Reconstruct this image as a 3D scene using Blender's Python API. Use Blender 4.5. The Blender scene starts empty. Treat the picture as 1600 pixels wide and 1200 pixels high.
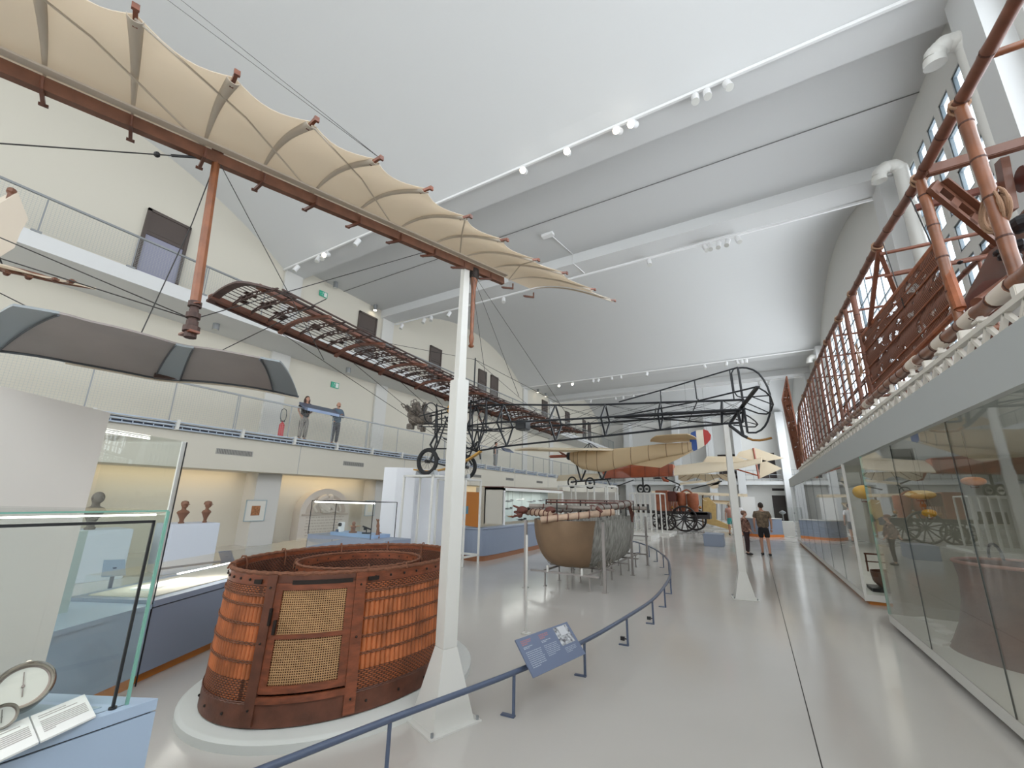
import bpy, bmesh, math, random
from mathutils import Vector, Matrix
PI = math.pi
SC = bpy.context.scene
COL = SC.collection
V = Vector

# ---------------------------------------------------------------- camera
EYE = V((0, 0, 1.7))
FPX, PX, PY = 638.0, 800.0, 619.0
M = Matrix(((0.8668384380287651, 0.10606666308676378, 0.4871765443219631),
            (0.49826427892388925, -0.2195518062804472, -0.8387667808797924),
            (0.01799529672740699, 0.9698179557734699, -0.24316517422332634)))
cam_d = bpy.data.cameras.new('camera')
cam = bpy.data.objects.new('camera', cam_d)
COL.objects.link(cam)
cam_d.sensor_fit = 'HORIZONTAL'
cam_d.sensor_width = 36.0
cam_d.lens = FPX / 1600 * 36
cam_d.shift_y = 19.0 / 1600
cam_d.clip_start = 0.05
cam_d.clip_end = 300
cam.matrix_world = Matrix.Translation(EYE) @ M.to_4x4()
SC.camera = cam
SC.cycles.transparent_max_bounces = 32      # many display panes stand behind one another

# ---------------------------------------------------------------- world, daylight, exposure
SC.view_settings.view_transform = 'Standard'
SC.view_settings.look = 'None'
SC.view_settings.exposure = 0.34
SC.view_settings.gamma = 1.0
SC.view_settings.use_curve_mapping = False
w = bpy.data.worlds.new('sky')
SC.world = w
w.use_nodes = True
bg = w.node_tree.nodes['Background']
bg.inputs[0].default_value = (0.93, 0.97, 1.0, 1)
bg.inputs[1].default_value = SKY_STRENGTH = 2.7

def area(name, loc, rot, sx, sy, power, color=(1, 1, 1), spread=PI):
    l = bpy.data.lights.new(name, 'AREA')
    l.shape = 'RECTANGLE'; l.size = sx; l.size_y = sy; l.energy = power; l.color = color; l.spread = spread
    o = bpy.data.objects.new(name, l); COL.objects.link(o)
    o.location = loc; o.rotation_euler = rot
    return o
# daylight through the tall windows of the right wall (lamps stand at the panes and face in)
DAY = (1.0, 0.985, 0.96)
for (y, wy, p) in ((1.2, 13.2, 330), (21.75, 13.4, 600), (42.6, 13.4, 560)):
    area('window_daylight', (4.95, y, 6.7), (0, PI / 2, 0), 6.9, wy, p, DAY)
area('window_daylight', (5.0, 11.3, 6.6), (0, PI / 2, 0), 6.8, 3.6, 230, DAY)
# added fill lamp behind the visitor, standing in for unseen glazing
area('window_daylight', (-6.0, -7.3, 6.0), (-PI / 2, 0, 0), 18, 7, 420, DAY)

# ---------------------------------------------------------------- picture measurements -> places in the hall
def ray(u, v):
    return M @ V(((u - PX) / FPX, -(v - PY) / FPX, -1.0))
def AZ(u, v, z=0.0):
    r = ray(u, v); return EYE + r * ((z - EYE.z) / r.z)
def AX(u, v, x):
    r = ray(u, v); return EYE + r * (x / r.x)
def AY(u, v, y):
    r = ray(u, v); return EYE + r * (y / r.y)
def AP(u, v, p0, n):
    r = ray(u, v); return EYE + r * ((V(p0) - EYE).dot(V(n)) / r.dot(V(n)))

# ---------------------------------------------------------------- materials
MATS = {}
def mat(name, col, rough=0.6, metal=0.0, var=0.0, vscale=6.0, bump=0.0, bscale=40.0, spec=0.5, stretch=None, emis=None, estr=0.0, col2=None, coat=0.0):
    if name in MATS: return MATS[name]
    m = bpy.data.materials.new(name); m.use_nodes = True
    nt = m.node_tree; b = nt.nodes['Principled BSDF']
    b.inputs['Base Color'].default_value = (*col, 1)
    b.inputs['Roughness'].default_value = rough
    b.inputs['Metallic'].default_value = metal
    b.inputs['Specular IOR Level'].default_value = spec
    if coat: b.inputs['Coat Weight'].default_value = coat
    if emis: 
        b.inputs['Emission Color'].default_value = (*emis, 1); b.inputs['Emission Strength'].default_value = estr
    tc = nt.nodes.new('ShaderNodeTexCoord')
    src = tc.outputs['Object']
    if stretch:
        mp = nt.nodes.new('ShaderNodeMapping'); mp.inputs['Scale'].default_value = stretch
        nt.links.new(src, mp.inputs['Vector']); src = mp.outputs['Vector']
    if var or col2:
        n = nt.nodes.new('ShaderNodeTexNoise'); n.inputs['Scale'].default_value = vscale; n.inputs['Detail'].default_value = 5
        nt.links.new(src, n.inputs['Vector'])
        r = nt.nodes.new('ShaderNodeValToRGB')
        c2 = col2 if col2 else tuple(min(1, c * (1 + var)) for c in col)
        c1 = col if col2 else tuple(c * (1 - var) for c in col)
        r.color_ramp.elements[0].position = 0.32; r.color_ramp.elements[1].position = 0.68
        r.color_ramp.elements[0].color = (*c1, 1); r.color_ramp.elements[1].color = (*c2, 1)
        nt.links.new(n.outputs['Fac'], r.inputs['Fac']); nt.links.new(r.outputs['Color'], b.inputs['Base Color'])
    if bump:
        n = nt.nodes.new('ShaderNodeTexNoise'); n.inputs['Scale'].default_value = bscale; n.inputs['Detail'].default_value = 4
        nt.links.new(src, n.inputs['Vector'])
        bp = nt.nodes.new('ShaderNodeBump'); bp.inputs['Strength'].default_value = bump; bp.inputs['Distance'].default_value = 0.01
        nt.links.new(n.outputs['Fac'], bp.inputs['Height']); nt.links.new(bp.outputs['Normal'], b.inputs['Normal'])
    MATS[name] = m
    return m
def cloth(name, col, trans=.5, bump=.1, bscale=25):
    m = mat(name, col, .85, bump=bump, bscale=bscale)
    nt = m.node_tree
    if 'Translucent BSDF' in nt.nodes: return m
    b = nt.nodes['Principled BSDF']; t = nt.nodes.new('ShaderNodeBsdfTranslucent'); t.inputs[0].default_value = (*col, 1)
    mx = nt.nodes.new('ShaderNodeMixShader'); mx.inputs[0].default_value = trans
    nt.links.new(b.outputs[0], mx.inputs[1]); nt.links.new(t.outputs[0], mx.inputs[2]); nt.links.new(mx.outputs[0], nt.nodes['Material Output'].inputs[0])
    return m
def glass(name, tint=(0.975, 0.99, 0.985), refl=0.6, ior=1.5, rough=0.0):
    """thin pane: see-through, with the mirror image a flat pane shows, stronger at grazing angles"""
    if name in MATS: return MATS[name]
    m = bpy.data.materials.new(name); m.use_nodes = True
    nt = m.node_tree; nt.nodes.clear()
    o = nt.nodes.new('ShaderNodeOutputMaterial'); mx = nt.nodes.new('ShaderNodeMixShader')
    t = nt.nodes.new('ShaderNodeBsdfTransparent'); t.inputs[0].default_value = (*tint, 1)
    g = nt.nodes.new('ShaderNodeBsdfGlossy'); g.inputs['Roughness'].default_value = rough
    ge = nt.nodes.new('ShaderNodeNewGeometry'); dp = nt.nodes.new('ShaderNodeVectorMath'); dp.operation = 'DOT_PRODUCT'
    nt.links.new(ge.outputs['Normal'], dp.inputs[0]); nt.links.new(ge.outputs['Incoming'], dp.inputs[1])
    def mth(op, a, b=None):
        n = nt.nodes.new('ShaderNodeMath'); n.operation = op
        for i, x in enumerate((a, b)):
            if x is None: continue
            if isinstance(x, (int, float)): n.inputs[i].default_value = x
            else: nt.links.new(x, n.inputs[i])
        return n.outputs[0]
    f0 = ((ior - 1) / (ior + 1)) ** 2
    k_ = mth('POWER', mth('SUBTRACT', 1.0, mth('ABSOLUTE', dp.outputs['Value'])), 5.0)
    fr = mth('MULTIPLY', mth('ADD', mth('MULTIPLY', k_, 1 - f0), f0), refl)
    nt.links.new(fr, mx.inputs[0])
    nt.links.new(t.outputs[0], mx.inputs[1]); nt.links.new(g.outputs[0], mx.inputs[2]); nt.links.new(mx.outputs[0], o.inputs[0])
    MATS[name] = m
    return m

# ---------------------------------------------------------------- mesh builder
class MB:
    def __init__(s): s.bm = bmesh.new()
    def face(s, pts):
        vs = [s.bm.verts.new(p) for p in pts]
        try: return s.bm.faces.new(vs)
        except ValueError: return None
    def hexa(s, a):          # 8 corners: bottom loop 4, top loop 4
        vs = [s.bm.verts.new(p) for p in a]
        for f in ((0, 3, 2, 1), (4, 5, 6, 7), (0, 1, 5, 4), (1, 2, 6, 5), (2, 3, 7, 6), (3, 0, 4, 7)):
            s.bm.faces.new([vs[i] for i in f])
    def box(s, x0, x1, y0, y1, z0, z1):
        s.hexa([(x0, y0, z0), (x1, y0, z0), (x1, y1, z0), (x0, y1, z0), (x0, y0, z1), (x1, y0, z1), (x1, y1, z1), (x0, y1, z1)])
        return s
    def rbox(s, c, sx, sy, sz, rz=0.0, rx=0.0, ry=0.0):
        R = Matrix.Rotation(rz, 3, 'Z') @ Matrix.Rotation(ry, 3, 'Y') @ Matrix.Rotation(rx, 3, 'X')
        c = V(c); P = []
        for z in (-1, 1):
            for x, y in ((-1, -1), (1, -1), (1, 1), (-1, 1)):
                P.append(c + R @ V((x * sx / 2, y * sy / 2, z * sz / 2)))
        s.hexa(P); return s
    def bar(s, p, q, w, h=None, up=(0, 0, 1)):
        p, q = V(p), V(q); h = h or w; d = (q - p)
        if d.length < 1e-6: return s
        d.normalize(); u = V(up)
        if abs(d.dot(u)) > 0.98: u = V((1, 0, 0))
        a = d.cross(u).normalized(); b = a.cross(d).normalized()
        a *= w / 2; b *= h / 2
        s.hexa([p - a - b, p + a - b, p + a + b, p - a + b, q - a - b, q + a - b, q + a + b, q - a + b])
        return s
    def tube(s, pts, r, n=8, closed=False, cap=True, flat=1.0):
        pts = [V(p) for p in pts]; N = len(pts)
        rs = r if isinstance(r, (list, tuple)) else [r] * N
        rings = []; prev = None
        for i, p in enumerate(pts):
            if closed: d = pts[(i + 1) % N] - pts[i - 1]
            elif i == 0: d = pts[1] - p
            elif i == N - 1: d = p - pts[i - 1]
            else: d = (pts[i + 1] - p).normalized() + (p - pts[i - 1]).normalized()
            if d.length < 1e-9: d = V((0, 0, 1))
            d.normalize()
            if prev is None:
                u = V((0, 0, 1)) if abs(d.z) < 0.9 else V((1, 0, 0))
                a = d.cross(u).normalized()
            else:
                a = (prev - d * prev.dot(d))
                a = a.normalized() if a.length > 1e-6 else d.orthogonal().normalized()
            prev = a; b = d.cross(a)
            rings.append([s.bm.verts.new(p + (a * math.cos(2 * PI * k / n) + b * math.sin(2 * PI * k / n) * flat) * rs[i]) for k in range(n)])
        for i in range(N if closed else N - 1):
            A, B = rings[i], rings[(i + 1) % N]
            for k in range(n):
                s.bm.faces.new((A[k], A[(k + 1) % n], B[(k + 1) % n], B[k]))
        if cap and not closed and n > 2:
            s.bm.faces.new(list(reversed(rings[0]))); s.bm.faces.new(rings[-1])
        return s
    def cyl(s, p, q, r, n=12, r2=None):
        return s.tube([p, q], [r, r if r2 is None else r2], n)
    def ball(s, c, r, n=10, sc=(1, 1, 1)):
        c = V(c); top = []
        rings = []
        for i in range(1, n // 2 + 2):
            a = PI * i / (n // 2 + 2)
            rings.append([s.bm.verts.new(c + V((r * sc[0] * math.sin(a) * math.cos(2 * PI * k / n), r * sc[1] * math.sin(a) * math.sin(2 * PI * k / n), r * sc[2] * math.cos(a)))) for k in range(n)])
        t = s.bm.verts.new(c + V((0, 0, r * sc[2]))); b = s.bm.verts.new(c - V((0, 0, r * sc[2])))
        for k in range(n):
            s.bm.faces.new((t, rings[0][k], rings[0][(k + 1) % n])); s.bm.faces.new((b, rings[-1][(k + 1) % n], rings[-1][k]))
            for i in range(len(rings) - 1):
                s.bm.faces.new((rings[i][k], rings[i + 1][k], rings[i + 1][(k + 1) % n], rings[i][(k + 1) % n]))
        return s
    def lathe(s, prof, c=(0, 0, 0), n=24, ax=None, sx=1.0, sy=1.0, rz=0.0, cap=True):
        """prof: (radius, height) pairs; axis z unless ax is a 3x3 matrix"""
        c = V(c); rings = []
        R = Matrix.Rotation(rz, 3, 'Z')
        for r, h in prof:
            ring = []
            for k in range(n):
                a = 2 * PI * k / n
                p = R @ V((r * sx * math.cos(a), r * sy * math.sin(a), h))
                if ax is not None: p = ax @ p
                ring.append(s.bm.verts.new(c + p))
            rings.append(ring)
        for i in range(len(rings) - 1):
            for k in range(n):
                s.bm.faces.new((rings[i][k], rings[i][(k + 1) % n], rings[i + 1][(k + 1) % n], rings[i + 1][k]))
        if cap and prof[0][0] > 1e-5: s.bm.faces.new(list(reversed(rings[0])))
        if cap and prof[-1][0] > 1e-5: s.bm.faces.new(rings[-1])
        return s
    def surf(s, f, nu, nv, th=0.0, closed_u=False):
        """f(i/nu, j/nv) -> (point[, normal]); closed shell of thickness th"""
        P = [[V(f(i / nu, j / nv)) for j in range(nv + 1)] for i in range(nu + (0 if closed_u else 1))]
        U = len(P)
        def nrm(i, j):
            i0, i1 = (max(i - 1, 0), min(i + 1, U - 1)) if not closed_u else ((i - 1) % U, (i + 1) % U)
            a = P[i1][j] - P[i0][j]; b = P[i][min(j + 1, nv)] - P[i][max(j - 1, 0)]
            n = a.cross(b); return n.normalized() if n.length > 1e-12 else V((0, 0, 1))
        A = [[s.bm.verts.new(P[i][j]) for j in range(nv + 1)] for i in range(U)]
        rngu = range(U) if closed_u else range(U - 1)
        for i in rngu:
            for j in range(nv):
                i2 = (i + 1) % U
                s.bm.faces.new((A[i][j], A[i2][j], A[i2][j + 1], A[i][j + 1]))
        if th:
            B = [[s.bm.verts.new(P[i][j] - nrm(i, j) * th) for j in range(nv + 1)] for i in range(U)]
            for i in rngu:
                i2 = (i + 1) % U
                for j in range(nv):
                    s.bm.faces.new((B[i][j + 1], B[i2][j + 1], B[i2][j], B[i][j]))
                s.bm.faces.new((A[i2][0], A[i][0], B[i][0], B[i2][0])); s.bm.faces.new((A[i][nv], A[i2][nv], B[i2][nv], B[i][nv]))
            if not closed_u:
                for j in range(nv):
                    s.bm.faces.new((A[0][j], A[0][j + 1], B[0][j + 1], B[0][j])); s.bm.faces.new((A[U - 1][j + 1], A[U - 1][j], B[U - 1][j], B[U - 1][j + 1]))
        return s
    def prism(s, pts, d):
        pts = [V(p) for p in pts]; d = V(d); n = len(pts)
        a = [s.bm.verts.new(p) for p in pts]; b = [s.bm.verts.new(p + d) for p in pts]
        s.bm.faces.new(list(reversed(a))); s.bm.faces.new(b)
        for i in range(n): s.bm.faces.new((a[i], a[(i + 1) % n], b[(i + 1) % n], b[i]))
        return s
    def build(s, name, m, parent=None, smooth=False, bevel=0.0, uvf=None):
        bmesh.ops.recalc_face_normals(s.bm, faces=s.bm.faces)
        if bevel:
            bmesh.ops.bevel(s.bm, geom=[e for e in s.bm.edges if len(e.link_faces) == 2 and e.calc_face_angle(0) > 0.6], offset=bevel, segments=2, affect='EDGES', clamp_overlap=True)
        me = bpy.data.meshes.new(name)
        if parent is not None: off = WL[parent.name]
        elif len(s.bm.verts):
            xs = [v.co.x for v in s.bm.verts]; ys = [v.co.y for v in s.bm.verts]; zs = [v.co.z for v in s.bm.verts]
            off = V(((min(xs) + max(xs)) / 2, (min(ys) + max(ys)) / 2, min(zs)))
        else: off = V((0, 0, 0))
        bmesh.ops.translate(s.bm, verts=s.bm.verts, vec=-off)
        s.bm.to_mesh(me); s.bm.free()
        me.materials.append(m)
        if smooth:
            for p in me.polygons: p.use_smooth = True
            if hasattr(me, 'set_sharp_from_angle'): me.set_sharp_from_angle(angle=math.radians(40))
        o = bpy.data.objects.new(name, me); COL.objects.link(o)
        if parent is not None: o.parent = parent
        else: o.location = off
        WL[o.name] = off
        return o
WL = {}
def thing(name, loc, label, cat, group=None):
    o = bpy.data.objects.new(name, None); COL.objects.link(o); o.location = loc; o.empty_display_size = 0.1
    WL[o.name] = V(loc)
    o['label'] = label; o['category'] = cat
    if group: o['group'] = group
    return o
def tag(o, label, cat, group=None, kind=None):
    o['label'] = label; o['category'] = cat
    if group: o['group'] = group
    if kind: o['kind'] = kind
    return o
def st(o):
    o['kind'] = 'structure'; return o
def dup(root, loc=None, rotz=None, label=None, group=None, scale=None):
    r = root.copy(); COL.objects.link(r)
    if loc is not None: r.location = loc
    if rotz is not None: r.rotation_euler = (0, 0, rotz)
    if scale is not None: r.scale = (scale,) * 3
    if label: r['label'] = label
    if group: r['group'] = group
    def rec(a, b):
        for ch in list(a.children):
            c = ch.copy(); COL.objects.link(c); c.parent = b; rec(ch, c)
    for ch in list(root.children):
        c = ch.copy(); COL.objects.link(c); c.parent = r
        for g in list(ch.children):
            d = g.copy(); COL.objects.link(d); d.parent = c
    return r
def lerp(a, b, t): return a + (b - a) * t
def arc_pts(c, r, a0, a1, n, e1, e2):
    c = V(c); e1 = V(e1); e2 = V(e2)
    return [c + e1 * r * math.cos(lerp(a0, a1, i / n)) + e2 * r * math.sin(lerp(a0, a1, i / n)) for i in range(n + 1)]
def sm(p):          # smooth polyline (Catmull-Rom)
    p = [V(q) for q in p]; out = []
    for i in range(len(p) - 1):
        a, b, c, d = p[max(i - 1, 0)], p[i], p[i + 1], p[min(i + 2, len(p) - 1)]
        for k in range(6):
            t = k / 6
            out.append(0.5 * ((2 * b) + (c - a) * t + (2 * a - 5 * b + 4 * c - d) * t * t + (3 * b - a - 3 * c + d) * t ** 3))
    out.append(p[-1]); return out

# material set
def lin(r, g, b): 
    f = lambda c: ((c / 255 + 0.055) / 1.055) ** 2.4 if c > 10 else c / 255 / 12.92
    return (f(r), f(g), f(b))
M_CEIL = mat('ceiling_paint', lin(206, 207, 207), 0.9, bump=0.05, bscale=3)
M_BEAM = mat('beam_paint', lin(212, 213, 213), 0.85)
M_WALL = mat('wall_cream', lin(211, 206, 193), 0.9)
M_PIER = mat('pier_paint', lin(211, 210, 206), 0.85)
M_WHITE = mat('white_paint', lin(232, 232, 230), 0.5)
M_OFFW = mat('white_metal', lin(214, 213, 208), 0.4)
M_GREY = mat('grey_metal', lin(146, 149, 151), 0.4, metal=0.3)
M_BLUE = mat('grey_blue_panel', lin(140, 150, 168), 0.45)
M_RAILB = mat('slate_blue_rail', lin(84, 95, 118), 0.35)
M_BLACK = mat('black_metal', lin(34, 35, 38), 0.45)
M_DOOR = mat('brown_door', lin(84, 74, 70), 0.55)
M_GLASS = glass('display_glass')
M_PANE = glass('window_glass', (0.96, 0.98, 1.0), 0.6)
M_GEDGE = mat('glass_edge', lin(120, 170, 155), 0.15)
M_ORANGE = mat('orange_board', lin(196, 122, 48), 0.5)
M_LAMP = mat('lamp_glow', (1, 1, 1), emis=(1.0, 0.86, 0.62), estr=14)
M_STRIP = mat('strip_glow', (1, 1, 1), emis=(1.0, 0.97, 0.9), estr=5)
M_VAR = mat('varnished_wood', lin(112, 62, 38), 0.4, var=0.25, vscale=5, stretch=(1, 1, 1), bump=0.15)
# ================================================================ THE HALL
XL, XR, XF, XA = -16.0, 4.4, -14.0, -15.5      # left wall, window wall, gallery edge, alcove back
YB, YE = -7.5, 50.5
ZS = 10.8
def floor_mat():
    m = bpy.data.materials.new('polished_resin_floor'); m.use_nodes = True
    nt = m.node_tree; b = nt.nodes['Principled BSDF']
    tc = nt.nodes.new('ShaderNodeTexCoord')
    n = nt.nodes.new('ShaderNodeTexNoise'); n.inputs['Scale'].default_value = 0.35; n.inputs['Detail'].default_value = 3
    r = nt.nodes.new('ShaderNodeValToRGB')
    r.color_ramp.elements[0].position = .3; r.color_ramp.elements[1].position = .7
    r.color_ramp.elements[0].color = (*lin(192, 188, 182), 1); r.color_ramp.elements[1].color = (*lin(204, 200, 195), 1)
    n2 = nt.nodes.new('ShaderNodeTexNoise'); n2.inputs['Scale'].default_value = 1.3; n2.inputs['Detail'].default_value = 5
    mr = nt.nodes.new('ShaderNodeMapRange'); mr.inputs['To Min'].default_value = 0.08; mr.inputs['To Max'].default_value = 0.2
    nt.links.new(tc.outputs['Object'], n.inputs['Vector']); nt.links.new(tc.outputs['Object'], n2.inputs['Vector'])
    nt.links.new(n.outputs['Fac'], r.inputs['Fac']); nt.links.new(r.outputs['Color'], b.inputs['Base Color'])
    nt.links.new(n2.outputs['Fac'], mr.inputs['Value']); nt.links.new(mr.outputs['Result'], b.inputs['Roughness'])
    bp = nt.nodes.new('ShaderNodeBump'); bp.inputs['Strength'].default_value = 0.06; bp.inputs['Distance'].default_value = 0.02
    nt.links.new(n2.outputs['Fac'], bp.inputs['Height']); nt.links.new(bp.outputs['Normal'], b.inputs['Normal'])
    b.inputs['Specular IOR Level'].default_value = 0.55
    return m
st(MB().box(XL - .3, XR + .3, YB, YE + .3, -0.2, 0).build('floor', floor_mat()))
# expansion joint: a dark strip let into the floor
a, b = AZ(1200, 870), AZ(1285, 1200)
xj = lambda y: lerp(a.x, b.x, (y - a.y) / (b.y - a.y))
st(MB().prism([(xj(-2) - .004, -2, .0002), (xj(-2) + .004, -2, .0002), (xj(35) + .004, 35, .0002), (xj(35) - .004, 35, .0002)], (0, 0, 0.0012)).build('trim_1', mat('joint', lin(60, 58, 56), .8)))

# ceiling: shallow vaults across the hall, between them flat strips carried by twin beams
ARCH = [(-6.3, 8.4), (14.5, 29.2), (35.3, 50.0)]
HB, SAG = 7.35, 2.3
RAD = (HB * HB + SAG * SAG) / (2 * SAG)
mb = MB()
for (y0, y1) in ARCH:
    yc, h = (y0 + y1) / 2, (y1 - y0) / 2
    N = 40
    pts = []
    for i in range(N + 1):
        y = lerp(-h, h, i / N)
        pts.append((yc + y, ZS + math.sqrt(RAD ** 2 - y * y) - (RAD - SAG)))
    for i in range(N):
        (ya, za), (yb2, zb) = pts[i], pts[i + 1]
        mb.hexa([(XL - .3, ya, za), (XR + .3, ya, za), (XR + .3, yb2, zb), (XL - .3, yb2, zb), (XL - .3, ya, za + .25), (XR + .3, ya, za + .25), (XR + .3, yb2, zb + .25), (XL - .3, yb2, zb + .25)])
for (y0, y1) in ((YB, -6.3), (8.4, 14.5), (29.2, 35.3), (50.0, YE + .3)):
    mb.box(XL - .3, XR + .3, y0, y1, 11.2, 11.45)
ceil = st(mb.build('ceiling', M_CEIL, smooth=True))
k = 2
for y0, y1 in ((8.4, 9.25), (13.65, 14.5), (29.2, 30.05), (34.45, 35.3), (-7.2, -6.3)):
    st(MB().box(XL, XR, y0, y1, 10.78, 11.2).build('trim_%d' % k, M_BEAM)); k += 1

# left wall
mb = MB()
doors_up = [(3.88, 5.07), (12.28, 13.4), (17.55, 18.6), (22.7, 23.7), (24.3, 25.3), (33.0, 34.1), (38.5, 39.6), (43.6, 44.5), (45.3, 46.2)]
mb.box(XL - .3, XL, YB, YE, 2.4, 13.3)
mb.box(XA - .3, XA, YB, YE, 0, 2.6)
mb.box(XL, XA, YB, YE, 2.4, 2.6)
st(mb.build('wall_left', M_WALL))
for y0 in (-2.4, 2.85, 8.05, 13.3, 18.55, 23.8, 29.0, 34.2, 39.4, 44.6):
    st(MB().box(XA, -14.75, y0, y0 + .86, 0, 2.4).build('trim_%d' % k, M_PIER)); k += 1
for y0 in (8.45, 13.75, 29.3, 34.5, 2.9 - 10):
    st(MB().box(XL, XL + .12, y0, y0 + .75, 3.65, 10.78).build('trim_%d' % k, M_PIER)); k += 1
# galleries
for z0, z1, zt in ((2.4, 3.45, 3.65), (7.2, 7.35, 7.6)):
    st(MB().box(XL, XF, YB, YE, z0, zt).build('trim_%d' % k, M_WALL if z0 < 3 else M_BEAM)); k += 1
# shadow joints between the fascia panels and a cover strip
for y in (3.7, 8.98, 14.2, 19.5, 24.7, 30, 35.2, 40.4):
    st(MB().box(XF, XF + .004, y, y + .015, 2.4, 3.45).build('trim_%d' % k, M_GREY)); k += 1
# doors on both galleries
dn = 1
def door(y0, y1, z0, h, glazed=False):
    global dn
    mb = MB(); x = XL
    mb.box(x, x + .1, y0, y0 + .09, z0, z0 + h); mb.box(x, x + .1, y1 - .09, y1, z0, z0 + h); mb.box(x, x + .1, y0, y1, z0 + h - .09, z0 + h)
    mb.box(x, x + .07, y0 + .09, y1 - .09, z0 + h * .74, z0 + h - .09)
    mb.box(x, x + .085, y0 + .09, y1 - .09, z0 + h * .70, z0 + h * .735)
    if glazed:
        mb.box(x, x + .02, y0 + .09, y1 - .09, z0, z0 + h * .7)
    else:
        mb.box(x, x + .05, y0 + .09, y1 - .09, z0, z0 + h * .7)
    o = st(mb.build('door_%d' % dn, M_DOOR)); dn += 1
    if glazed:
        MB().box(x + .03, x + .05, y0 + .09, y1 - .09, z0, z0 + h * .7).build('door_pane', mat('dark_pane', lin(150, 150, 170), .06, spec=1.0), o)
    return o
for i, (a, b) in enumerate(doors_up): door(a, b, 7.6, 3.0, glazed=(i == 0))

# window wall on the right: tall glazed bays below the vaults, a pierced screen in the strip bay
holes = []
mull = []
for (y0, y1) in ((-5.4, 7.9), (15.0, 28.5), (35.9, 49.3)):
    holes.append((y0, y1, 3.2, 10.15))
scr = []
for r in range(9):
    for c in range(5):
        y = 9.60 + c * .7; z = 9.56 - r * .86
        if z > 2.7: scr.append((y, y + .48, z, z + .64)); holes.append(scr[-1])
scr2 = []
for r in range(9):
    for c in range(5):
        y = 30.4 + c * .78; z = 9.62 - r * .86
        if z > 2.7: scr2.append((y, y + .42, z, z + .55)); holes.append(scr2[-1])
def wall_holes(mb, x0, x1, y0, y1, z0, z1, holes):
    ys = sorted(set([y0, y1] + [h[0] for h in holes] + [h[1] for h in holes]))
    for a, b in zip(ys, ys[1:]):
        hs = sorted([h for h in holes if h[0] <= a + 1e-6 and h[1] >= b - 1e-6], key=lambda h: h[2])
        z = z0
        for h in hs:
            if h[2] > z: mb.box(x0, x1, a, b, z, h[2])
            z = h[3]
        if z < z1: mb.box(x0, x1, a, b, z, z1)
mb = MB()
wall_holes(mb, XR, XR + .11, YB, YE, 0, 13.4, holes)
wall_r = st(mb.build('wall_right', M_PIER))
for y0 in (8.15, 13.75, 28.6, 34.6, -7.2):
    st(MB().box(XR - .32, XR, y0, y0 + .75, 2.9, 10.78).build('trim_%d' % k, M_BEAM)); k += 1
wn = 1
for (y0, y1) in ((-5.4, 7.9), (15.0, 28.5), (35.9, 49.3)):
    f = MB()
    ny, nz = 15, 8
    for i in range(ny + 1):
        y = lerp(y0, y1, i / ny); f.box(XR + .07, XR + .1, y - .018, y + .018, 3.2, 10.15)
    for j in range(nz + 1):
        z = lerp(3.2, 10.15, j / nz); f.box(XR + .06, XR + .1, y0, y1, z - .025, z + .025)
    for i in (0, 5, 10, 15):
        y = lerp(y0, y1, i / ny); f.box(XR + .04, XR + .12, y - .05, y + .05, 3.2, 10.15)
    o = st(f.build('window_%d' % wn, mat('window_frame', lin(92, 104, 112), .5))); wn += 1
    MB().box(XR + .08, XR + .086, y0, y1, 3.2, 10.15).build('pane', M_PANE, o)
for s_ in (scr, scr2):
    f = MB(); g = MB()
    for (a, b, c, d) in s_:
        for q in ((a, a + .05, c, d), (b - .05, b, c, d), (a, b, c, c + .05), (a, b, d - .05, d)):
            f.box(XR + .02, XR + .08, *q)
        g.box(XR + .05, XR + .056, a + .04, b - .04, c + .04, d - .04)
    o = st(f.build('window_%d' % wn, mat('window_frame', lin(92, 104, 112), .5))); wn += 1
    g.build('pane', M_PANE, o)

# round air ducts that rise along the piers of the window wall and end in bends
for i, (y, zt_d, lab) in enumerate(((AX(1512, 75, XR - .22).y, AX(1512, 75, XR - .22).z, 'large white air duct bend highest on the window wall, beside the pierced screen'), (AX(1408, 268, XR - .22).y, AX(1408, 268, XR - .22).z, 'white segmented air duct bend on the window wall above the wicker panel'), (28.9, 10.0, 'white air duct bend at the far end of the big glazed bay'))):
    mb = MB(); c = V((XR - .22, y, zt_d))
    path = [V((c.x, c.y, 2.80)), V((c.x, c.y, c.z))] + arc_pts((c.x - .22, c.y, c.z), .22, 0, PI * .95, 8, (1, 0, 0), (0, -.2, 1))
    mb.tube(path, .15, 16)
    for z in (4.5, 6, 7.5, 9.0): mb.cyl((c.x, c.y, z), (c.x, c.y, z + .04), .16, 16)
    for q_ in path[3::2]: mb.ball(q_, .162, 12)
    mb.tube([path[-1], path[-1] + V((0, .02, -.14))], [.155, .165], 16)
    tag(mb.build('air_duct', M_OFFW, smooth=True), lab, 'duct', 'air ducts on the window wall')

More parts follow.
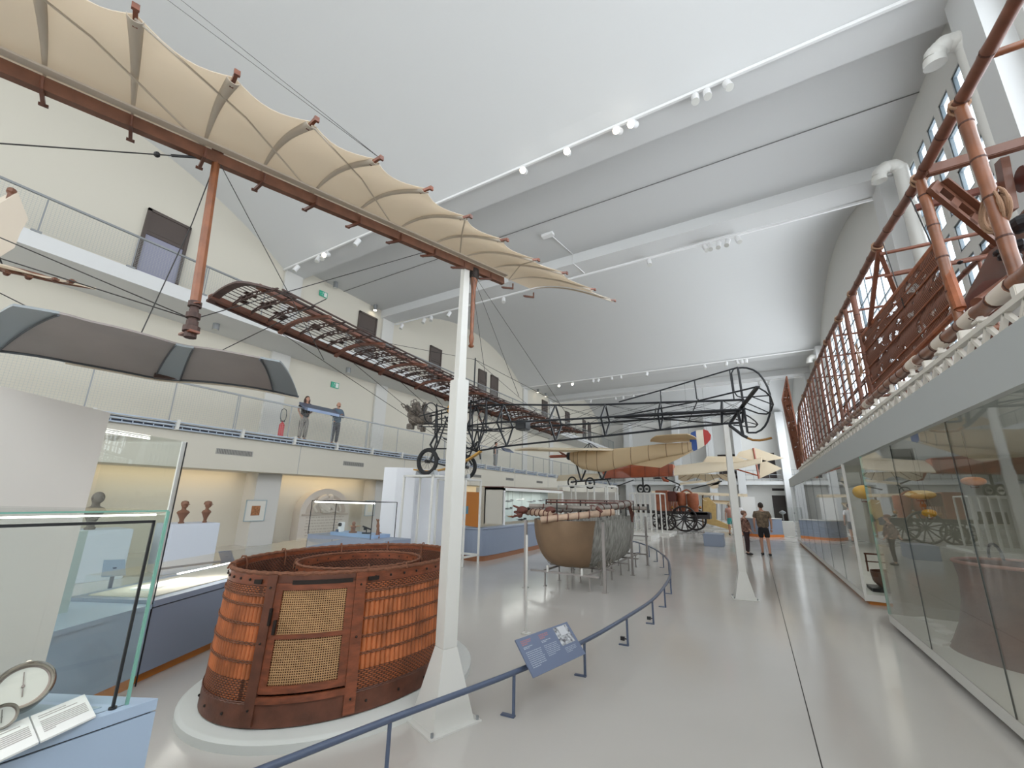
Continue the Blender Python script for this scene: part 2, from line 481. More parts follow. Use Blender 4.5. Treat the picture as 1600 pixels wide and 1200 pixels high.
# end wall: two storeys of white frame with openings and a gallery
mb = MB()
wall_holes(mb, 0, 1, -16, 4.4, 0, 13.4, [(-3.0, -1.2, 4.2, 6.8), (0.6, 2.3, 4.2, 6.8), (-10, -8.4, 4.2, 6.8), (1.6, 3.7, 0, 2.5), (1.7, 3.7, 2.95, 3.2)])
for v in mb.bm.verts:      # laid out facing x, turned to close the hall at its far end
    x, y, z = v.co; v.co = (y, YE + x * .4, z)
st(mb.build('wall_back', M_PIER))
st(MB().box(-16, 4.4, YE - 1.4, YE, 3.5, 3.85).build('trim_%d' % k, M_BEAM)); k += 1
for x in (-12.5, -7, -3.6, -.9, 3.1):
    st(MB().box(x - .35, x + .35, YE - 1.5, YE, 0, 10.8).build('trim_%d' % k, M_BEAM)); k += 1
for (x0, x1, z0, z1) in ((-3.0, -1.2, 4.2, 6.8), (0.6, 2.3, 4.2, 6.8), (-10, -8.4, 4.2, 6.8), (1.6, 3.7, 0, 2.5), (1.7, 3.7, 2.95, 3.2)):
    o = MB().box(x0, x1, YE + .3, YE + .35, z0, z1).box(x0, x0 + .1, YE + .1, YE + .3, z0, z1).box(x1 - .1, x1, YE + .1, YE + .3, z0, z1).build('door_%d' % dn, mat('dark_opening', lin(70, 62, 60), .6)); dn += 1; st(o)
mb = MB()
for z in (4.0, 4.5, 4.95): mb.bar((-15.9, YE - 1.35, z), (4.3, YE - 1.35, z), .04)
for i in range(30): mb.bar((-15.9 + i * .7, YE - 1.35, 3.85), (-15.9 + i * .7, YE - 1.35, 4.95), .03)
tag(mb.build('end_railing', M_GREY), 'thin grey railing on the gallery of the far end wall', 'railing')
# wall behind the visitor
mb = MB(); mb.box(XL - .3, XR + .4, YB - .3, YB, 0, 3); mb.box(XL - .3, XR + .4, YB - .3, YB, 10.6, 13.4)
for x in (-16.3, -11, -6, -1, 4.3): mb.box(x, x + .5, YB - .3, YB, 3, 10.6)
st(mb.build('wall_front', M_WALL))

# ---------------------------------------------------------------- gallery railings
M_MESH = mat('galvanised_mesh', lin(170, 176, 176), .45, metal=.4)
def railing(z0, h, off, label, group):
    R = thing('gallery_railing', (XF - .04, (0 + YE) / 2, z0), label, 'railing', group)
    x = XF - .06
    MB().bar((x, YB, z0 + h), (x, YE - 1.5, z0 + h), .05, .05).build('handrail', M_GREY, R)
    ys = []
    y = off - 1.74 * 4
    while y < YE - 1.5: ys.append(y); y += 1.74
    for j, y in enumerate(ys):
        mb = MB(); 
        mb.bar((x, y, z0 - .02), (x, y, z0 + h), .03, .012, up=(1, 0, 0))
        if j % 3 == 0: mb.bar((x, y - .06, z0 - .02), (x, y - .06, z0 + h), .03, .012, up=(1, 0, 0))
        mb.box(x - .03, x + .09, y - .12, y + .06, z0 - .03, z0 + .01)
        mb.build('post', M_GREY, R)
        y1 = min(y + 1.74, YE - 1.5) - .04
        mb = MB(); n = 26; m_ = 17; rr = .0035
        for i in range(n + 1):
            yy = lerp(y + .04, y1, i / n); mb.bar((x, yy, z0 + .06), (x, yy, z0 + h - .05), rr)
        for i in range(m_ + 1):
            zz = lerp(z0 + .06, z0 + h - .05, i / m_); mb.bar((x, y + .04, zz), (x, y1, zz), rr)
        mb.build('mesh_panel', M_MESH, R)
railing(3.65, 1.14, 3.24, 'grey wire mesh railing along the lower gallery where visitors stand', None)
railing(7.62, .95, 1.66, 'grey wire mesh railing along the upper gallery with brown doors', None)
# cable trays below the lower gallery edge
R = thing('cable_tray', (XF + .1, 20, 3.4), 'pale blue cable tray with dark slots running under the lower gallery edge', 'cable tray')
mb = MB()
for z in (3.62, 3.52): mb.bar((XF + .16, YB, z), (XF + .16, YE - 1.5, z), .05, .035)
mb.build('upper_rail', mat('tray_blue', lin(178, 190, 205), .5), R)
mb = MB(); mb.bar((XF + .1, YB, 3.43), (XF + .1, YE - 1.5, 3.43), .05, .035)
y = YB
while y < 30: mb.bar((XF + .14, y, 3.43), (XF + .14, y, 3.52), .02); y += .22
mb.build('lower_rail', MATS['tray_blue'], R)
mb = MB(); mb.bar((XF + .06, YB, 3.475), (XF + .06, YE - 1.5, 3.475), .04, .05); mb.bar((XF + .1, YB, 3.57), (XF + .1, YE - 1.5, 3.57), .03, .02)
mb.build('cable_bundle', mat('cable_dark', lin(58, 66, 84), .6), R)
y = 1.6
while y < YE - 2: MB().box(XF, XF + .24, y, y + .07, 3.4, 3.68).build('bracket', M_OFFW, R); y += 1.74
# vents
for i, (a, b) in enumerate(((6.28, 7.36), (10.85, 11.85), (16.0, 17.0), (19.6, 20.6), (23.5, 24.5), (28, 29))):
    R = thing('wall_vent', (XF + .01, (a + b) / 2, 2.88), ['nearest long grey slotted vent on the cream fascia, above the two busts', 'grey slotted vent on the fascia above the arched relief', 'grey slotted vent on the fascia right of the orange panel', 'grey slotted vent on the fascia above the wall showcase', 'grey slotted vent on the fascia, fifth from the left', 'grey slotted vent farthest along the fascia'][i], 'vent', 'vents on the lower fascia')
    MB().box(XF, XF + .012, a, b, 2.86, 3.03).build('plate', mat('vent_grey', lin(170, 168, 162), .6), R)
    mb = MB(); y = a + .03
    while y < b - .02: mb.box(XF + .012, XF + .02, y, y + .018, 2.875, 3.015); y += .045
    mb.build('slats', mat('vent_slat', lin(110, 108, 104), .6), R)
# exit signs
for (u, v, lab, x) in ((505, 460, 'small green exit sign high on the wall below the first beam', XL + .02), (523, 602, 'small green exit sign above the two visitors on the lower gallery', XL + .02)):
    p = AX(u, v, x); R = thing('exit_sign', p, lab, 'sign', 'green exit signs')
    MB().box(p.x, p.x + .03, p.y - .2, p.y + .2, p.z - .13, p.z + .13).build('plate', mat('sign_green', lin(60, 170, 140), .5), R)
    mb = MB(); X = p.x + .03
    mb.box(X, X + .004, p.y + .03, p.y + .17, p.z - .1, p.z + .1)                # door outline
    mb.box(X, X + .004, p.y - .05, p.y - .01, p.z + .04, p.z + .08)
    mb.bar((X + .002, p.y - .03, p.z + .03), (X + .002, p.y - .06, p.z - .03), .035, .004)
    mb.bar((X + .002, p.y - .06, p.z - .03), (X + .002, p.y - .01, p.z - .1), .022, .004)
    mb.bar((X + .002, p.y - .06, p.z - .03), (X + .002, p.y - .13, p.z - .08), .022, .004)
    mb.bar((X + .002, p.y - .17, p.z + .02), (X + .002, p.y - .1, p.z + .02), .02, .004)
    mb.build('pictogram', M_WHITE, R)
# spots hanging under the galleries (grey cans) and under the beams (white track spots)
def can_spot(p, lab, lit=False):
    R = thing('downlight', p, lab, 'lamp', 'grey cylindrical downlights')
    MB().cyl(p - V((0, 0, .28)), p, .1, 14).build('housing', M_GREY, R)
    MB().cyl(p - V((0, 0, .285)), p - V((0, 0, .27)), .08, 14).build('lamp', M_LAMP if lit else mat('lamp_off', lin(200, 200, 195), .4), R)
can_spot(AX(339, 503, -15), 'grey cylindrical downlight under the upper gallery behind the brown strut')
can_spot(AX(545, 573, -15), 'grey cylindrical downlight under the upper gallery above the two visitors')
can_spot(AZ(525, 441, 11.2), 'grey cylindrical downlight under the roof strip near the first exit sign')
can_spot(AZ(587, 477, 11.2), 'lit grey cylindrical downlight under the roof strip by the second brown door', True)
trk = [(8.35, 'first beam'), (14.6, 'second beam'), (29.1, 'third beam'), (35.4, 'fourth beam')]
M_TRK = mat('track_white', lin(235, 235, 235), .4)
for y, nm in trk:
    z = 10.78 if y > 9 else 10.78
    tag(MB().box(XL + .1, XR - .1, y - .03, y + .03, z - .07, z).build('light_track', M_TRK), 'white lighting track running across the hall under the %s from the camera' % nm, 'lighting track', 'lighting tracks')
def track_spot(u, v, y, lab, lit, tilt=None, grp='track spotlights'):
    p = AY(u, v, y); p.z = 10.71
    R = thing('track_spotlight', p, lab, 'spotlight', grp)
    MB().cyl(p, p - V((0, 0, .12)), .025, 8).build('stem', M_TRK, R)
    tilt = tilt or (.95 if lit else .4)
    d = V((0.25 * math.sin(u), -math.sin(tilt), -math.cos(tilt))).normalized(); c = p - V((0, 0, .14))
    MB().cyl(c - d * .1, c + d * .18, .085, 14).build('head', M_TRK, R, smooth=True)
    MB().cyl(c + d * .178, c + d * (.20 if lit else .19), .082, 14).build('lens', M_LAMP if lit else mat('lamp_off', lin(200, 200, 195), .4), R)
B1 = [(463, 424, 0), (497, 408, 0), (505, 404, 0), (511, 400, 1), (558, 385, 0), (819, 269, 1), (887, 246, 1), (967, 211, 1), (991, 201, 1), (1087, 160, 0), (1106, 156, 0), (1138, 142, 0)]
N1 = ['by the left wall', 'left one of the left cluster of three', 'in the middle of the left cluster of three', 'glowing, at the right of the left cluster', 'alone left of the cream wing', 'glowing just right of the cream wing', 'alone with a small glint', 'left one of a bright pair', 'brightest, right one of the pair', 'left one of three on the right', 'middle one of three on the right', 'right one of three on the right']
for (u, v, l), n in zip(B1, N1): track_spot(u, v, 8.35, 'white spotlight on the nearest track ' + n, l)
B2 = [(628, 508), (663, 496), (674, 494), (702, 488), (787, 464), (1014, 405), (1101, 379), (1109, 377), (1122, 375), (1136, 371), (1152, 367)]
N2 = ['first from the left wall', 'second from the left wall', 'third from the left wall', 'just left of the white mast', 'just right of the hanging wooden paddle', 'alone in the middle', 'first of a row of five', 'second of a row of five', 'third of a row of five', 'fourth of a row of five', 'last of a row of five']
for (u, v), n in zip(B2, N2): track_spot(u, v, 14.6, 'white spotlight on the second track, ' + n, 0)
B3 = [(874, 602, 1), (895, 600, 1), (927, 594, 0), (935, 592, 0), (956, 590, 0), (970, 588, 0), (1011, 584, 0), (1101, 572, 0), (1135, 567, 0), (1152, 564, 0), (1159, 563, 0), (1166, 562, 0)]
for i, (u, v, l) in enumerate(B3): track_spot(u, v, 29.1, 'white spotlight on the third track, ' + ['lit, nearest the left end', 'lit, second from the left end', 'first right of the lit ones', 'second right of the lit ones', 'third right of the lit ones', 'fourth right of the lit ones', 'near the middle of the track', 'left of the skeleton tail fin', 'over the skeleton tail', 'first of three by the tail fin', 'second of three by the tail fin', 'third of three by the tail fin'][i], l)
for i, u in enumerate((923, 962, 974, 990, 1033, 1190, 1205)):
    track_spot(u, 625, 35.4, 'tiny white spotlight on the fourth track, number %s from the left' % ['one', 'two', 'three', 'four', 'five', 'six', 'seven'][i], 0)
# round lamps by the left wall beyond the vault
for i, (u, v) in enumerate(((828, 610), (843, 616), (861, 624))):
    p = AZ(u, v, 11.2); p.x = max(p.x, -15.7); can_spot(p, 'small lit ceiling lamp above the %s part of the far left gallery' % ['nearer', 'middle', 'farther'][i], True)
# ceiling box with conduit, thin cable
p = AY(856, 371, 12.0); p.z = 11.2
R = thing('ceiling_box', p, 'white junction box with a bent conduit on the flat ceiling strip', 'junction box')
MB().box(p.x - .22, p.x + .22, p.y - .1, p.y + .1, 11.1, 11.2).build('box', M_TRK, R)
MB().tube([p + V((.1, 0, -.05)), V((p.x + .35, 13.6, 11.17)), V((p.x + .35, 13.62, 10.78)), V((p.x + .5, 14.5, 10.76))], .018, 6).build('conduit', M_TRK, R)
tag(MB().tube([(XL, 11.3, 11.18), (XR, 11.3, 11.18)], .012, 6).build('ceiling_cable', mat('thin_wire', lin(110, 110, 108), .6)), 'thin dark cable stretched along the flat ceiling strip', 'cable')

# cove light over the alcoves (the lamps the alcoves have)
for i in range(5):
    y = 5.6 + i * 5.25
    area('alcove_light', (-15.05, y, 2.36), (0, math.radians(40), 0), .10, 4.3, 8.5, (1.0, 0.80, 0.52))
# ================================================================ WICKER BASKET ON ITS PLINTH
def uv_mat(name, ca, cb, nu, nv, bump=1.0, rough=0.55, holes=False, vert=False, var=0.35):
    """woven pattern on the UV map (u = metres round, v = metres up)"""
    m = bpy.data.materials.new(name); m.use_nodes = True
    nt = m.node_tree; b = nt.nodes['Principled BSDF']; b.inputs['Roughness'].default_value = rough
    L = nt.links.new
    uv = nt.nodes.new('ShaderNodeUVMap'); sx = nt.nodes.new('ShaderNodeSeparateXYZ'); L(uv.outputs[0], sx.inputs[0])
    def mth(op, a, b_=None, c=None):
        n = nt.nodes.new('ShaderNodeMath'); n.operation = op
        for i, x in enumerate((a, b_, c)):
            if x is None: continue
            if isinstance(x, (int, float)): n.inputs[i].default_value = x
            else: L(x, n.inputs[i])
        return n.outputs[0]
    U = mth('MULTIPLY', sx.outputs[0], nu); W = mth('MULTIPLY', sx.outputs[1], nv)
    if holes:
        a = mth('ABSOLUTE', mth('SINE', mth('MULTIPLY', U, PI))); c = mth('ABSOLUTE', mth('SINE', mth('MULTIPLY', W, PI)))
        h = mth('MINIMUM', a, c)            # small in the strands, large in the openings
        h = mth('SUBTRACT', 1.0, h)
    elif vert:
        h = mth('ABSOLUTE', mth('SINE', mth('MULTIPLY', U, PI)))
    else:
        row = mth('FLOOR', W)
        a = mth('ABSOLUTE', mth('SINE', mth('MULTIPLY', mth('ADD', U, mth('MULTIPLY', row, 0.5)), PI)))
        c = mth('ABSOLUTE', mth('SINE', mth('MULTIPLY', W, PI)))
        h = mth('MULTIPLY', mth('POWER', a, .6), mth('POWER', c, .5))
    n = nt.nodes.new('ShaderNodeTexNoise'); n.inputs['Scale'].default_value = 4.5; n.inputs['Detail'].default_value = 6
    tc = nt.nodes.new('ShaderNodeTexCoord'); L(tc.outputs['Object'], n.inputs['Vector'])
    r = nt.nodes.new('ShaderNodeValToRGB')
    r.color_ramp.elements[0].color = (*ca, 1); r.color_ramp.elements[1].color = (*cb, 1)  # dark colour sits in the grooves: shade between strands painted in
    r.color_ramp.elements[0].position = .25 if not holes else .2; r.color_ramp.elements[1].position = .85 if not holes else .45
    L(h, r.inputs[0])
    mx = nt.nodes.new('ShaderNodeMix'); mx.data_type = 'RGBA'; mx.blend_type = 'MULTIPLY'; mx.inputs[0].default_value = 1
    r2 = nt.nodes.new('ShaderNodeValToRGB'); r2.color_ramp.elements[0].position = .35; r2.color_ramp.elements[1].position = .65
    r2.color_ramp.elements[0].color = (1 - var,) * 3 + (1,); r2.color_ramp.elements[1].color = (1, 1, 1, 1)
    L(n.outputs['Fac'], r2.inputs[0]); L(r.outputs[0], mx.inputs[6]); L(r2.outputs[0], mx.inputs[7]); L(mx.outputs[2], b.inputs['Base Color'])
    bp = nt.nodes.new('ShaderNodeBump'); bp.inputs['Strength'].default_value = bump; bp.inputs['Distance'].default_value = .006
    L(h, bp.inputs['Height']); L(bp.outputs[0], b.inputs['Normal'])
    if holes:
        t = nt.nodes.new('ShaderNodeBsdfTransparent'); ms = nt.nodes.new('ShaderNodeMixShader')
        k_ = mth('GREATER_THAN', h, 0.36); L(k_, ms.inputs[0]); L(t.outputs[0], ms.inputs[1]); L(b.outputs[0], ms.inputs[2])
        L(ms.outputs[0], nt.nodes['Material Output'].inputs[0])
    return m
def set_uv(o, f):
    me = o.data; uvl = me.uv_layers.new(name='UVMap'); off = WL[o.name]
    for p in me.polygons:
        us = [f(V(me.vertices[me.loops[li].vertex_index].co) + off) for li in p.loop_indices]
        u0 = us[0][0]
        for li, q in zip(p.loop_indices, us):
            uvl.data[li].uv = q
    return o
BC = V((-3.64, 3.13, 0))
BRX, BRY = 0.90, 1.16
def brad(z):
    t = (z - .08) / 1.02
    return 1.035 - .05 * t
def bp_(t, z, k=1.0, off=0.0):
    s = brad(z) * k
    p = V((BC.x + (BRX * s + off) * math.cos(t), BC.y + (BRY * s + off) * math.sin(t), z))
    return p
W_DARK = lin(66, 30, 15); W_MID = lin(186, 100, 48)
M_REED = mat('wicker_reed', lin(176, 102, 60), .42, var=.36, vscale=7, spec=.5, stretch=(1, 1, .6), coat=.25)
M_WEAVE = uv_mat('wicker_weave', lin(70, 33, 18), lin(168, 92, 48), 26, 70)
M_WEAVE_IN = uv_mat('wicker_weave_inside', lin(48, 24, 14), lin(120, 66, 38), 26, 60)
M_CANE = uv_mat('cane_webbing', lin(96, 64, 40), lin(196, 152, 106), 62, 62, bump=.6, holes=True, var=.15)
M_BWOOD = mat('stained_ash_wood', lin(122, 66, 42), .38, var=.32, vscale=9, stretch=(1, 1, 3), bump=.2, coat=.3)
M_BWOOD2 = mat('dark_stained_wood', lin(98, 58, 42), .45, var=.3, vscale=8, bump=.2)
M_ROPE = mat('brown_rope', lin(122, 78, 56), .8, var=.2, vscale=40, bump=.6, bscale=120)
M_IRON = mat('dark_iron', lin(46, 38, 34), .5, metal=.5)
PL = tag(MB().lathe([(1.0, 0), (1.0, .055), (.985, .07), (.975, .075), (0, .075)], (BC.x, BC.y, 0), 72, sx=1.15, sy=1.34).build('display_plinth', mat('plinth_white', lin(212, 214, 210), .5), smooth=True),
         'low oval white plinth on the floor under the big wicker balloon basket', 'plinth')
Z0 = .078
BK = thing('balloon_basket', (BC.x, BC.y, Z0), 'large oval wicker balloon basket with a cane-panelled door, on a low white plinth', 'basket')
T0, T1 = math.radians(-66), math.radians(-33.5)      # door between these angles
peri = lambda t: 1.04 * (t - T1)
def ring(name, z0, z1, k0, th, m, t0, t1, n, nz=2, uv=False, off=0.0):
    mb = MB()
    mb.surf(lambda u, v: bp_(lerp(t0, t1, u), lerp(z0, z1, v), k0, off), n, nz, th)
    o = mb.build(name, m, BK, smooth=True)
    if uv: 
        WL[o.name] = WL[BK.name]
        set_uv(o, lambda p: ((math.atan2((p.y - BC.y) / BRY, (p.x - BC.x) / BRX) + (2 * PI if math.atan2((p.y - BC.y) / BRY, (p.x - BC.x) / BRX) < T1 - .7 else 0)) * 1.04, p.z))
    return o
TT = T1 + .05; TE = T0 + 2 * PI - .03
# reeds: every upright reed is real relief
def reeds(u, v, z0, z1, t0, t1, NR):
    t = lerp(t0, t1, u); s = abs(math.sin(PI * u * NR)) ** .7
    return bp_(t, lerp(z0, z1, v), 1.0, .017 * s - .010)
for (a, b) in ((.375, .49), (.49, .61), (.61, .74), (.74, .87), (.87, .93)):
    MB().surf(lambda u, v: reeds(u, v, a, b, TT, TE, 150), 1200, 1, .02).build('reed_panel', M_REED, BK, smooth=True)
ring('lower_weave', .235, .375, 1.0, .02, M_WEAVE, TT, TE, 180, 2, True, .006)
ring('upper_weave', .93, 1.005, 1.0, .02, M_WEAVE, TT, TE, 180, 2, True, .006)
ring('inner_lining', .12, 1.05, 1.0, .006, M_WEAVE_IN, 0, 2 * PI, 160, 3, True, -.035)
ring('base_band', .085, .235, 1.0, .03, M_BWOOD2, 0, 2 * PI, 160, 2, off=.012)
ring('rim_band', 1.005, 1.085, 1.0, .03, M_BWOOD, TT - .0, TE, 160, 1, off=.008)
for z in (.49, .61, .74, .87, .94, .235):
    for dz in (-.006, .006):
        n = 420; mb = MB()
        mb.tube([bp_(lerp(TT, TE, i / n), z + dz + .003 * math.sin(i * 1.9 + (PI if dz > 0 else 0)), 1, .011) for i in range(n + 1)], .0045, 5)
        mb.build('twine_row', M_ROPE if z != .235 else M_BWOOD2, BK, smooth=True)
n = 300
MB().tube([bp_(2 * PI * i / n, 1.095 + .003 * math.sin(i * 1.3), 1, .0) for i in range(n)], .017, 8, closed=True).build('rim_rope', M_ROPE, BK, smooth=True)
# floor of the basket
MB().lathe([(.98, .09), (.98, .12), (0, .12)], (BC.x, BC.y, 0), 60, sx=BRX, sy=BRY).build('basket_floor', M_BWOOD2, BK)
# door posts, door frame, cane panels
def stile(name, ta, tb, z0, z1, off, m, th=.03):
    MB().surf(lambda u, v: bp_(lerp(ta, tb, u), lerp(z0, z1, v), 1, off), 4, 6, th).build(name, m, BK)
stile('door_post', T1, T1 + .075, .1, 1.09, .03, M_BWOOD); stile('door_post', T0 - .075, T0, .1, 1.09, .03, M_BWOOD2)
DR = []
def rail_(z0, z1, m=M_BWOOD, off=.02, ta=T0, tb=T1): 
    MB().surf(lambda u, v: bp_(lerp(ta, tb, u), lerp(z0, z1, v), 1, off), 14, 1, .025).build('door_rail', m, BK, smooth=True)
rail_(1.03, 1.085, M_BWOOD2, .012); rail_(.98, 1.03); rail_(.645, .675); rail_(.295, .345); rail_(.235, .28, M_BWOOD, .028)
stile('door_stile', T0, T0 + .055, .3, 1.03, .02, M_BWOOD); stile('door_stile', T1 - .055, T1, .3, 1.03, .02, M_BWOOD)
stile('lower_sill_weave', T0, T1, .14, .235, .004, M_BWOOD2)
for (a, b) in ((.345, .645), (.675, .98)):
    o = MB().surf(lambda u, v: bp_(lerp(T0 + .055, T1 - .055, u), lerp(a, b, v), 1, .008), 16, 1, .003).build('cane_panel', M_CANE, BK, smooth=True)
    WL[o.name] = WL[BK.name]; set_uv(o, lambda p: (math.atan2((p.y - BC.y) / BRY, (p.x - BC.x) / BRX) * 1.04, p.z))
for (t, z0_, z1_) in ((T0 + .0, .74, .86), (T0 + .045, .68, .78)):
    MB().surf(lambda u, v: bp_(t + .022 * u - .01, lerp(z0_, z1_, v), 1, .042), 2, 2, .02).build('latch', M_IRON, BK, bevel=.003)
for (ta, tb) in ((T0 + .12, T1 - .02), (T1 + .09, T1 + .17), (T0 - .2, T0 - .13)):
    MB().surf(lambda u, v: bp_(lerp(ta, tb, u), lerp(1.022, 1.052, v), 1, .03 if ta > T1 or ta < T0 else .024), 10, 1, .012).build('iron_plate', M_IRON, BK)
rv = MB()
for i in range(46):
    t = TT + .1 + i * (TE - TT - .1) / 46
    rv.ball(bp_(t, 1.045, 1, .01), .011, 6)
    if i % 2 == 0: rv.ball(bp_(t, .155, 1, .014), .011, 6)
for t in (T0 - .04, T1 + .04):
    for z in (1.0, .62, .2): rv.ball(bp_(t, z, 1, .034), .009, 6)
o = rv.build('rivets', M_IRON, BK); o['kind'] = 'stuff'
# rope loops over the rim
for i, t in enumerate((-1.9, -2.35, -2.9, 2.75, 2.2, 1.7, 1.25, .75, .3, -.18)):
    p = bp_(t, 1.05, 1, -.035)
    c = bp_(t, 1.1, 1, 0)
    MB().tube([bp_(t, .96, 1, -.045), bp_(t, 1.06, 1, -.045), bp_(t, 1.125, 1, -.02), bp_(t, 1.125, 1, .01), bp_(t, 1.08, 1, .024)], .008, 6).build('rope_loop', M_ROPE, BK, smooth=True)
# inner well
IC = V((-3.56, 3.12, 0)); IX, IY = .55, .62
def ip_(t, z, off=0): return V((IC.x + (IX + off) * math.cos(t), IC.y + (IY + off) * math.sin(t), z))
def iring(name, z0, z1, th, m, uv, off=0.0):
    o = MB().surf(lambda u, v: ip_(2 * PI * u, lerp(z0, z1, v), off), 96, 1, th).build(name, m, BK, smooth=True)
    if uv:
        WL[o.name] = WL[BK.name]; set_uv(o, lambda p: (math.atan2(p.y - IC.y, p.x - IC.x) * .58, p.z))
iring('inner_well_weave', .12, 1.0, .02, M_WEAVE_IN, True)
iring('inner_well_band', 1.0, 1.06, .03, M_BWOOD, False, .006)
MB().tube([ip_(2 * PI * i / 200, 1.07 + .003 * math.sin(i * 1.5)) for i in range(200)], .012, 7, closed=True).build('inner_well_rope', M_ROPE, BK, smooth=True)
rv = MB()
for i in range(26): rv.ball(ip_(i * .2417, 1.03, -.022), .009, 6); rv.ball(ip_(i * .2417 + .1, 1.03, .01), .009, 6)
o = rv.build('inner_rivets', M_IRON, BK); o['kind'] = 'stuff'
for t in (-2.2, -.55, .9):
    MB().tube([ip_(t, .97, .02), ip_(t, 1.05, .022), ip_(t, 1.095, .01), ip_(t, 1.095, -.01)], .007, 6).build('rope_loop', M_ROPE, BK, smooth=True)

# ================================================================ WHITE MASTS
def mast(c, ang, zt, zstep, zpyr, label, w0=.13, w1=.08, base=(.42, .46)):
    R = thing('support_mast', (c[0], c[1], 0), label, 'support column', 'white steel support masts')
    C_ = V((c[0], c[1], 0)); rot = Matrix.Rotation(ang, 3, 'Z')
    def frus(mb, z0, a0, b0, z1, a1, b1):
        P = []
        for z, a, b in ((z0, a0, b0), (z1, a1, b1)):
            for x, y in ((-1, -1), (1, -1), (1, 1), (-1, 1)): P.append(C_ + rot @ V((x * a / 2, y * b / 2, 0)) + V((0, 0, z)))
        mb.hexa(P)
    mb = MB(); frus(mb, 0, base[0], base[1], .012, base[0], base[1]); mb.build('base_plate', M_OFFW, R)
    mb = MB(); frus(mb, .012, base[0] * .8, base[1] * .8, zpyr, w0, w0); mb.build('base_cone', M_OFFW, R)
    mb = MB(); frus(mb, zpyr, w0, w0, zstep, w0, w0); mb.build('shaft', M_OFFW, R, bevel=.004)
    mb = MB(); frus(mb, zstep, w1, w1, zt, w1 * .8, w1 * .8); mb.build('upper_shaft', M_OFFW, R)
    for x, y in ((-1, -1), (1, -1), (1, 1), (-1, 1)):
        p = C_ + rot @ V((x * base[0] * .44, y * base[1] * .44, 0)); MB().cyl(p + V((0, 0, .012)), p + V((0, 0, .04)), .011, 6).build('bolt', M_GREY, R)
    return R
M1 = V((-2.31, 2.98, 0))
# ================================================================ FRONT GLIDER (cream cloth wing on a brown spar)
D = ray(1390, 697).normalized()
r_ = ray(735, 418); P0 = EYE + r_ * (math.hypot(M1.x, M1.y) / math.hypot(r_.x, r_.y))
mast((M1.x, M1.y), math.radians(-19), P0.z - .03, 2.78, .52, 'white square steel mast with a flared foot beside the wicker basket, carrying the cream wing')
mast((-.34, 9.2), math.radians(10), 3.22, 2.25, .46, 'slender white steel mast in the middle of the hall holding up the skeleton tail', .13, .11, (.42, .3))
Hh = D.cross(V((0, 0, 1))).normalized()
if Hh.x < 0: Hh = -Hh
Nn = Hh.cross(D).normalized()
if Nn.z < 0: Nn = -Nn
M_SPAR = mat('red_brown_spar', lin(110, 70, 50), .5, var=.18, vscale=12, bump=.1)
M_CLOTH = cloth('cream_cloth', lin(240, 230, 215), .55, .12, 25)
M_SLEEVE = cloth('cloth_sleeve', lin(218, 209, 196), .35, .15, 30)
M_WIRE = mat('dark_wire', lin(40, 38, 36), .6)
GL = thing('glider', (P0.x, P0.y, P0.z - 1.3), 'historic glider with a long cream cloth wing on a red-brown spar, leather-grey lower surface below', 'glider')
def s_of(u):
    best = None; s = -6.0
    W2 = M.transposed()
    while s < 8:
        q = W2 @ (P0 + D * s - EYE)
        if q.z < -.05:
            e = abs(PX + FPX * q.x / -q.z - u)
            if best is None or e < best[0]: best = (e, s)
        s += .01
    return best[1]
spu = [70, 207, 318, 408, 487, 556, 620, 672, 718, 760, 795, 828, 858]
S = [s_of(u) for u in spu]; ds = S[1] - S[0]
S = [S[0] - 3 * ds, S[0] - 2 * ds, S[0] - ds] + S
tes = [(45, -60), (210, 38), (365, 135), (487, 203), (587, 260), (665, 305), (727, 347), (785, 382), (835, 412), (880, 432), (925, 457), (957, 474)]
TEP = []
for i, (u, v) in enumerate(tes):
    p = AP(u, v, P0 + Nn * .05, Nn); TEP.append(p)
ch0 = TEP[0] - (P0 + D * S[3])
TEP = [P0 + D * S[0] + ch0, P0 + D * S[1] + ch0, P0 + D * S[2] + ch0] + TEP
NRIB = len(TEP)
# spar
wsp = (P0 - EYE).length * .0085 + .012
e0, e1 = P0 + D * (S[0] - .3), P0 + D * (S[12] + .25)
MB().bar(e0, e1, .045, .075, up=Nn).build('main_spar', M_SPAR, GL)
MB().bar(e0 + Hh * .06 + Nn * .045, e1 + Hh * .06 + Nn * .045, .05, .012, up=Nn).build('spar_cover_strip', M_SLEEVE, GL)
def rib_curve(i, n=12, lift=.0, ext0=.07, ext1=.045):
    a = P0 + D * S[i]; b = TEP[i]; d = b - a
    out = []
    for k_ in range(n + 1):
        t = k_ / n
        out.append(a + d * t + Nn * (.055 + .085 * math.sin(PI * t ** .8) + lift))
    return out
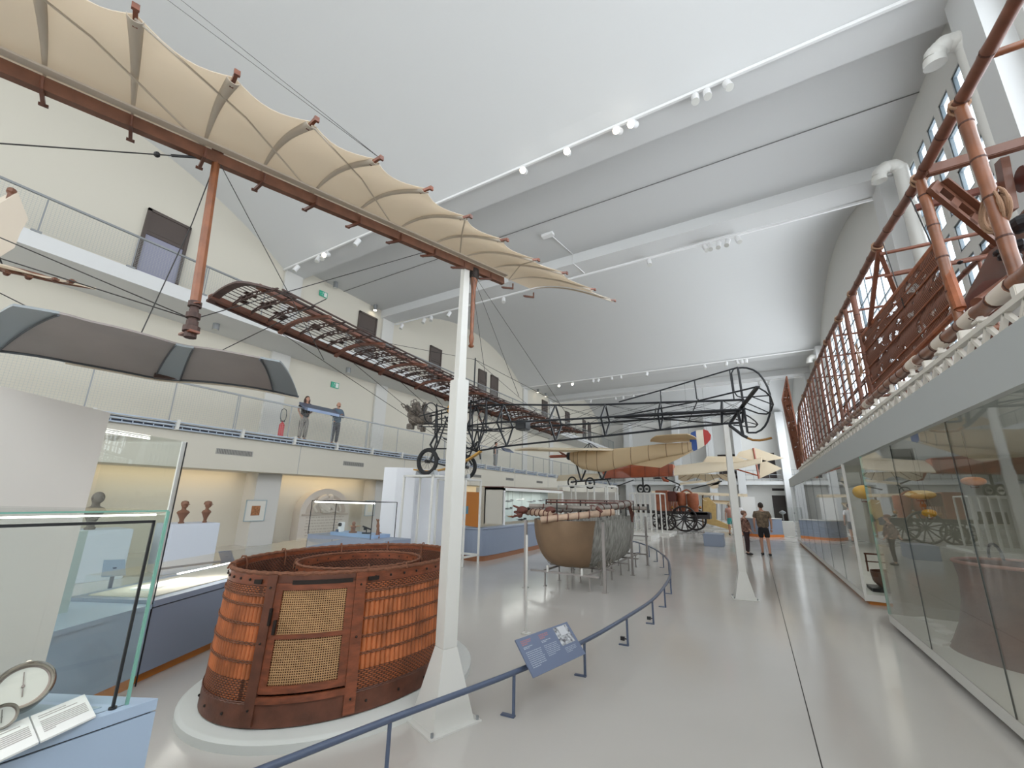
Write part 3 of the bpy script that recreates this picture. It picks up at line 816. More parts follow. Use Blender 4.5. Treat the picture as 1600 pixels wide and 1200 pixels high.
# cloth between ribs: hollowed trailing edge, sagging belly
mb = MB()
for i in range(NRIB - 1):
    A, B = rib_curve(i), rib_curve(i + 1)
    def f(u, v, A=A, B=B, i=i):
        k_ = v * 12; j = min(int(k_), 11); w_ = k_ - j
        pa = A[j].lerp(A[j + 1], w_); pb = B[j].lerp(B[j + 1], w_)
        p = pa.lerp(pb, u)
        sag = math.sin(PI * u)
        chord = ((A[0] - A[-1]) + (B[0] - B[-1])) * .5
        return p + chord * (.12 * sag * v ** 3) + Nn * (.02 * sag * math.sin(PI * v))
    mb.surf(f, 8, 12, .004)
mb.build('wing_cloth', M_CLOTH, GL, smooth=True)
for i in range(NRIB):
    A = rib_curve(i, lift=-.014)
    a0, a1 = A[0], A[-1]; d = (TEP[i] - (P0 + D * S[i])).normalized()
    n = len(A)
    # cloth sleeve round the rib, widest near the back
    mb = MB(); mb.surf(lambda u, v, A=A: (lambda q: q + D * (.006 + .026 * v ** .8) * math.cos(PI + PI * u) - Nn * (.004 + .022 * v ** .6) * math.sin(PI * u))(A[min(int(v * (n - 1)), n - 2)].lerp(A[min(int(v * (n - 1)), n - 2) + 1], v * (n - 1) - min(int(v * (n - 1)), n - 2))), 6, 12, .003)
    mb.build('rib_sleeve', M_SLEEVE, GL, smooth=True)
    s0 = P0 + D * S[i] - Nn * .05
    MB().bar(s0 - d * .078, s0 + d * .05, .016, .02, up=Nn).bar(s0 - d * .078 - D * .018, s0 - d * .078 + D * .018, .012, .014, up=Nn).tube([s0 + d * .045, s0 + d * .05 + Nn * .06], .008, 6).build('rib_nose', M_BWOOD2, GL)
    MB().bar(a1 - d * .05, a1 + d * .055 + Nn * .01, .018, .02, up=Nn).bar(a1 + d * .05 - D * .014, a1 + d * .05 + D * .014, .016, .03, up=Nn).build('rib_tip', M_BWOOD, GL)
for (i, j) in ((2, 5), (4, 7), (6, 9), (9, 11), (11, 13)):
    MB().tube([TEP[i] + Nn * .03, ((TEP[i] + P0 + D * S[j]) / 2) + Nn * .11, P0 + D * S[j] + Nn * .05], .006, 6).build('diagonal_seam', M_SLEEVE, GL, smooth=True)
# the strut, its iron foot
s2 = s_of(338); q = P0 + D * s2
r_ = ray(298, 520); qb = EYE + r_ * (math.hypot(q.x, q.y) * .985 / math.hypot(r_.x, r_.y))
def oct_(p, q_, r0, r1): return MB().tube([p, q_], [r0, r1], 8)
ax_ = (qb - q).normalized()
up_s = q + ax_ * -.06; mid = q + (qb - q) * .84
oct_(up_s, mid, .022, .028).build('strut', mat('orange_wood', lin(130, 78, 48), .4, var=.2, vscale=14, bump=.1), GL, smooth=True)
mb = MB()
for t, rr in ((.84, .034), (.88, .024), (.90, .036), (.94, .03), (.97, .042), (1.0, .03)):
    c = q.lerp(qb, t); mb.cyl(c, c + ax_ * .03, rr, 10)
mb.cyl(q.lerp(qb, .84), qb, .022, 8); mb.build('strut_fitting', mat('rusty_iron', lin(78, 58, 52), .7, var=.3, vscale=20), GL)
mb = MB(); mb.tube(arc_pts(q.lerp(qb, .85), .045, 0, 2 * PI, 16, (1, 0, 0), (0, .4, .1)), .005, 6); mb.bar(qb + V((-.09, 0, .0)), qb + V((.05, 0, .0)), .05, .012); mb.build('fitting_ring', M_BWOOD, GL)
MB().ball(up_s, .035, 8).build('strut_head', M_BWOOD2, GL)
# hanging paddle-shaped strut by the mast
pt = AP(741, 424, M1 + V((.05, .1, 0)), V((M1.x, M1.y, 0)).normalized()); pb = AP(736, 543, M1 + V((.05, .1, 0)), V((M1.x, M1.y, 0)).normalized())
L_ = (pb - pt); mb = MB()
mb.tube([pt + L_ * t for t in (0, .06, .16, .25, .6, .83, .88, .93, .96)], [.05, .052, .04, .028, .024, .02, .03, .026, .018], 10, flat=.8)
mb.build('paddle_strut', mat('orange_wood', lin(130, 78, 48), .4), GL, smooth=True)
MB().tube([pt + L_ * t for t in (-.02, .05, .15)], [.058, .062, .034], 10, flat=.82).build('paddle_cap', M_IRON, GL, smooth=True)
MB().ball(pb - L_ * .02, .028, 10, (1, 1, .7)).build('paddle_knob', mat('orange_wood', lin(130, 78, 48), .4), GL, smooth=True)
# lower grey surface (arched leather-grey skin)
zf, zn = 2.44, 2.52
FE = [AZ(u, v, zf) for u, v in ((-60, 540), (0, 548), (60, 556), (125, 568), (190, 580), (255, 592), (330, 597), (400, 606), (466, 620))]
NE = [AZ(u, v, zn) for u, v in ((20, 478), (95, 491), (140, 503), (185, 513), (235, 526), (285, 540), (335, 547), (385, 556), (437, 566))]
FE, NE = sm(FE), sm(NE)
M_LEATH = mat('grey_brown_leather', lin(152, 142, 138), .5, var=.08, vscale=3, bump=.05, bscale=60)
M_LEATHB = mat('blue_grey_binding', lin(146, 152, 156), .5)
def leaf(u, v, lift=0.0):
    k_ = u * (len(FE) - 1); j = min(int(k_), len(FE) - 2); w_ = k_ - j
    a = FE[j].lerp(FE[j + 1], w_); b = NE[j].lerp(NE[j + 1], w_)
    p = a.lerp(b, v); h = .03
    return p + V((0, 0, h * math.sin(PI * min(1, v * 1.0)) ** .8 + lift))
MB().surf(lambda u, v: leaf(.12 + .80 * u, v), 60, 16, .01).build('grey_skin', M_LEATH, GL, smooth=True)
MB().surf(lambda u, v: leaf(.12 * u, v), 6, 16, .012).build('end_band', M_LEATHB, GL, smooth=True)
MB().surf(lambda u, v: leaf(.92 + .08 * u, v), 6, 16, .012).build('end_band', M_LEATHB, GL, smooth=True)
MB().surf(lambda u, v: leaf(.60 + .07 * u, v, -.006), 6, 16, .012).build('centre_band', M_LEATHB, GL, smooth=True)
MB().tube([leaf(i / 60, 0) for i in range(61)], .010, 6).build('edge_binding', mat('dark_binding', lin(70, 74, 80), .5), GL, smooth=True)
for u_ in (.12, .92, .60, .67):
    MB().tube([leaf(u_, i / 16, -.008) for i in range(17)], .005, 6).build('skin_seam', MATS['dark_binding'], GL, smooth=True)
MB().tube([leaf(i / 60, 0) + V((0, 0, -.012)) for i in range(20, 61)], .007, 6).build('edge_underlay', M_CLOTH, GL, smooth=True)
cs = leaf(.635, .05); MB().bar(cs - D * .07, cs + D * .07, .04, .03).build('skin_bracket', MATS['rusty_iron'], GL)
# rigging
def wire(pts, r, name='rigging_wire', par=GL): MB().tube(pts, r, 6).build(name, M_WIRE, par)
fork = q.lerp(qb, .93)
wire([fork, AP(35, 350, fork + V((-.3, -.5, .5)), (D.x, D.y, 0)) if False else fork + (fork - fork) + V((-1.5, -1.1, .72))], .0035)
wire([fork, fork + V((-1.1, -.9, .38))], .0035)
wire([cs, cs + V((-.9, -1.0, .62))], .0035)
wire([cs, P0 + D * (S[7] + .2) + V((0, 0, -.75))], .003)
wire([fork, P0 + D * S[10] + V((0, 0, 0))], .003)
wire([q, q.lerp(leaf(.5, .8), .35) + V((0, 0, -.04)), leaf(.47, .9)], .003)
wire([q + V((.01, 0, 0)), leaf(.9, .9) + V((.25, .3, .05))], .0025)
for u_, v_ in ((640, 395), (668, 400), (700, 405)): pass
for du in (0, .12, .3): wire([P0 + V((0, 0, -.02)), fork + V((.9 + du * 2, 1.7 + du, -.05 - du))], .002)
for dx in (0, 22): wire([TEP[7].lerp(TEP[8], .1) + V((0, 0, .08)), AZ(246 + dx, -12, 6.5)], .002)
# turnbuckle cable from the spar towards the left gallery
t0 = q + V((-.01, 0, .01)); t1 = AP(-30, 222, t0, (t0.x, t0.y, 0)); 
dirc = (t1 - t0)
wire([t0, t1], .0035, 'turnbuckle_cable')
MB().cyl(t0 + dirc * .08, t0 + dirc * .24, .008, 8).build('turnbuckle', M_BLACK, GL)
MB().ball(t0 + dirc * .31, .016, 8, (1.4, 1, 1)).build('thimble', M_BLACK, GL)

# ================================================================ LOW BARRIER WITH READING PANEL
posts = [(-1.86, 3.32), (-1.64, 4.37), (-1.51, 5.5), (-1.43, 6.6), (-1.46, 7.7), (-1.55, 8.82), (-1.74, 9.94), (-1.95, 11.0), (-2.26, 12.04), (-2.62, 13.06), (-3.04, 14.0), (-3.55, 14.9), (-4.2, 15.7), (-4.95, 16.4)]
near = [(-2.46, 1.2), (-2.17, 2.26)]
RL = [V((x, y, .315)) for x, y in [(-2.82, .15)] + near + posts]
BR = thing('floor_barrier', (-1.9, 6, 0), 'low slate-blue tubular barrier curving across the floor in front of the aircraft', 'barrier')
MB().tube(sm(RL), .021, 12).build('rail', M_RAILB, BR, smooth=True)
for i, (x, y) in enumerate([(-2.82, .15)] + near + posts):
    mb = MB(); mb.tube([(x, y, .01), (x, y, .31)], .0135, 10)
    mb.build('post', M_RAILB, BR, smooth=True)
    MB().rbox((x - .045, y - .01, .005), .12, .045, .012, rz=.1).build('foot', M_RAILB, BR, bevel=.003)
for i in (2, 3): 
    x, y = posts[i]; MB().rbox((x - .06, y, .07), .05, .03, .04).cyl((x - .04, y, .07), (x, y, .07), .008, 6).build('sensor_box', M_BLACK, BR)
BRr, BL = AZ(915, 1021, .31), AZ(834, 1059, .30)
TL = AP(805, 1000, BL, (BRr - BL).normalized()); TR = TL + (BRr - BL)
ex = (BRr - BL).normalized(); ey = (TL - BL); ey = (ey - ex * ey.dot(ex)).normalized(); wv = ((BRr - BL).length + (TR - TL).length) / 2; hv = (TL - BL).length
O = BL; nz_ = ex.cross(ey).normalized()
SG = thing('information_sign', (BL + BRr) / 2, 'slanted slate-blue reading panel with photo and text on the low barrier', 'information panel')
def pl(x, y, z=0.0): return O + ex * (x * wv) + ey * (y * hv) + nz_ * z
mb = MB(); mb.hexa([pl(0, 0, -.012), pl(1, 0, -.012), pl(1, 1, -.012), pl(0, 1, -.012), pl(0, 0), pl(1, 0), pl(1, 1), pl(0, 1)]); mb.build('board', mat('panel_blue', lin(106, 118, 144), .4), SG)
MB().bar(pl(.5, .15, -.012), pl(.5, .15, -.05), .03, .03).build('clamp', M_BLACK, SG)
M_TXT = mat('text_pale', lin(178, 186, 200), .6); M_TXTR = mat('text_salmon', lin(170, 120, 124), .6)
rnd = random.Random(4)
def textblock(name, x0, x1, y0, y1, rows, m, ragged=.15, hh=.5):
    mb = MB(); ph = (y1 - y0) / rows
    for r in range(rows):
        y = y1 - (r + .5) * ph; xe = x1 - rnd.random() * ragged * (x1 - x0)
        if r == rows - 1: xe = lerp(x0, x1, .5)
        x = x0
        while x < xe:
            l = rnd.uniform(.012, .035); x2 = min(x + l, xe)
            mb.hexa([pl(x, y - ph * hh / 2, .0002), pl(x2, y - ph * hh / 2, .0002), pl(x2, y + ph * hh / 2, .0002), pl(x, y + ph * hh / 2, .0002), pl(x, y - ph * hh / 2, .0008), pl(x2, y - ph * hh / 2, .0008), pl(x2, y + ph * hh / 2, .0008), pl(x, y + ph * hh / 2, .0008)])
            x = x2 + .006
    o = mb.build(name, m, SG); o['kind'] = 'stuff'
textblock('heading', .06, .24, .78, .93, 3, M_TXTR, hh=.6); textblock('heading', .38, .56, .78, .93, 3, M_TXTR, hh=.6)
textblock('subheading', .06, .24, .68, .75, 2, M_TXT); textblock('subheading', .38, .56, .68, .75, 2, M_TXT)
textblock('body_text', .06, .33, .18, .62, 9, M_TXT, .1, .35); textblock('body_text', .38, .64, .3, .62, 7, M_TXT, .1, .3); textblock('caption', .7, .93, .2, .36, 4, M_TXT, .1, .3)
mb = MB(); mb.hexa([pl(.68, .42, .0002), pl(.95, .42, .0002), pl(.95, .95, .0002), pl(.68, .95, .0002), pl(.68, .42, .001), pl(.95, .42, .001), pl(.95, .95, .001), pl(.68, .95, .001)])
mb.build('photograph', mat('photo_grey', lin(70, 70, 78), .5, col2=lin(205, 208, 212), vscale=38), SG)
mb = MB(); mb.hexa([pl(.76, .68, .001), pl(.9, .68, .001), pl(.9, .94, .001), pl(.76, .94, .001), pl(.76, .68, .0016), pl(.9, .68, .0016), pl(.9, .94, .0016), pl(.76, .94, .0016)])
mb.build('photograph_highlight', mat('photo_white', lin(206, 208, 212), .5), SG)

# ================================================================ NEAR LABEL CASE (lower left)
zt = .9
K0 = V((-2.15, .93, 0)); K1 = V((-2.15, -1.2, 0)); K2 = V((-3.3, -1.2, 0)); K3 = V((-3.3, .34, 0))
LC = thing('label_case', (-2.7, -.1, 0), 'pale blue display case with a glass hood in the lower left corner, barometers inside', 'display case')
def poly(z, off=0.0):
    c = (K0 + K1 + K2 + K3) / 4
    return [V((p.x + (c.x - p.x) * off, p.y + (c.y - p.y) * off, z)) for p in (K0, K1, K2, K3)]
M_CASE = mat('case_blue', lin(166, 184, 206), .42)
MB().prism(poly(0), (0, 0, zt - .045)).build('cabinet', M_CASE, LC)
MB().prism(poly(zt - .045, .012), (0, 0, .006)).build('shadow_gap', MATS.get('joint', M_GREY), LC)
MB().prism(poly(zt - .039), (0, 0, .039)).build('top', M_CASE, LC)
G0 = V((-2.19, .845, 0)); G1 = V((-2.19, -1.15, 0)); dd = (K3 - K0).normalized(); G3 = G0 + dd * 1.15
def pane(name, a, b, z0, z1, par, th=.008, m=None):
    d = (b - a).normalized(); n_ = V((-d.y, d.x, 0)) * th
    return MB().hexa([V((a.x, a.y, z0)), V((b.x, b.y, z0)), V((b.x, b.y, z0)) + n_, V((a.x, a.y, z0)) + n_, V((a.x, a.y, z1)), V((b.x, b.y, z1)), V((b.x, b.y, z1)) + n_, V((a.x, a.y, z1)) + n_])
def pane_o(name, a, b, z0, z1, par, th=.008, m=None):
    mb = MB(); d = (b - a).normalized(); n_ = V((-d.y, d.x, 0)) * th
    mb.hexa([V((a.x, a.y, z0)), V((b.x, b.y, z0)), V((b.x, b.y, z0)) + n_, V((a.x, a.y, z0)) + n_, V((a.x, a.y, z1)), V((b.x, b.y, z1)), V((b.x, b.y, z1)) + n_, V((a.x, a.y, z1)) + n_])
    return mb.build(name, m or M_GLASS, par)
pane_o('front_glass', G1, G0, zt, 1.62, LC); pane_o('end_glass', G0, G3, zt, 1.62, LC)
mb = MB(); mb.prism([V((p.x, p.y, 1.62)) for p in (G0, G1, G1 + V((-1.05, 0, 0)), G3)], (0, 0, .008)); mb.build('top_glass', M_GLASS, LC)
MB().bar(V((G0.x, G0.y, zt)), V((G0.x, G0.y, 1.62)), .010, .010).build('glass_corner_edge', M_GEDGE, LC)
MB().bar(V((G0.x, G0.y, 1.622)), V((G1.x, G1.y, 1.622)), .008, .006).build('glass_top_edge', M_GEDGE, LC)
MB().bar(V((G0.x - .03, G0.y - .03, 1.606)), V((G0.x - .03, G1.y, 1.606)), .012, .006).build('led_strip', M_STRIP, LC)
rb = AZ(176, 1106, zt + .004)
MB().bar(rb, V((rb.x, rb.y, 1.585)), .009, .009).bar(V((rb.x, rb.y, 1.58)), V((rb.x, rb.y - 1.6, 1.58)), .009, .011).cyl(rb - V((0, 0, .004)), rb + V((0, 0, .003)), .013, 12).build('black_frame', M_BLACK, LC)
# base line inside
MB().prism([V((p.x, p.y, zt)) for p in (G0 + dd * .02 + V((-.03, -.05, 0)), G1 + V((-.04, .05, 0)), G1 + V((-1.0, .05, 0)), G3 + V((0, -.05, 0)))], (0, 0, .003)).build('inner_tray', mat('tray_grey_blue', lin(160, 178, 190), .5), LC)
# label cards
def card(cn, lab):
    a, b, c, d = [AZ(u, v, zt + .012) for u, v in cn]
    R = thing('label_card', (a + b + c + d) / 4 - V((0, 0, .009)), lab, 'label card', 'white label cards in the near case')
    up_ = V((0, 0, .006)); mb = MB(); mb.hexa([a - up_, b - up_, c - up_ , d - up_, a + up_ * 2, b + up_ * 2, c, d]); mb.build('card', M_WHITE, R)
    def q_(x, y, z): 
        lo = d.lerp(c, x); hi = (a + up_ * 2).lerp(b + up_ * 2, x); return lo.lerp(hi, y) + V((0, 0, z))
    mb = MB()
    for r in range(7):
        y = .62 - r * .065; x1 = .93 if r < 6 else .3
        mb.hexa([q_(.1, y, .0004), q_(x1, y, .0004), q_(x1, y + .03, .0004), q_(.1, y + .03, .0004), q_(.1, y, .001), q_(x1, y, .001), q_(x1, y + .03, .001), q_(.1, y + .03, .001)])
    for r in range(2):
        y = .84 - r * .08; mb.hexa([q_(.1, y, .0004), q_(.6 + .2 * r, y, .0004), q_(.6 + .2 * r, y + .03, .0004), q_(.1, y + .03, .0004), q_(.1, y, .001), q_(.6 + .2 * r, y, .001), q_(.6 + .2 * r, y + .03, .001), q_(.1, y + .03, .001)])
    o = mb.build('printed_lines', mat('print_grey', lin(176, 172, 168), .7), R); o['kind'] = 'stuff'
card([(46, 1125), (131, 1090), (150, 1118), (64, 1158)], 'white printed label card nearest the glass corner of the near case')
card([(-48, 1164), (43, 1126), (61, 1159), (-32, 1203)], 'white printed label card left of the other one, cut by the picture edge')
# barometers
M_NICK = mat('nickel', lin(168, 160, 152), .22, metal=.9); M_DIAL = mat('dial_face', lin(190, 188, 180), .4); M_RIMD = mat('dial_rim', lin(120, 108, 102), .3, metal=.6)
def gauge(c, nrm, r, lab, depth, ringt=True):
    R = thing('barometer', V((c.x, c.y, zt + .003)), lab, 'barometer', None)
    nrm = nrm.normalized(); a = nrm.cross(V((0, 0, 1))).normalized(); b = a.cross(nrm).normalized()
    A = Matrix((a, b, nrm)).transposed()
    MB().lathe([(r * .2, -depth), (r * .92, -depth * .95), (r * 1.0, -depth * .2), (r, 0)], c, 48, ax=A).build('housing', M_NICK, R, smooth=True)
    MB().lathe([(r * .88, 0.0), (r * 1.02, .0), (r * 1.05, .012), (r * .98, .024), (r * .88, .016), (r * .86, .004)], c, 48, ax=A, cap=False).build('bezel', M_NICK, R, smooth=True)
    MB().lathe([(0.0001, .003), (r * .74, .003), (r * .88, .006)], c, 48, ax=A).build('dial', M_DIAL, R)
    MB().lathe([(r * .74, .0045), (r * .86, .008)], c, 48, ax=A, cap=False).build('dial_shade_ring', M_RIMD, R)
    mb = MB()
    for k_ in range(60):
        t = k_ * PI / 30; l = .62 if k_ % 5 else .58
        d_ = a * math.cos(t) + b * math.sin(t); mb.bar(c + nrm * .0045 + d_ * r * l, c + nrm * .0045 + d_ * r * .68, .0012, .0008, up=nrm)
    o = mb.build('scale_marks', mat('mark', lin(110, 106, 100), .6), R); o['kind'] = 'stuff'
    hd = (b * .95 + a * .12).normalized()
    MB().bar(c + nrm * .009 - hd * r * .45, c + nrm * .009 + hd * r * .62, .003, .001, up=nrm).cyl(c + nrm * .004, c + nrm * .013, r * .06, 12).build('needle', MATS['mark'] if not ringt else M_RIMD, R)
    if ringt:
        rc = c + b * r * 1.09 - nrm * .02; MB().tube(arc_pts(rc, r * .11, 0, 2 * PI, 20, a, b), .004, 6).build('hanging_ring', M_NICK, R, smooth=True)
c1 = AP(38, 1076, AZ(20, 1130, zt), (1, 0, 0)); c1 = V((c1.x - .02, c1.y, max(c1.z, zt + .09)))
gauge(c1, V((.80, -.18, .55)), .078, 'round nickel barometer with a white dial leaning in the near case', .06)
c2 = AP(2, 1122, c1 + V((.09, 0, 0)), (1, 0, 0))
gauge(c2, V((.85, -.15, .5)), .038, 'small pale round dial in front of the large nickel barometer', .02, False)
# white partition behind the case
pc = AX(173, 645, -3.6); dq = V((math.sin(math.radians(-37.1)), math.cos(math.radians(-37.1)), 0)); nq = V((-dq.y, dq.x, 0))
a = V((pc.x, pc.y, 0)); b_ = a - dq * 1.6
o = MB().hexa([a, b_, b_ + nq * .12, a + nq * .12, a + V((0, 0, pc.z)), b_ + V((0, 0, pc.z)), b_ + nq * .12 + V((0, 0, pc.z)), a + nq * .12 + V((0, 0, pc.z))]) 
mb = MB(); mb.hexa([a, b_, b_ + nq * .12, a + nq * .12, a + V((0, 0, pc.z)), b_ + V((0, 0, pc.z)), b_ + nq * .12 + V((0, 0, pc.z)), a + nq * .12 + V((0, 0, pc.z))])
tag(mb.build('partition_panel', mat('partition_beige', lin(224, 218, 210), .8)), 'tall blank off-white partition standing behind the near glass case', 'partition')
# ================================================================ SKELETON MONOPLANE
M_RIB = mat('dark_rib_wood', lin(66, 44, 38), .5, var=.3, vscale=6)
M_RIB2 = mat('red_rib_wood', lin(108, 66, 50), .5, var=.25, vscale=5)
M_FRAME = mat('black_tube', lin(30, 33, 38), .4)
M_TYRE = mat('black_tyre', lin(38, 39, 41), .75)
M_SPOKE = mat('spoke_steel', lin(120, 118, 114), .4, metal=.5)
M_ENG = mat('engine_grey', lin(112, 104, 96), .5, metal=.3, var=.6, vscale=12, bump=.4)
M_YEL = mat('yellow_varnish', lin(196, 146, 56), .4, var=.15, vscale=8)
Y0 = 9.2
SK = thing('skeleton_monoplane', (-5.5, Y0, 2.2), 'uncovered monoplane with dark tube fuselage, brown ribbed wings and fan engine on white stands', 'aircraft')
def LEp(y): 
    t = abs(y - Y0) / 6.7
    return V((-7.02, y, 4.28 + .32 * t ** 1.3 if y < Y0 else 4.28 + .04 * t))
def TEp(y): 
    p = LEp(y); return V((-5.60, y, p.z + .01))
def WP(y, t, lift=0.0):
    a, b = LEp(y), TEp(y); tt = t
    return a.lerp(b, t) + V((0, 0, .12 * math.sin(PI * t ** .75) + lift))
YA, YB_ = 2.62, 15.85
# leading beam (broad plank), rear beams
def loft(name, f, n, par, m, cross):
    mb = MB(); rings = []
    for i in range(n + 1):
        rings.append([mb.bm.verts.new(f(i / n) + c) for c in cross])
    for i in range(n):
        for k_ in range(len(cross)): mb.bm.faces.new((rings[i][k_], rings[i][(k_ + 1) % len(cross)], rings[i + 1][(k_ + 1) % len(cross)], rings[i + 1][k_]))
    mb.bm.faces.new(rings[0]); mb.bm.faces.new(list(reversed(rings[-1])))
    return mb.build(name, m, par)
def rect(w_, h_): return [V((-w_, 0, -h_)), V((w_, 0, -h_)), V((w_, 0, h_)), V((-w_, 0, h_))]
loft('leading_spar', lambda t: WP(lerp(YA, YB_, t), .06), 24, SK, M_RIB2, rect(.06, .035))
loft('leading_edge', lambda t: WP(lerp(YA, YB_, t), 0), 24, SK, M_RIB, rect(.018, .018))
loft('rear_spar', lambda t: WP(lerp(YA + .2, YB_, t), .72), 24, SK, M_RIB2, rect(.05, .03))
loft('rear_batten', lambda t: WP(lerp(YA + .3, YB_, t), .86), 24, SK, M_RIB, rect(.022, .012))
loft('trailing_edge', lambda t: WP(lerp(YA + .35, YB_ , t), .99), 24, SK, M_RIB, rect(.014, .01))
for k_ in range(9):
    tt = .15 + k_ * .065
    loft('stringer', lambda t: WP(lerp(YA + .12, YB_ - .1, t), tt, .022), 24, SK, M_RIB, rect(.0055, .0045))
# end ribs: broad curved tips
for (y, s_) in ((YA, 1), (YB_, -1)):
    pts = [WP(y + s_ * .5 * (max(0, t - .55) / .45) ** 2, t) for t in [i / 14 for i in range(15)]]
    MB().surf(lambda u, v: pts[min(int(u * 14), 13)].lerp(pts[min(int(u * 14) + 1, 14)], u * 14 - min(int(u * 14), 13)) + V((0, s_ * (.11 * v), 0)), 14, 1, .03).build('wing_tip', M_RIB, SK)
i = 0; y = YA + .3
rnd = random.Random(7)
blk = MB()
while y < YB_ - .15:
    heavy = i % 4 == 3
    n = 10
    if heavy:
        MB().surf(lambda u, v: WP(y, u * .98) + V((0, (v - .5) * .07, -.02)), n, 1, .045).build('heavy_rib', M_RIB2, SK)
    else:
        mb = MB()
        for dz in (0, -.055):
            for dy in ((0,) if dz else (0,)):
                mb.surf(lambda u, v: WP(y, .02 + u * .96) + V((0, (v - .5) * .02, dz * math.sin(PI * u) ** .5)), n, 1, .014)
        for q_ in range(9):
            u = .08 + q_ * .1; a = WP(y, u); mb.bar(a, a + V((0, 0, -.055)), .014, .03)
        mb.build('light_rib', M_RIB, SK)
    for q_ in range(9):
        if rnd.random() < .6:
            tt = .15 + rnd.randrange(8) * .065; a = WP(y + .15 * rnd.random(), tt + .03, .02)
            blk.rbox(a, .07, .09, .018)
    i += 1; y += .29
o = blk.build('spacer_blocks', M_RIB, SK); o['kind'] = 'stuff'
# fuselage: lozenge section
def F(u, v, y=Y0): return AY(u, v, y)
top = [F(744, 634), F(787, 632), F(868, 633), F(946, 632), F(1032, 629), F(1128, 626), F(1162, 624.5)]
bot = [F(744, 705), F(792, 697), F(868, 689), F(946, 681), F(1032, 671.5), F(1128, 662.5), F(1160, 660)]
sta = []
for a, b in zip(top, bot):
    x = (a.x + b.x) / 2; sta.append((V((a.x, Y0, a.z)), V((b.x, Y0, b.z)), (a.z + b.z) / 2 + .0))
hw = [.42, .42, .38, .33, .27, .2, .17]
T_ = [a for a, b, c in sta]; B_ = [b for a, b, c in sta]
L_ = [V(((a.x + b.x) / 2, Y0 - h, c)) for (a, b, c), h in zip(sta, hw)]; R_ = [V(((a.x + b.x) / 2, Y0 + h, c)) for (a, b, c), h in zip(sta, hw)]
nose = V((-8.2, Y0, 3.95))
for P in (T_, L_, R_): MB().tube([nose + V((0, (P[0].y - Y0) * .5, (P[0].z - nose.z) * .4))] + P, .024, 8).build('longeron', M_FRAME, SK, smooth=True)
MB().tube([V((-7.6, Y0, 3.35))] + B_, .024, 8).build('longeron', M_FRAME, SK, smooth=True)
for a, b, l, r in zip(T_, B_, L_, R_):
    mb = MB()
    for p, q_ in ((a, l), (a, r), (b, l), (b, r)): mb.bar(p, q_, .035, .035)
    mb.build('frame_bay', M_FRAME, SK)
for i in range(len(T_) - 1):
    mb = MB()
    for P, Q in ((T_, L_), (T_, R_), (B_, L_), (B_, R_)):
        mb.tube([P[i], Q[i + 1]], .004, 5); mb.tube([Q[i], P[i + 1]], .004, 5)
    mb.build('bracing_wire', M_WIRE, SK)
# front framework between wing and lower longeron
mb = MB()
for (u, v, u2, v2) in ((738, 640, 738, 705), (724, 640, 724, 672), (760, 640, 745, 706), (690, 640, 690, 665)):
    mb.bar(F(u, v), F(u2, v2), .03)
for x in (-7.6, -7.0, -6.4, -5.9):
    for s_ in (-1, 1): mb.bar((x, Y0 + s_ * .4, 3.5), (x, Y0 + s_ * .4, 4.3), .03)
    mb.bar((x, Y0 - .4, 3.5), (x, Y0 + .4, 3.5), .03); mb.bar((x, Y0 - .4, 4.25), (x, Y0 + .4, 4.25), .03)
for s_ in (-1, 1):
    mb.bar((-8.3, Y0 + s_ * .35, 4.0), (-5.8, Y0 + s_ * .4, 4.28), .03); mb.bar((-8.3, Y0 + s_ * .3, 3.7), (-5.8, Y0 + s_ * .4, 3.5), .03)
mb.build('cabane_frame', M_FRAME, SK)
# seat, tank, wheel
MB().rbox((-5.0, Y0, 3.55), .3, .3, .25).build('black_box', M_BLACK, SK, bevel=.02)
MB().cyl((-7.2, Y0 - .25, 4.15), (-7.2, Y0 + .25, 4.15), .14, 16).build('fuel_tank', M_YEL, SK, smooth=True)
MB().tube(arc_pts((-6.3, Y0, 3.9), .14, 0, 2 * PI, 20, (0, 1, 0), (.2, 0, 1)), .012, 6).build('control_wheel', M_RIB2, SK)
# engine: seven cylinders fanned upward
E0 = AY(655, 652, Y0)
EN = MB().cyl(E0 + V((-.25, 0, -.05)), E0 + V((.35, 0, -.05)), .2, 16).cyl(E0 + V((-.35, 0, -.05)), E0 + V((-.25, 0, -.05)), .1, 12).build('engine', M_ENG, SK)
for k_ in range(7):
    a_ = lerp(-1.25, 1.25, k_ / 6); row = -.15 if k_ % 2 else .08
    d = V((-.22 if k_ % 2 else -.05, math.sin(a_), math.cos(a_) * 1.0)).normalized(); c = E0 + V((row, 0, 0))
    mb = MB(); mb.cyl(c + d * .12, c + d * .48, .065, 12)
    for f_ in range(5): mb.cyl(c + d * (.2 + f_ * .05), c + d * (.215 + f_ * .05), .085, 12)
    mb.build('cylinder', M_ENG, EN)
    MB().tube([c + d * .48, c + d * .56 + V((-.03, 0, 0)), c + d * .56 + V((-.12, 0, 0)), c + d * .4 + V((-.14, 0, 0))], .016, 6).build('intake_pipe', M_ENG, EN)
for (dx, dy, dz) in ((-.35, .1, -.25), (-.2, -.2, -.3), (.05, .15, -.35), (.15, -.1, -.32), (-.4, 0, .1)):
    MB().rbox(E0 + V((dx, dy, dz)), .14, .12, .16, rz=dx * 3).build('engine_block', M_ENG, EN, bevel=.015)
MB().tube(arc_pts(E0 + V((.45, 0, .1)), .3, 0, 2 * PI, 24, (0, 1, 0), (.1, 0, 1)), .02, 6).build('intake_ring', M_BLACK, SK)
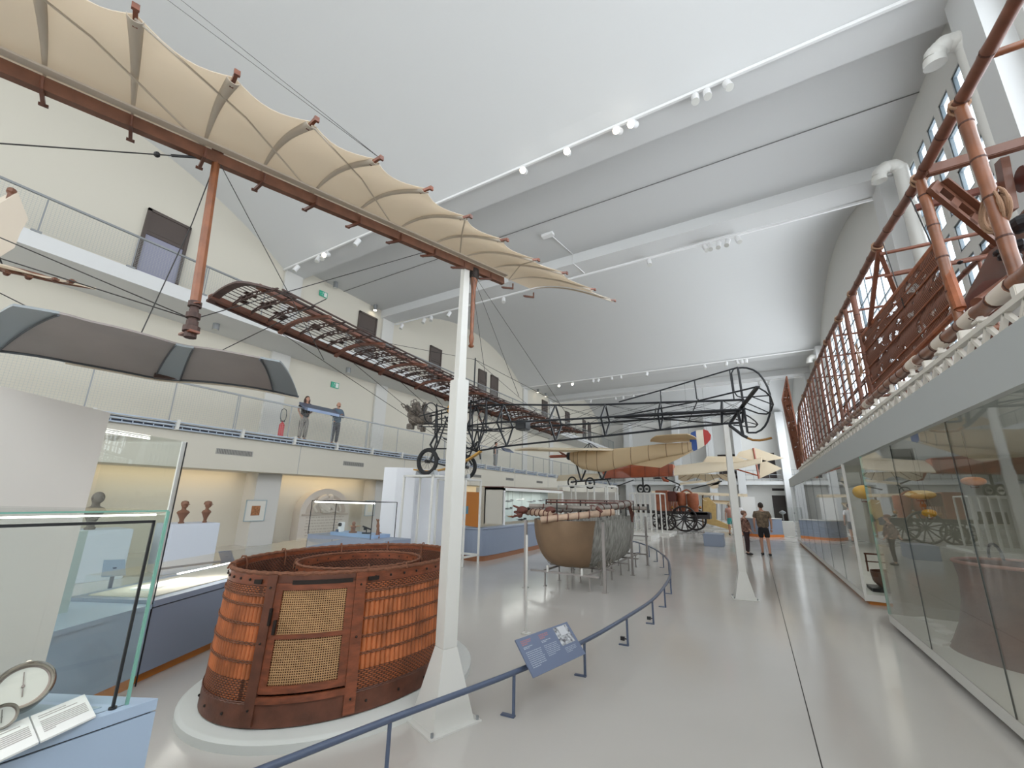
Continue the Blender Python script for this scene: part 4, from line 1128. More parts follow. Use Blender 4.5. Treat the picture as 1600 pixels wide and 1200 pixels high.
# undercarriage
def spoked(name, c, axis, r, par, tyre=.05, nsp=20, hub=.045, m_tyre=None, m_sp=None, rsp=.003, rim=True):
    axis = V(axis).normalized(); a = axis.orthogonal().normalized(); b = axis.cross(a)
    o = MB().tube(arc_pts(c, r - tyre, 0, 2 * PI * 39 / 40, 39, a, b), tyre, 8, closed=True).build(name, m_tyre or M_TYRE, par, smooth=True)
    mb = MB()
    for k_ in range(nsp):
        t = 2 * PI * k_ / nsp; d = a * math.cos(t) + b * math.sin(t)
        mb.tube([V(c) + axis * (.04 if k_ % 2 else -.04) * (1 if rsp < .01 else 0), V(c) + d * (r - tyre)], rsp, 5)
    s_ = mb.build('spokes', m_sp or M_SPOKE, o)
    MB().cyl(V(c) - axis * .07, V(c) + axis * .07, hub, 12).build('hub', M_BLACK, o)
    return o
wl, wr = AY(668, 721, 8.2), AX(729, 730, -7.15)
for wc, sg in ((wl, 1), (wr, -1)):
    spoked('wheel', wc, (0, 1, 0), .355, SK, .055)
    up_ = wc + V((0, sg * .05, 0))
    MB().tube([wc + V((.28, sg * .12, .05)), wc + V((-.05, sg * .12, .45)), wc + V((.1, sg * .3, .95))], .03, 8).build('fork_leg', M_BLACK, SK)
    MB().tube([wc + V((0, sg * .1, 0)), wc + V((.25, sg * .1, .5)), wc + V((.45, sg * .15, 1.15))], .022, 8).tube([wc + V((0, sg * .1, 0)), wc + V((.1, sg * .2, .6)), wc + V((-.2, sg * .5, 1.35))], .022, 8).build('strut_leg', M_FRAME, SK)
    MB().tube([wc + V((-.1, sg * .12, .35)), V((-6.6, Y0 + sg * -.1, 3.0)), V((-6.4, Y0, 3.2))], .02, 8).build('radius_rod', M_FRAME, SK)
    MB().tube([wc + V((.4, sg * .1, 1.2)), V((-6.5, Y0 - sg * .3, 2.75))], .02, 8).tube([V((-7.7, Y0 - sg * .3, 3.5)), wc + V((.1, sg * .25, .5))], .025, 8).build('cross_brace', M_FRAME, SK)
MB().tube([wl + V((0, 0, .02)), V((-7.2, Y0, 2.5)), wr + V((0, 0, .02))], .02, 8).build('axle', M_FRAME, SK)
MB().surf(lambda u, v: V((-8.35, 8.9, 2.62)).lerp(V((-6.3, 9.2, 2.95)), u) + V((0, (v - .5) * .12, .22 * (abs(u - .42) * 2) ** 2 - .3)), 24, 1, .04).build('landing_skid', M_YEL, SK, smooth=True)
# tail unit
tl = lambda pts, r, name, y=Y0, m=M_FRAME: MB().tube([AY(u, v, y) for u, v in pts], r, 8).build(name, m, SK, smooth=True)
tl([(967, 628), (1032, 610), (1085, 594), (1153, 574)], .016, 'fin_edge')
for pts in (((1032, 610), (1033, 628)), ((1085, 594), (1089, 624)), ((1140, 578), (1147, 624))): tl(pts, .013, 'fin_rib')
tl([(1153, 574), (1168, 676)], .022, 'rudder_post')
tl(sm([AY(*p, Y0) for p in ((1153, 575), (1167, 575), (1186, 584), (1199, 604), (1204, 629), (1202, 650), (1195, 666), (1181, 676), (1168, 676))]) and [(1153, 575), (1160, 574.5), (1167, 575), (1177, 578), (1186, 584), (1193, 593), (1199, 604), (1203, 616), (1204, 629), (1204, 640), (1202, 650), (1199, 659), (1195, 666), (1189, 672), (1181, 676), (1168, 676)], .019, 'rudder_edge')
tl([(1153, 574), (1146, 577), (1143, 583), (1147, 612), (1152, 619), (1159, 621), (1202, 618)], .013, 'rudder_inner_frame')
A_, B2, AP_ = AY(1184, 604, 8.1), AY(1140, 663, 10.2), AY(1155, 641, Y0)
A_ = V((.05, 8.05, 3.72)); A_ = AY(1184, 604, 8.1)
MB().bar(A_, AP_, .07, .03).bar(AP_, B2, .06, .03).build('stabiliser_beam', M_FRAME, SK)
apx = AY(960, 652, Y0)
MB().tube([apx, AY(1080, 629, 8.7), A_], .016, 8).tube([apx, AY(1052, 656, 9.7), B2], .016, 8).tube([apx, AP_], .03, 8).build('stabiliser_frame', M_FRAME, SK)
for t in (.35, .65):
    MB().tube([apx.lerp(A_, t), apx.lerp(B2, t)], .012, 6).build('stabiliser_rib', M_FRAME, SK)
e1 = [(1184, 605, 8.1), (1196, 612, 8.1), (1204, 620, 8.25), (1208, 632, 8.5), (1205, 642, 8.7), (1198, 647, 8.85), (1185, 646, 9.0), (1163, 638, 9.1)]
MB().tube([AY(*p) for p in e1], .014, 8).tube([AY(1175, 620, 8.4), AY(1207, 632, 8.5)], .01, 6).tube([AY(1168, 630, 8.7), AY(1202, 645, 8.75)], .01, 6).build('elevator', M_FRAME, SK)
e2 = [(1160, 645, 9.3), (1172, 652, 9.5), (1180, 658, 9.8), (1184, 663, 10.0), (1180, 667, 10.1), (1170, 667, 10.2), (1146, 664, 10.2)]
MB().tube([AY(*p) for p in e2], .014, 8).tube([AY(1150, 655, 9.8), AY(1182, 663, 9.95)], .01, 6).build('elevator', M_FRAME, SK)
tl([(1135, 661), (1147, 670), (1160, 680), (1168, 684)], .03, 'tail_skid', m=M_BLACK)
tl([(1150, 672), (1158, 678), (1167, 684), (1176, 687.5), (1187, 688), (1197, 686.5), (1206, 684)], .022, 'tail_skid_bow', m=mat('skid_wood', lin(150, 108, 52), .45))
tl([(1152, 640), (1161, 680)], .028, 'tail_strut'); tl([(1140, 663), (1153, 641)], .02, 'tail_strut')
# king post and flying wires
kp = AX(797, 581, -6.4); kp = V((-6.4, 12.9, 5.9)); kp = AY(797, 581, 13.0)
for (a, b) in (((-7.0, 3.6, 4.55), (-6.9, Y0, 2.9)), ((-7.0, 5.4, 4.4), (-6.9, Y0, 2.9)), ((-6.1, 4.4, 4.6), (-6.4, Y0, 2.92)), ((-7.0, 12.5, 4.35), (-6.9, Y0, 2.9)), ((-6.1, 14.2, 4.4), (-6.4, Y0, 2.92)), ((-6.4, 6.6, 4.5), (-6.4, Y0, 2.92)), ((-6.9, 3.6, 4.6), (-6.6, Y0, 5.6)), ((-6.6, 14.6, 4.5), (-6.6, Y0, 5.6)), ((-4, Y0, 4.05), (-6.6, Y0, 5.6)), ((-6.0, Y0, 3.0), (-4.5, 9.0, 3.9)), ((-6.44, Y0, 2.92), (-6.0, 8.6, 4.3))):
    MB().tube([a, b], .006, 5).build('flying_wire', M_WIRE, SK)
MB().tube([(-6.6, Y0, 4.2), (-6.6, Y0, 5.65)], .02, 8).build('king_post', M_FRAME, SK)

# white stands under the wheels
def stand(x, y, w_, d_, h, lab, chock=True, legs=4, th=.045, tapers=0.0, grp='white tubular stands'):
    R = thing('display_stand', (x, y, 0), lab, 'stand', grp)
    cs_ = [(x - w_ / 2, y - d_ / 2), (x + w_ / 2, y - d_ / 2), (x + w_ / 2, y + d_ / 2), (x - w_ / 2, y + d_ / 2)]
    for (a, b) in cs_: MB().bar((a, b, 0), (a, b, h), th).build('leg', M_OFFW, R)
    mb = MB()
    for z in (h - th / 2, .22):
        for k_ in range(4): mb.bar((*cs_[k_], z), (*cs_[(k_ + 1) % 4], z), th)
    mb.build('frame', M_OFFW, R)
    if chock:
        for s_ in (-1, 1):
            MB().prism([(x + s_ * .12, y - .07, h), (x + s_ * .32, y - .07, h), (x + s_ * .3, y - .07, h + .13)], (0, .14, 0)).build('chock', M_GREY, R)
        MB().rbox((x, y, h - .01), w_, .2, .02).build('top_plate', M_OFFW, R)
    return R
stand(wl.x - .0, wl.y, .95, .6, wl.z - .36, 'white tubular stand under the near wheel of the skeleton monoplane')
stand(wr.x + .1, 9.32, .95, .7, wr.z - .36, 'white tubular stand under the far wheel of the skeleton monoplane, right of the mast')
# folded white screen behind
P1 = V((-8.9, 8.76, 0)); hP = 2.52
pts = [V((-9.35, 8.62, 0)), P1, V((-8.75, 9.6, 0)), V((-9.2, 10.2, 0)), V((-8.85, 11.0, 0)), V((-9.2, 11.6, 0)), V((-8.9, 12.3, 0)), V((-9.3, 13.0, 0))]
pts = [V((-9.25, 8.6, 0)), V((-8.9, 8.76, 0)), V((-8.55, 9.15, 0)), V((-8.85, 9.55, 0)), V((-8.4, 9.95, 0)), V((-8.7, 10.4, 0)), V((-8.2, 10.8, 0)), V((-8.5, 11.3, 0))]
mb = MB()
for a, b in zip(pts, pts[1:]):
    d = (b - a).normalized(); n_ = V((-d.y, d.x, 0)) * .03
    mb.hexa([a, b, b + n_, a + n_, a + V((0, 0, hP)), b + V((0, 0, hP)), b + n_ + V((0, 0, hP)), a + n_ + V((0, 0, hP))])
tag(mb.build('folding_screen', mat('screen_white', lin(228, 230, 234), .6)), 'tall white folded screen standing behind the wicker basket, under the fan engine', 'screen')

# ================================================================ CANVAS AND NET BALLOON CAR
BT = thing('balloon_car', (-3.4, 10.0, 0), 'boat-shaped airship car of tan canvas and grey netting slung on bamboo poles', 'airship car')
M_TAN = mat('tan_canvas', lin(130, 106, 82), .75, var=.14, vscale=1.6, bump=.3, bscale=4)
M_NET = mat('grey_net', lin(140, 138, 132), .85, var=.45, vscale=16, bump=1.0, bscale=26, stretch=(1, 1, .35))
M_BAM = mat('pale_bamboo', lin(184, 158, 136), .5, var=.2, vscale=6, bump=.15)
M_BAMG = mat('grey_bamboo', lin(142, 134, 126), .55, var=.2, vscale=6)
M_LASH = mat('red_brown_lashing', lin(96, 54, 44), .6)
M_LEG = mat('grey_leg', lin(150, 144, 140), .5)
HC = V((-3.42, 9.75, 0)); HX, HY = .79, 2.15
def hull(t, s, off=0.0):     # t around from -y, s 0 at the rim to 1 underneath
    zr, zb = 1.30, .34
    k_ = math.cos(s * PI / 2) ** .30
    px = (HX + off) * k_; py = (HY + off) * k_
    a = t
    # blunt front
    return V((HC.x + px * math.copysign(abs(math.sin(a)) ** .75, math.sin(a)), HC.y - py * math.copysign(abs(math.cos(a)) ** .85, math.cos(a)), zr - (zr - zb) * math.sin(s * PI / 2) ** 1.15))
MB().surf(lambda u, v: hull(2 * PI * u, v * .97) + V((0, 0, .008 * math.sin(u * 90) * (1 - v))), 120, 16, .015).build('net_body', M_NET, BT, smooth=True)
def cv(u, v):
    t = lerp(-1.25, .80 - .22 * v, u); p = hull(t, v * .93, .055)
    return p + V((math.sin(t), -math.cos(t), 0)) * (.012 * math.sin(7 * t + 3 * v) * math.sin(PI * v) + .01 * math.sin(15 * t - 4 * v))
MB().surf(cv, 60, 16, .006).build('canvas_apron', M_TAN, BT, smooth=True)
rnd = random.Random(3)
for k_ in range(16):
    t = rnd.uniform(.7, 1.3) if k_ < 10 else rnd.uniform(-1.5, -1.0); c = hull(t, .74, .10)
    MB().tube(arc_pts(c, rnd.uniform(.05, .12), 0, 2 * PI, 14, (rnd.uniform(-1, 1), rnd.uniform(-1, 1), .3), (0, .3, .8)), .008, 5).build('rope_coil', mat('coil_grey', lin(128, 122, 112), .8), BT)
# rim poles
def bam(name, a, b, r, m=M_BAM, rings=4, par=BT):
    a, b = V(a), V(b); n = 12
    MB().tube([a.lerp(b, i / n) for i in range(n + 1)], [r * (1.05 if i % 3 == 0 else 1) for i in range(n + 1)], 12).build(name, m, par, smooth=True)
    d = (b - a).normalized()
    MB().cyl(a - d * .003, a + d * .004, r * .7, 10).build('pole_hollow', M_IRON, par)
    for k_ in range(rings):
        p = a.lerp(b, (k_ + .6) / rings); x = d.orthogonal().normalized(); y = d.cross(x)
        MB().tube(arc_pts(p, r * 1.12, 0, 2 * PI, 14, x, y + d * .25), .010, 6).build('lashing', M_LASH, par)
fp0, fp1 = AY(845, 812, 7.45), AY(960, 800, 7.95)
bam('front_pole', fp0, fp1, .060, M_BAM, 7)
bam('front_pole', AY(827, 790, 7.7), AY(938, 795, 8.2), .040, M_BAMG, 3)
bam('front_pole', AY(822, 799, 7.9), AY(862, 803, 7.6), .062, M_BAM, 6)
bam('side_pole', AY(918, 797, 8.1), AX(984, 787, -2.62), .075, M_BAMG, 6)
bam('side_pole', AY(826, 797, 7.8), (-4.08, 12.2, 1.45), .065, M_BAMG, 7)
bam('rear_pole', (-4.1, 11.9, 1.5), (-2.6, 12.0, 1.5), .05, M_BAMG, 3)
for (u, v, r) in ((816, 797, .1), (812, 806, .05), (860, 797, .09), (868, 806, .06), (806, 800, .04)):
    c = AY(u, v, 7.65); MB().ball(c, r, 8, (1.3, 1, .8)).build('knot', M_LASH, BT, smooth=True)
for (a, b, r) in (((818, 797), (802, 790), .03), ((816, 803), (800, 808), .03), ((815, 806), (804, 800), .025), ((932, 793), (941, 800), .04)):
    MB().cyl(AY(*a, 7.6), AY(*b, 7.6), r, 8, r * .6).build('pole_stub', M_LASH, BT)
for k_ in range(3): MB().tube([AX(982 + k_, 790, -2.6), AX(986 + k_ * 2, 805, -2.6), AX(988, 815 - k_ * 3, -2.6)], .022, 6).build('hanging_lash', M_LASH, BT)
rp = [V((HC.x + .76 * math.sin(t), HC.y + .3 - 2.3 * math.cos(t), 1.64)) for t in [2 * PI * i / 48 for i in range(48)]]
MB().tube(rp, .016, 6, closed=True).tube([p + V((0, 0, .05)) for p in rp], .012, 6, closed=True).build('upper_hoop', M_LASH, BT)
for i in range(0, 48, 4):
    MB().cyl(rp[i] - V((0, 0, .3)), rp[i] + V((0, 0, .05)), .014, 6).build('hoop_post', M_BLACK, BT)
# steel stand
ST = thing('car_stand', (-3.4, 10.0, 0), 'grey steel frame with many thin legs carrying the boat-shaped airship car', 'stand')
for (x, y) in ((-4.1, 7.72), (-2.62, 8.15), (-2.66, 10.4), (-4.12, 10.3), (-2.7, 12.2), (-4.1, 12.2)):
    MB().bar((x, y, 0), (x, y, 1.28), .05).rbox((x, y, .005), .1, .1, .01).build('tall_leg', M_LEG, ST)
for i in range(6):
    for x in (-3.85, -3.36, -2.9):
        y = 8.1 + i * .72; MB().bar((x, y, 0), (x, y, .30), .024).rbox((x, y, .004), .06, .06, .008).build('short_leg', M_LEG, ST)
mb = MB()
for x in (-3.85, -2.9): mb.bar((x, 7.95, .3), (x, 12.0, .3), .035)
for y in (7.95, 8.9, 10, 11, 12): mb.bar((-4.1, y, .3), (-2.65, y, .3), .035)
for y in (7.95, 10.35, 12.2): mb.bar((-4.1, y, .75 if y > 8 else .3), (-2.65, y, .75 if y > 8 else .3), .03)
mb.build('cross_frame', M_LEG, ST)
for s_ in (0, 1): MB().rbox((-3.72 + s_ * .72, 7.95, .36), .04, .04, .12).build('peg', M_OFFW, ST)
pp = AZ(822, 990); tag(MB().bar((pp.x, pp.y, 0), (pp.x, pp.y, 1.22), .022).rbox((pp.x, pp.y, .005), .1, .1, .01).build('prop_rod', M_OFFW), 'thin white upright rod on a small foot in front of the airship car', 'rod')

# ================================================================ CREAM MONOPLANE WITH TRICOLOUR RUDDER
M_CREAM = cloth('doped_linen', lin(216, 194, 158), .3)
M_CREAMW = cloth('pale_linen', lin(240, 229, 208), .4)
M_SEAM = mat('linen_seam', lin(120, 92, 62), .7)
YM = 19.0
CM = thing('linen_monoplane', (-4.5, YM, 2.2), 'cream linen monoplane with a blue, white and red rudder on white stands', 'aircraft')
tp = [(893, 707), (905, 705), (940, 703), (985, 699), (1030, 694), (1075, 691), (1078, 691)]
bt = [(897, 722), (915, 733), (940, 738), (985, 726), (1030, 716), (1060, 710), (1084, 703)]
def body(u, v):
    k_ = u * (len(tp) - 1); j = min(int(k_), len(tp) - 2); w_ = k_ - j
    a = AY(lerp(tp[j][0], tp[j + 1][0], w_), lerp(tp[j][1], tp[j + 1][1], w_), YM); b = AY(lerp(bt[j][0], bt[j + 1][0], w_), lerp(bt[j][1], bt[j + 1][1], w_), YM)
    c = (a + b) / 2; h = (a.z - b.z) / 2; wd = lerp(.42, .12, u); x = c.x
    t = 2 * PI * v; s_, c_ = math.sin(t), math.cos(t)
    return V((x + (b.x - a.x) * .0, YM + wd * math.copysign(abs(s_) ** .6, s_), c.z + h * math.copysign(abs(c_) ** .8, c_)))
mb = MB(); mb.surf(body, 24, 24); mb.face([body(0, i / 24) for i in range(24)]); mb.face([body(1, i / 24) for i in range(24)]); mb.build('fuselage', M_CREAM, CM, smooth=True)
for u_ in (.06, .13, .22, .31, .41, .51, .61, .72, .83, .93):
    MB().tube([body(u_, i / 24) + V((0, 0, 0)) for i in range(24)], .012, 4, closed=True).build('seam', M_SEAM, CM)
def wing(r0, t0, c0, c1, m, name, par, th=.06, nrib=0, camber=.1):
    r0, t0 = V(r0), V(t0)
    MB().surf(lambda u, v: r0.lerp(t0, u) + V(((v - .5) * lerp(c0, c1, u ** 2), 0, camber * math.sin(PI * v) * lerp(1, .5, u))), 14, 10, th).build(name, m, par, smooth=True)
    for i in range(nrib):
        u = (i + .5) / nrib; MB().tube([r0.lerp(t0, u) + V(((v - .5) * lerp(c0, c1, u ** 2), 0, camber * math.sin(PI * v) + .005)) for v in [j / 8 for j in range(9)]], .012, 4).build(name + '_rib', M_SEAM, par)
nz = AY(900, 712, YM)
wing((nz.x + 1.0, YM - .2, nz.z + .2), tuple(AY(822, 701, 16.3)), 1.9, 1.2, M_CREAMW, 'wing', CM)
wing((nz.x + .9, YM + .2, nz.z + .22), (nz.x + .5, YM + 4.6, nz.z + .62), 1.9, 1.3, M_CREAMW, 'wing', CM)
ts = AY(1052, 690, YM)
wing((ts.x, YM - .1, ts.z + .05), (ts.x + .15, YM - 1.3, ts.z + .12), 1.9, 1.2, M_CREAM, 'tailplane', CM, .03, camber=.03); wing((ts.x, YM + .1, ts.z + .05), (ts.x + .15, YM + 1.3, ts.z + .12), 1.8, 1.2, M_CREAM, 'tailplane', CM, .04, camber=.04)
kl = [AY(u, v, YM) for u, v in ((985, 726), (1032, 731), (1085, 704))]
MB().prism([p - V((0, .02, 0)) for p in kl], (0, .04, 0)).build('lower_fin', M_CREAM, CM)
# rudder: three bands
RO = [AY(u, v, YM) for u, v in ((1084, 705), (1080, 700), (1078, 690), (1077, 683), (1080, 676), (1090, 672), (1100, 671), (1106, 673), (1111, 680), (1110, 687), (1104, 694), (1095, 700))]
xs = sorted(p.x for p in RO); xa, xb = xs[0], xs[-1]
def clipx(P, lo, hi):
    def cut(P, x, keep):
        out = []
        for i, p in enumerate(P):
            q_ = P[(i + 1) % len(P)]; a = keep(p.x); b = keep(q_.x)
            if a: out.append(p)
            if a != b: out.append(p.lerp(q_, (x - p.x) / (q_.x - p.x)))
        return out
    return cut(cut(P, lo, lambda v: v >= lo), hi, lambda v: v <= hi)
for nm, lo, hi, c in (('blue_band', xa, lerp(xa, xb, .33), lin(40, 78, 150)), ('white_band', lerp(xa, xb, .33), lerp(xa, xb, .66), lin(232, 224, 206)), ('red_band', lerp(xa, xb, .66), xb, lin(182, 52, 46))):
    MB().prism([p - V((0, .02, 0)) for p in clipx(RO, lo - 1e-4, hi + 1e-4)], (0, .04, 0)).build('rudder_' + nm, mat(nm, c, .5), CM)
MB().rbox((nz.x - .25, YM, nz.z - .02), .4, .3, .35).build('engine_block', M_BLACK, CM, bevel=.04)
MB().tube([(nz.x - .5, YM - 1.0, nz.z + .15), (nz.x - .5, YM - .4, nz.z + .05), (nz.x - .5, YM, nz.z), (nz.x - .5, YM + .5, nz.z - .05), (nz.x - .5, YM + 1.0, nz.z - .15)], [.03, .1, .04, .1, .03], 8, flat=.4).build('propeller', mat('propeller_wood', lin(150, 76, 48), .35), CM)
MB().rbox((nz.x - .95, YM, nz.z), 1.0, .12, .14).build('propeller_shaft', mat('propeller_wood', lin(150, 76, 48), .35), CM, bevel=.05)
for (u, v) in ((894, 753.5), (922, 755)):
    c = AY(u, v, YM - .55); spoked('wheel', c, (.25, 1, 0), .27, CM, .035, 12)
    c = c + V((.5, .5, .1))
mb = MB()
for (a, b) in (((900, 722), (908, 752)), ((915, 735), (908, 752)), ((934, 735), (941, 750)), ((947, 736), (941, 750)), ((894, 753), (955, 748))):
    mb.tube([AY(*a, YM), AY(*b, YM)], .04, 6)
mb.build('undercarriage', M_BLACK, CM)
kp = AY(921, 692, YM); mb = MB()
for (u, v) in ((906, 706), (917, 704), (926, 704), (938, 703)): mb.tube([kp, AY(u, v, YM)], .018, 5)
mb.build('pylon', M_BLACK, CM)
for y in (-4.2, -2.4, 2.4, 4.2): MB().tube([kp, (nz.x + .6, YM + y, nz.z + .35 + abs(y) * .07)], .006, 4).build('flying_wire', M_WIRE, CM)
zb = AY(894, 760, YM).z
R = thing('display_stand', (-6.9, YM, 0), 'long white tubular stand under the wheels of the cream linen monoplane', 'stand', 'white tubular stands')
xs_ = [-7.95, -7.1, -6.2, -5.6]
for x in xs_:
    for y in (YM - .8, YM + .8): MB().bar((x, y, 0), (x, y, zb), .06).build('leg', M_OFFW, R)
mb = MB()
for y in (YM - .8, YM + .8): mb.bar((xs_[0], y, zb), (xs_[-1], y, zb), .06)
for x in xs_: mb.bar((x, YM - .8, zb), (x, YM + .8, zb), .06)
mb.build('frame', M_OFFW, R)

# ================================================================ RED WOODEN-HULLED MONOPLANE BEHIND
YR = 24.5
M_MAH = mat('mahogany', lin(150, 72, 42), .35, var=.2, vscale=2, coat=.3, bump=.05)
RM = thing('wooden_hull_monoplane', (-5, YR, 2.2), 'monoplane with a varnished red wooden hull and long cream wings behind the tricolour one', 'aircraft')
mb = MB()
hp = [AY(u, v, YR) for u, v in ((940, 731), (950, 722), (1053, 726), (1053, 744), (1035, 745), (947, 748))]
mb.prism([p - V((0, .35, 0)) for p in hp], (0, .7, 0)); mb.build('hull', M_MAH, RM, bevel=.03)
for u in (960, 985, 1008, 1030, 1045): MB().bar(AY(u, 725, YR - .36), AY(u, 746, YR - .36), .04, .02).build('hull_rib', mat('mahogany_dark', lin(110, 52, 34), .4), RM)
def farwing(pts, y0, y1, m, name, par, th=.05, ribs=0):
    # plan outline in the picture's x, z at two distances -> a surface with depth
    A = [AY(u, v, y0) for u, v in pts[0]]; B = [AY(u, v, y1) for u, v in pts[1]]
    MB().surf(lambda u, v: (lambda a, b: a.lerp(b, v) + V((0, 0, .12 * math.sin(PI * v))))(A[min(int(u * (len(A) - 1)), len(A) - 2)].lerp(A[min(int(u * (len(A) - 1)), len(A) - 2) + 1], u * (len(A) - 1) - min(int(u * (len(A) - 1)), len(A) - 2)), B[min(int(u * (len(B) - 1)), len(B) - 2)].lerp(B[min(int(u * (len(B) - 1)), len(B) - 2) + 1], u * (len(B) - 1) - min(int(u * (len(B) - 1)), len(B) - 2))), 12, 6, th).build(name, m, par, smooth=True)
    for i in range(ribs):
        t = (i + .5) / ribs; j = min(int(t * (len(A) - 1)), len(A) - 2); w_ = t * (len(A) - 1) - j
        a, b = A[j].lerp(A[j + 1], w_), B[j].lerp(B[j + 1], w_)
        MB().bar(a - V((0, 0, .05)), b - V((0, 0, .05)), .03, .03).build('rib', M_SEAM, par)
farwing((((1053, 742), (1100, 739), (1150, 732), (1190, 722)), ((1053, 728), (1100, 722), (1150, 720), (1192, 715))), YR - 1.0, YR + 1.2, M_CREAMW, 'wing', RM)
farwing((((935, 748), (900, 750), (870, 752)), ((940, 742), (905, 742), (875, 744))), YR - 1.0, YR + 1.2, M_CREAMW, 'wing', RM)
tagf = AY(1205, 715, YR)
for pts in ([(1150, 713), (1155, 706), (1180, 700), (1225, 716), (1190, 722)], [(1188, 724), (1192, 718), (1222, 732), (1186, 748)], [(1098, 722), (1105, 713), (1150, 713), (1175, 722)]):
    MB().prism([AY(u, v, YR) for u, v in pts], (0, .05, 0)).build('tail_surface', M_CREAMW, RM)
MB().tube([AY(1177, 700, YR), AY(1186, 748, YR)], .05, 6).build('tail_post', M_MAH, RM); MB().tube([AY(1150, 733, YR), AY(1187, 744, YR)], .04, 6).build('tail_boom', M_MAH, RM)
for i in range(7): MB().bar(AY(1075 + i * 9, 741, YR + .2), AY(1060 + i * 14, 752 - abs(i - 3), YR + .6), .02).build('tip_batten', M_SEAM, RM)
MB().surf(lambda u, v: AY(lerp(1060, 1140, u), 741 + (8 + 3 * math.sin(u * 14)) * v, YR + .3 + .8 * v), 24, 4, .02).build('scalloped_edge', M_CREAMW, RM)
MB().tube([AY(1004, 745, YR), AY(1005, 762, YR)], .05, 6).tube([AY(947, 745, YR), AY(955, 762, YR)], .03, 6).tube([AY(955, 763, YR), AY(990, 750, YR)], .03, 6).build('undercarriage', M_BLACK, RM)
for dx in (-4.5, 5):
    spoked('wheel', AY(1005.5 + dx, 764, YR - .4 if dx < 0 else YR - .4), (.5, 1, 0), .26, RM, .05, 10)
zs = AY(1005, 771, YR).z
R = thing('display_stand', (-5.2, YR, 0), 'white slatted stand under the small wheels of the red wooden-hulled monoplane', 'stand', 'white tubular stands')
for i in range(7):
    x = -6.0 + i * .27
    for y in (YR - .9, YR + .6): MB().bar((x, y, .1), (x, y, zs), .055).build('slat_leg', M_OFFW, R)
mb = MB()
for y in (YR - .9, YR + .6): mb.bar((-6.0, y, zs), (-4.38, y, zs), .06)
for x in (-6.0, -4.38): mb.bar((x, YR - .9, zs), (x, YR + .6, zs), .06)
mb.build('frame', M_OFFW, R)
MB().rbox((-5.6, YR - .2, .05), 3.3, 2.6, .1).build('base_platform', M_OFFW, R)
tag(MB().rbox((-5.1, 20.6, .09), 1.9, 1.9, .18).build('low_platform', M_OFFW, bevel=.01), 'low square white platform on the floor behind the airship car', 'platform')

# ================================================================ GAS GENERATOR WAGON
YC = 27.4
CW = thing('gas_generator_wagon', (-3.9, YC, 0), 'horse-drawn gas generator wagon with red-brown tanks and big spoked wheels', 'wagon')
M_COP = mat('red_brown_tank', lin(162, 96, 68), .4, var=.2, vscale=3)
M_WOODW = mat('dark_wagon_wood', lin(44, 38, 38), .5)
for (x, y, r) in ((-3.79, YC - .75, .72), (-3.79, YC + .75, .72), (-2.55, YC - .75, .6), (-2.55, YC + .75, .6)):
    pass
for (u, v, r, y) in ((1069, 812, .74, YC - .8), (1086, 812, .66, YC + .9), (1043, 814, .5, YC - .6), (1030, 814, .5, YC + .9)):
    p = AY(u, v, y); c = V((p.x, y, r)); spoked('wheel', c, (0, 1, 0), r, CW, .055, 12, .12, M_WOODW, M_WOODW, .034)
pA = AY(1012, 798, YC); pB = AY(1107, 800, YC)
MB().box(pA.x, pB.x, YC - .6, YC + .6, .98, 1.14).build('bed', M_WOODW, CW)
MB().box(pB.x - .9, pB.x + .1, YC - .6, YC + .6, .75, 1.1).build('tail_box', M_WOODW, CW)
MB().box(AY(1027, 780, YC).x, AY(1046, 780, YC).x, YC - .55, YC + .5, 1.14, 2.35).build('square_tank', M_COP, CW, bevel=.03)
MB().box(AY(1046, 780, YC).x, AY(1058, 780, YC).x, YC - .5, YC + .5, 1.7, 2.3).build('upper_box', mat('dark_red', lin(96, 48, 38), .45), CW, bevel=.03)
for (u, r, z1) in ((1066, .26, 2.2), (1083, .34, 2.15)):
    x = AY(u, 790, YC).x; MB().lathe([(r * .8, 1.14), (r * .9, 1.5), (r * 1.0, 1.55), (r * 1.0, z1), (r * .8, z1 + .05), (0, z1 + .06)], (x, YC, 0), 20).build('round_tank', M_COP, CW, smooth=True)
for i in range(7):
    x = lerp(AY(1046, 790, YC).x, AY(1060, 790, YC).x, i / 6); MB().cyl((x, YC - .4, 1.14), (x, YC - .4, 1.7), .035, 8).build('pipe', M_COP, CW)
for u in (1050, 1075, 1094): MB().ball(AY(u, 793, YC - .5), .09, 8).build('valve', mat('brass', lin(170, 120, 70), .3, metal=.7), CW)
MB().tube(sm([(AY(1083, 790, YC).x, YC, 2.2), (AY(1075, 790, YC).x, YC, 2.4), (AY(1066, 790, YC).x, YC, 2.25)]), .05, 8).build('connecting_pipe', M_COP, CW)
MB().box(pA.x - .6, pA.x, YC - .5, YC + .5, 1.0, 1.5).build('driver_seat', M_WOODW, CW)

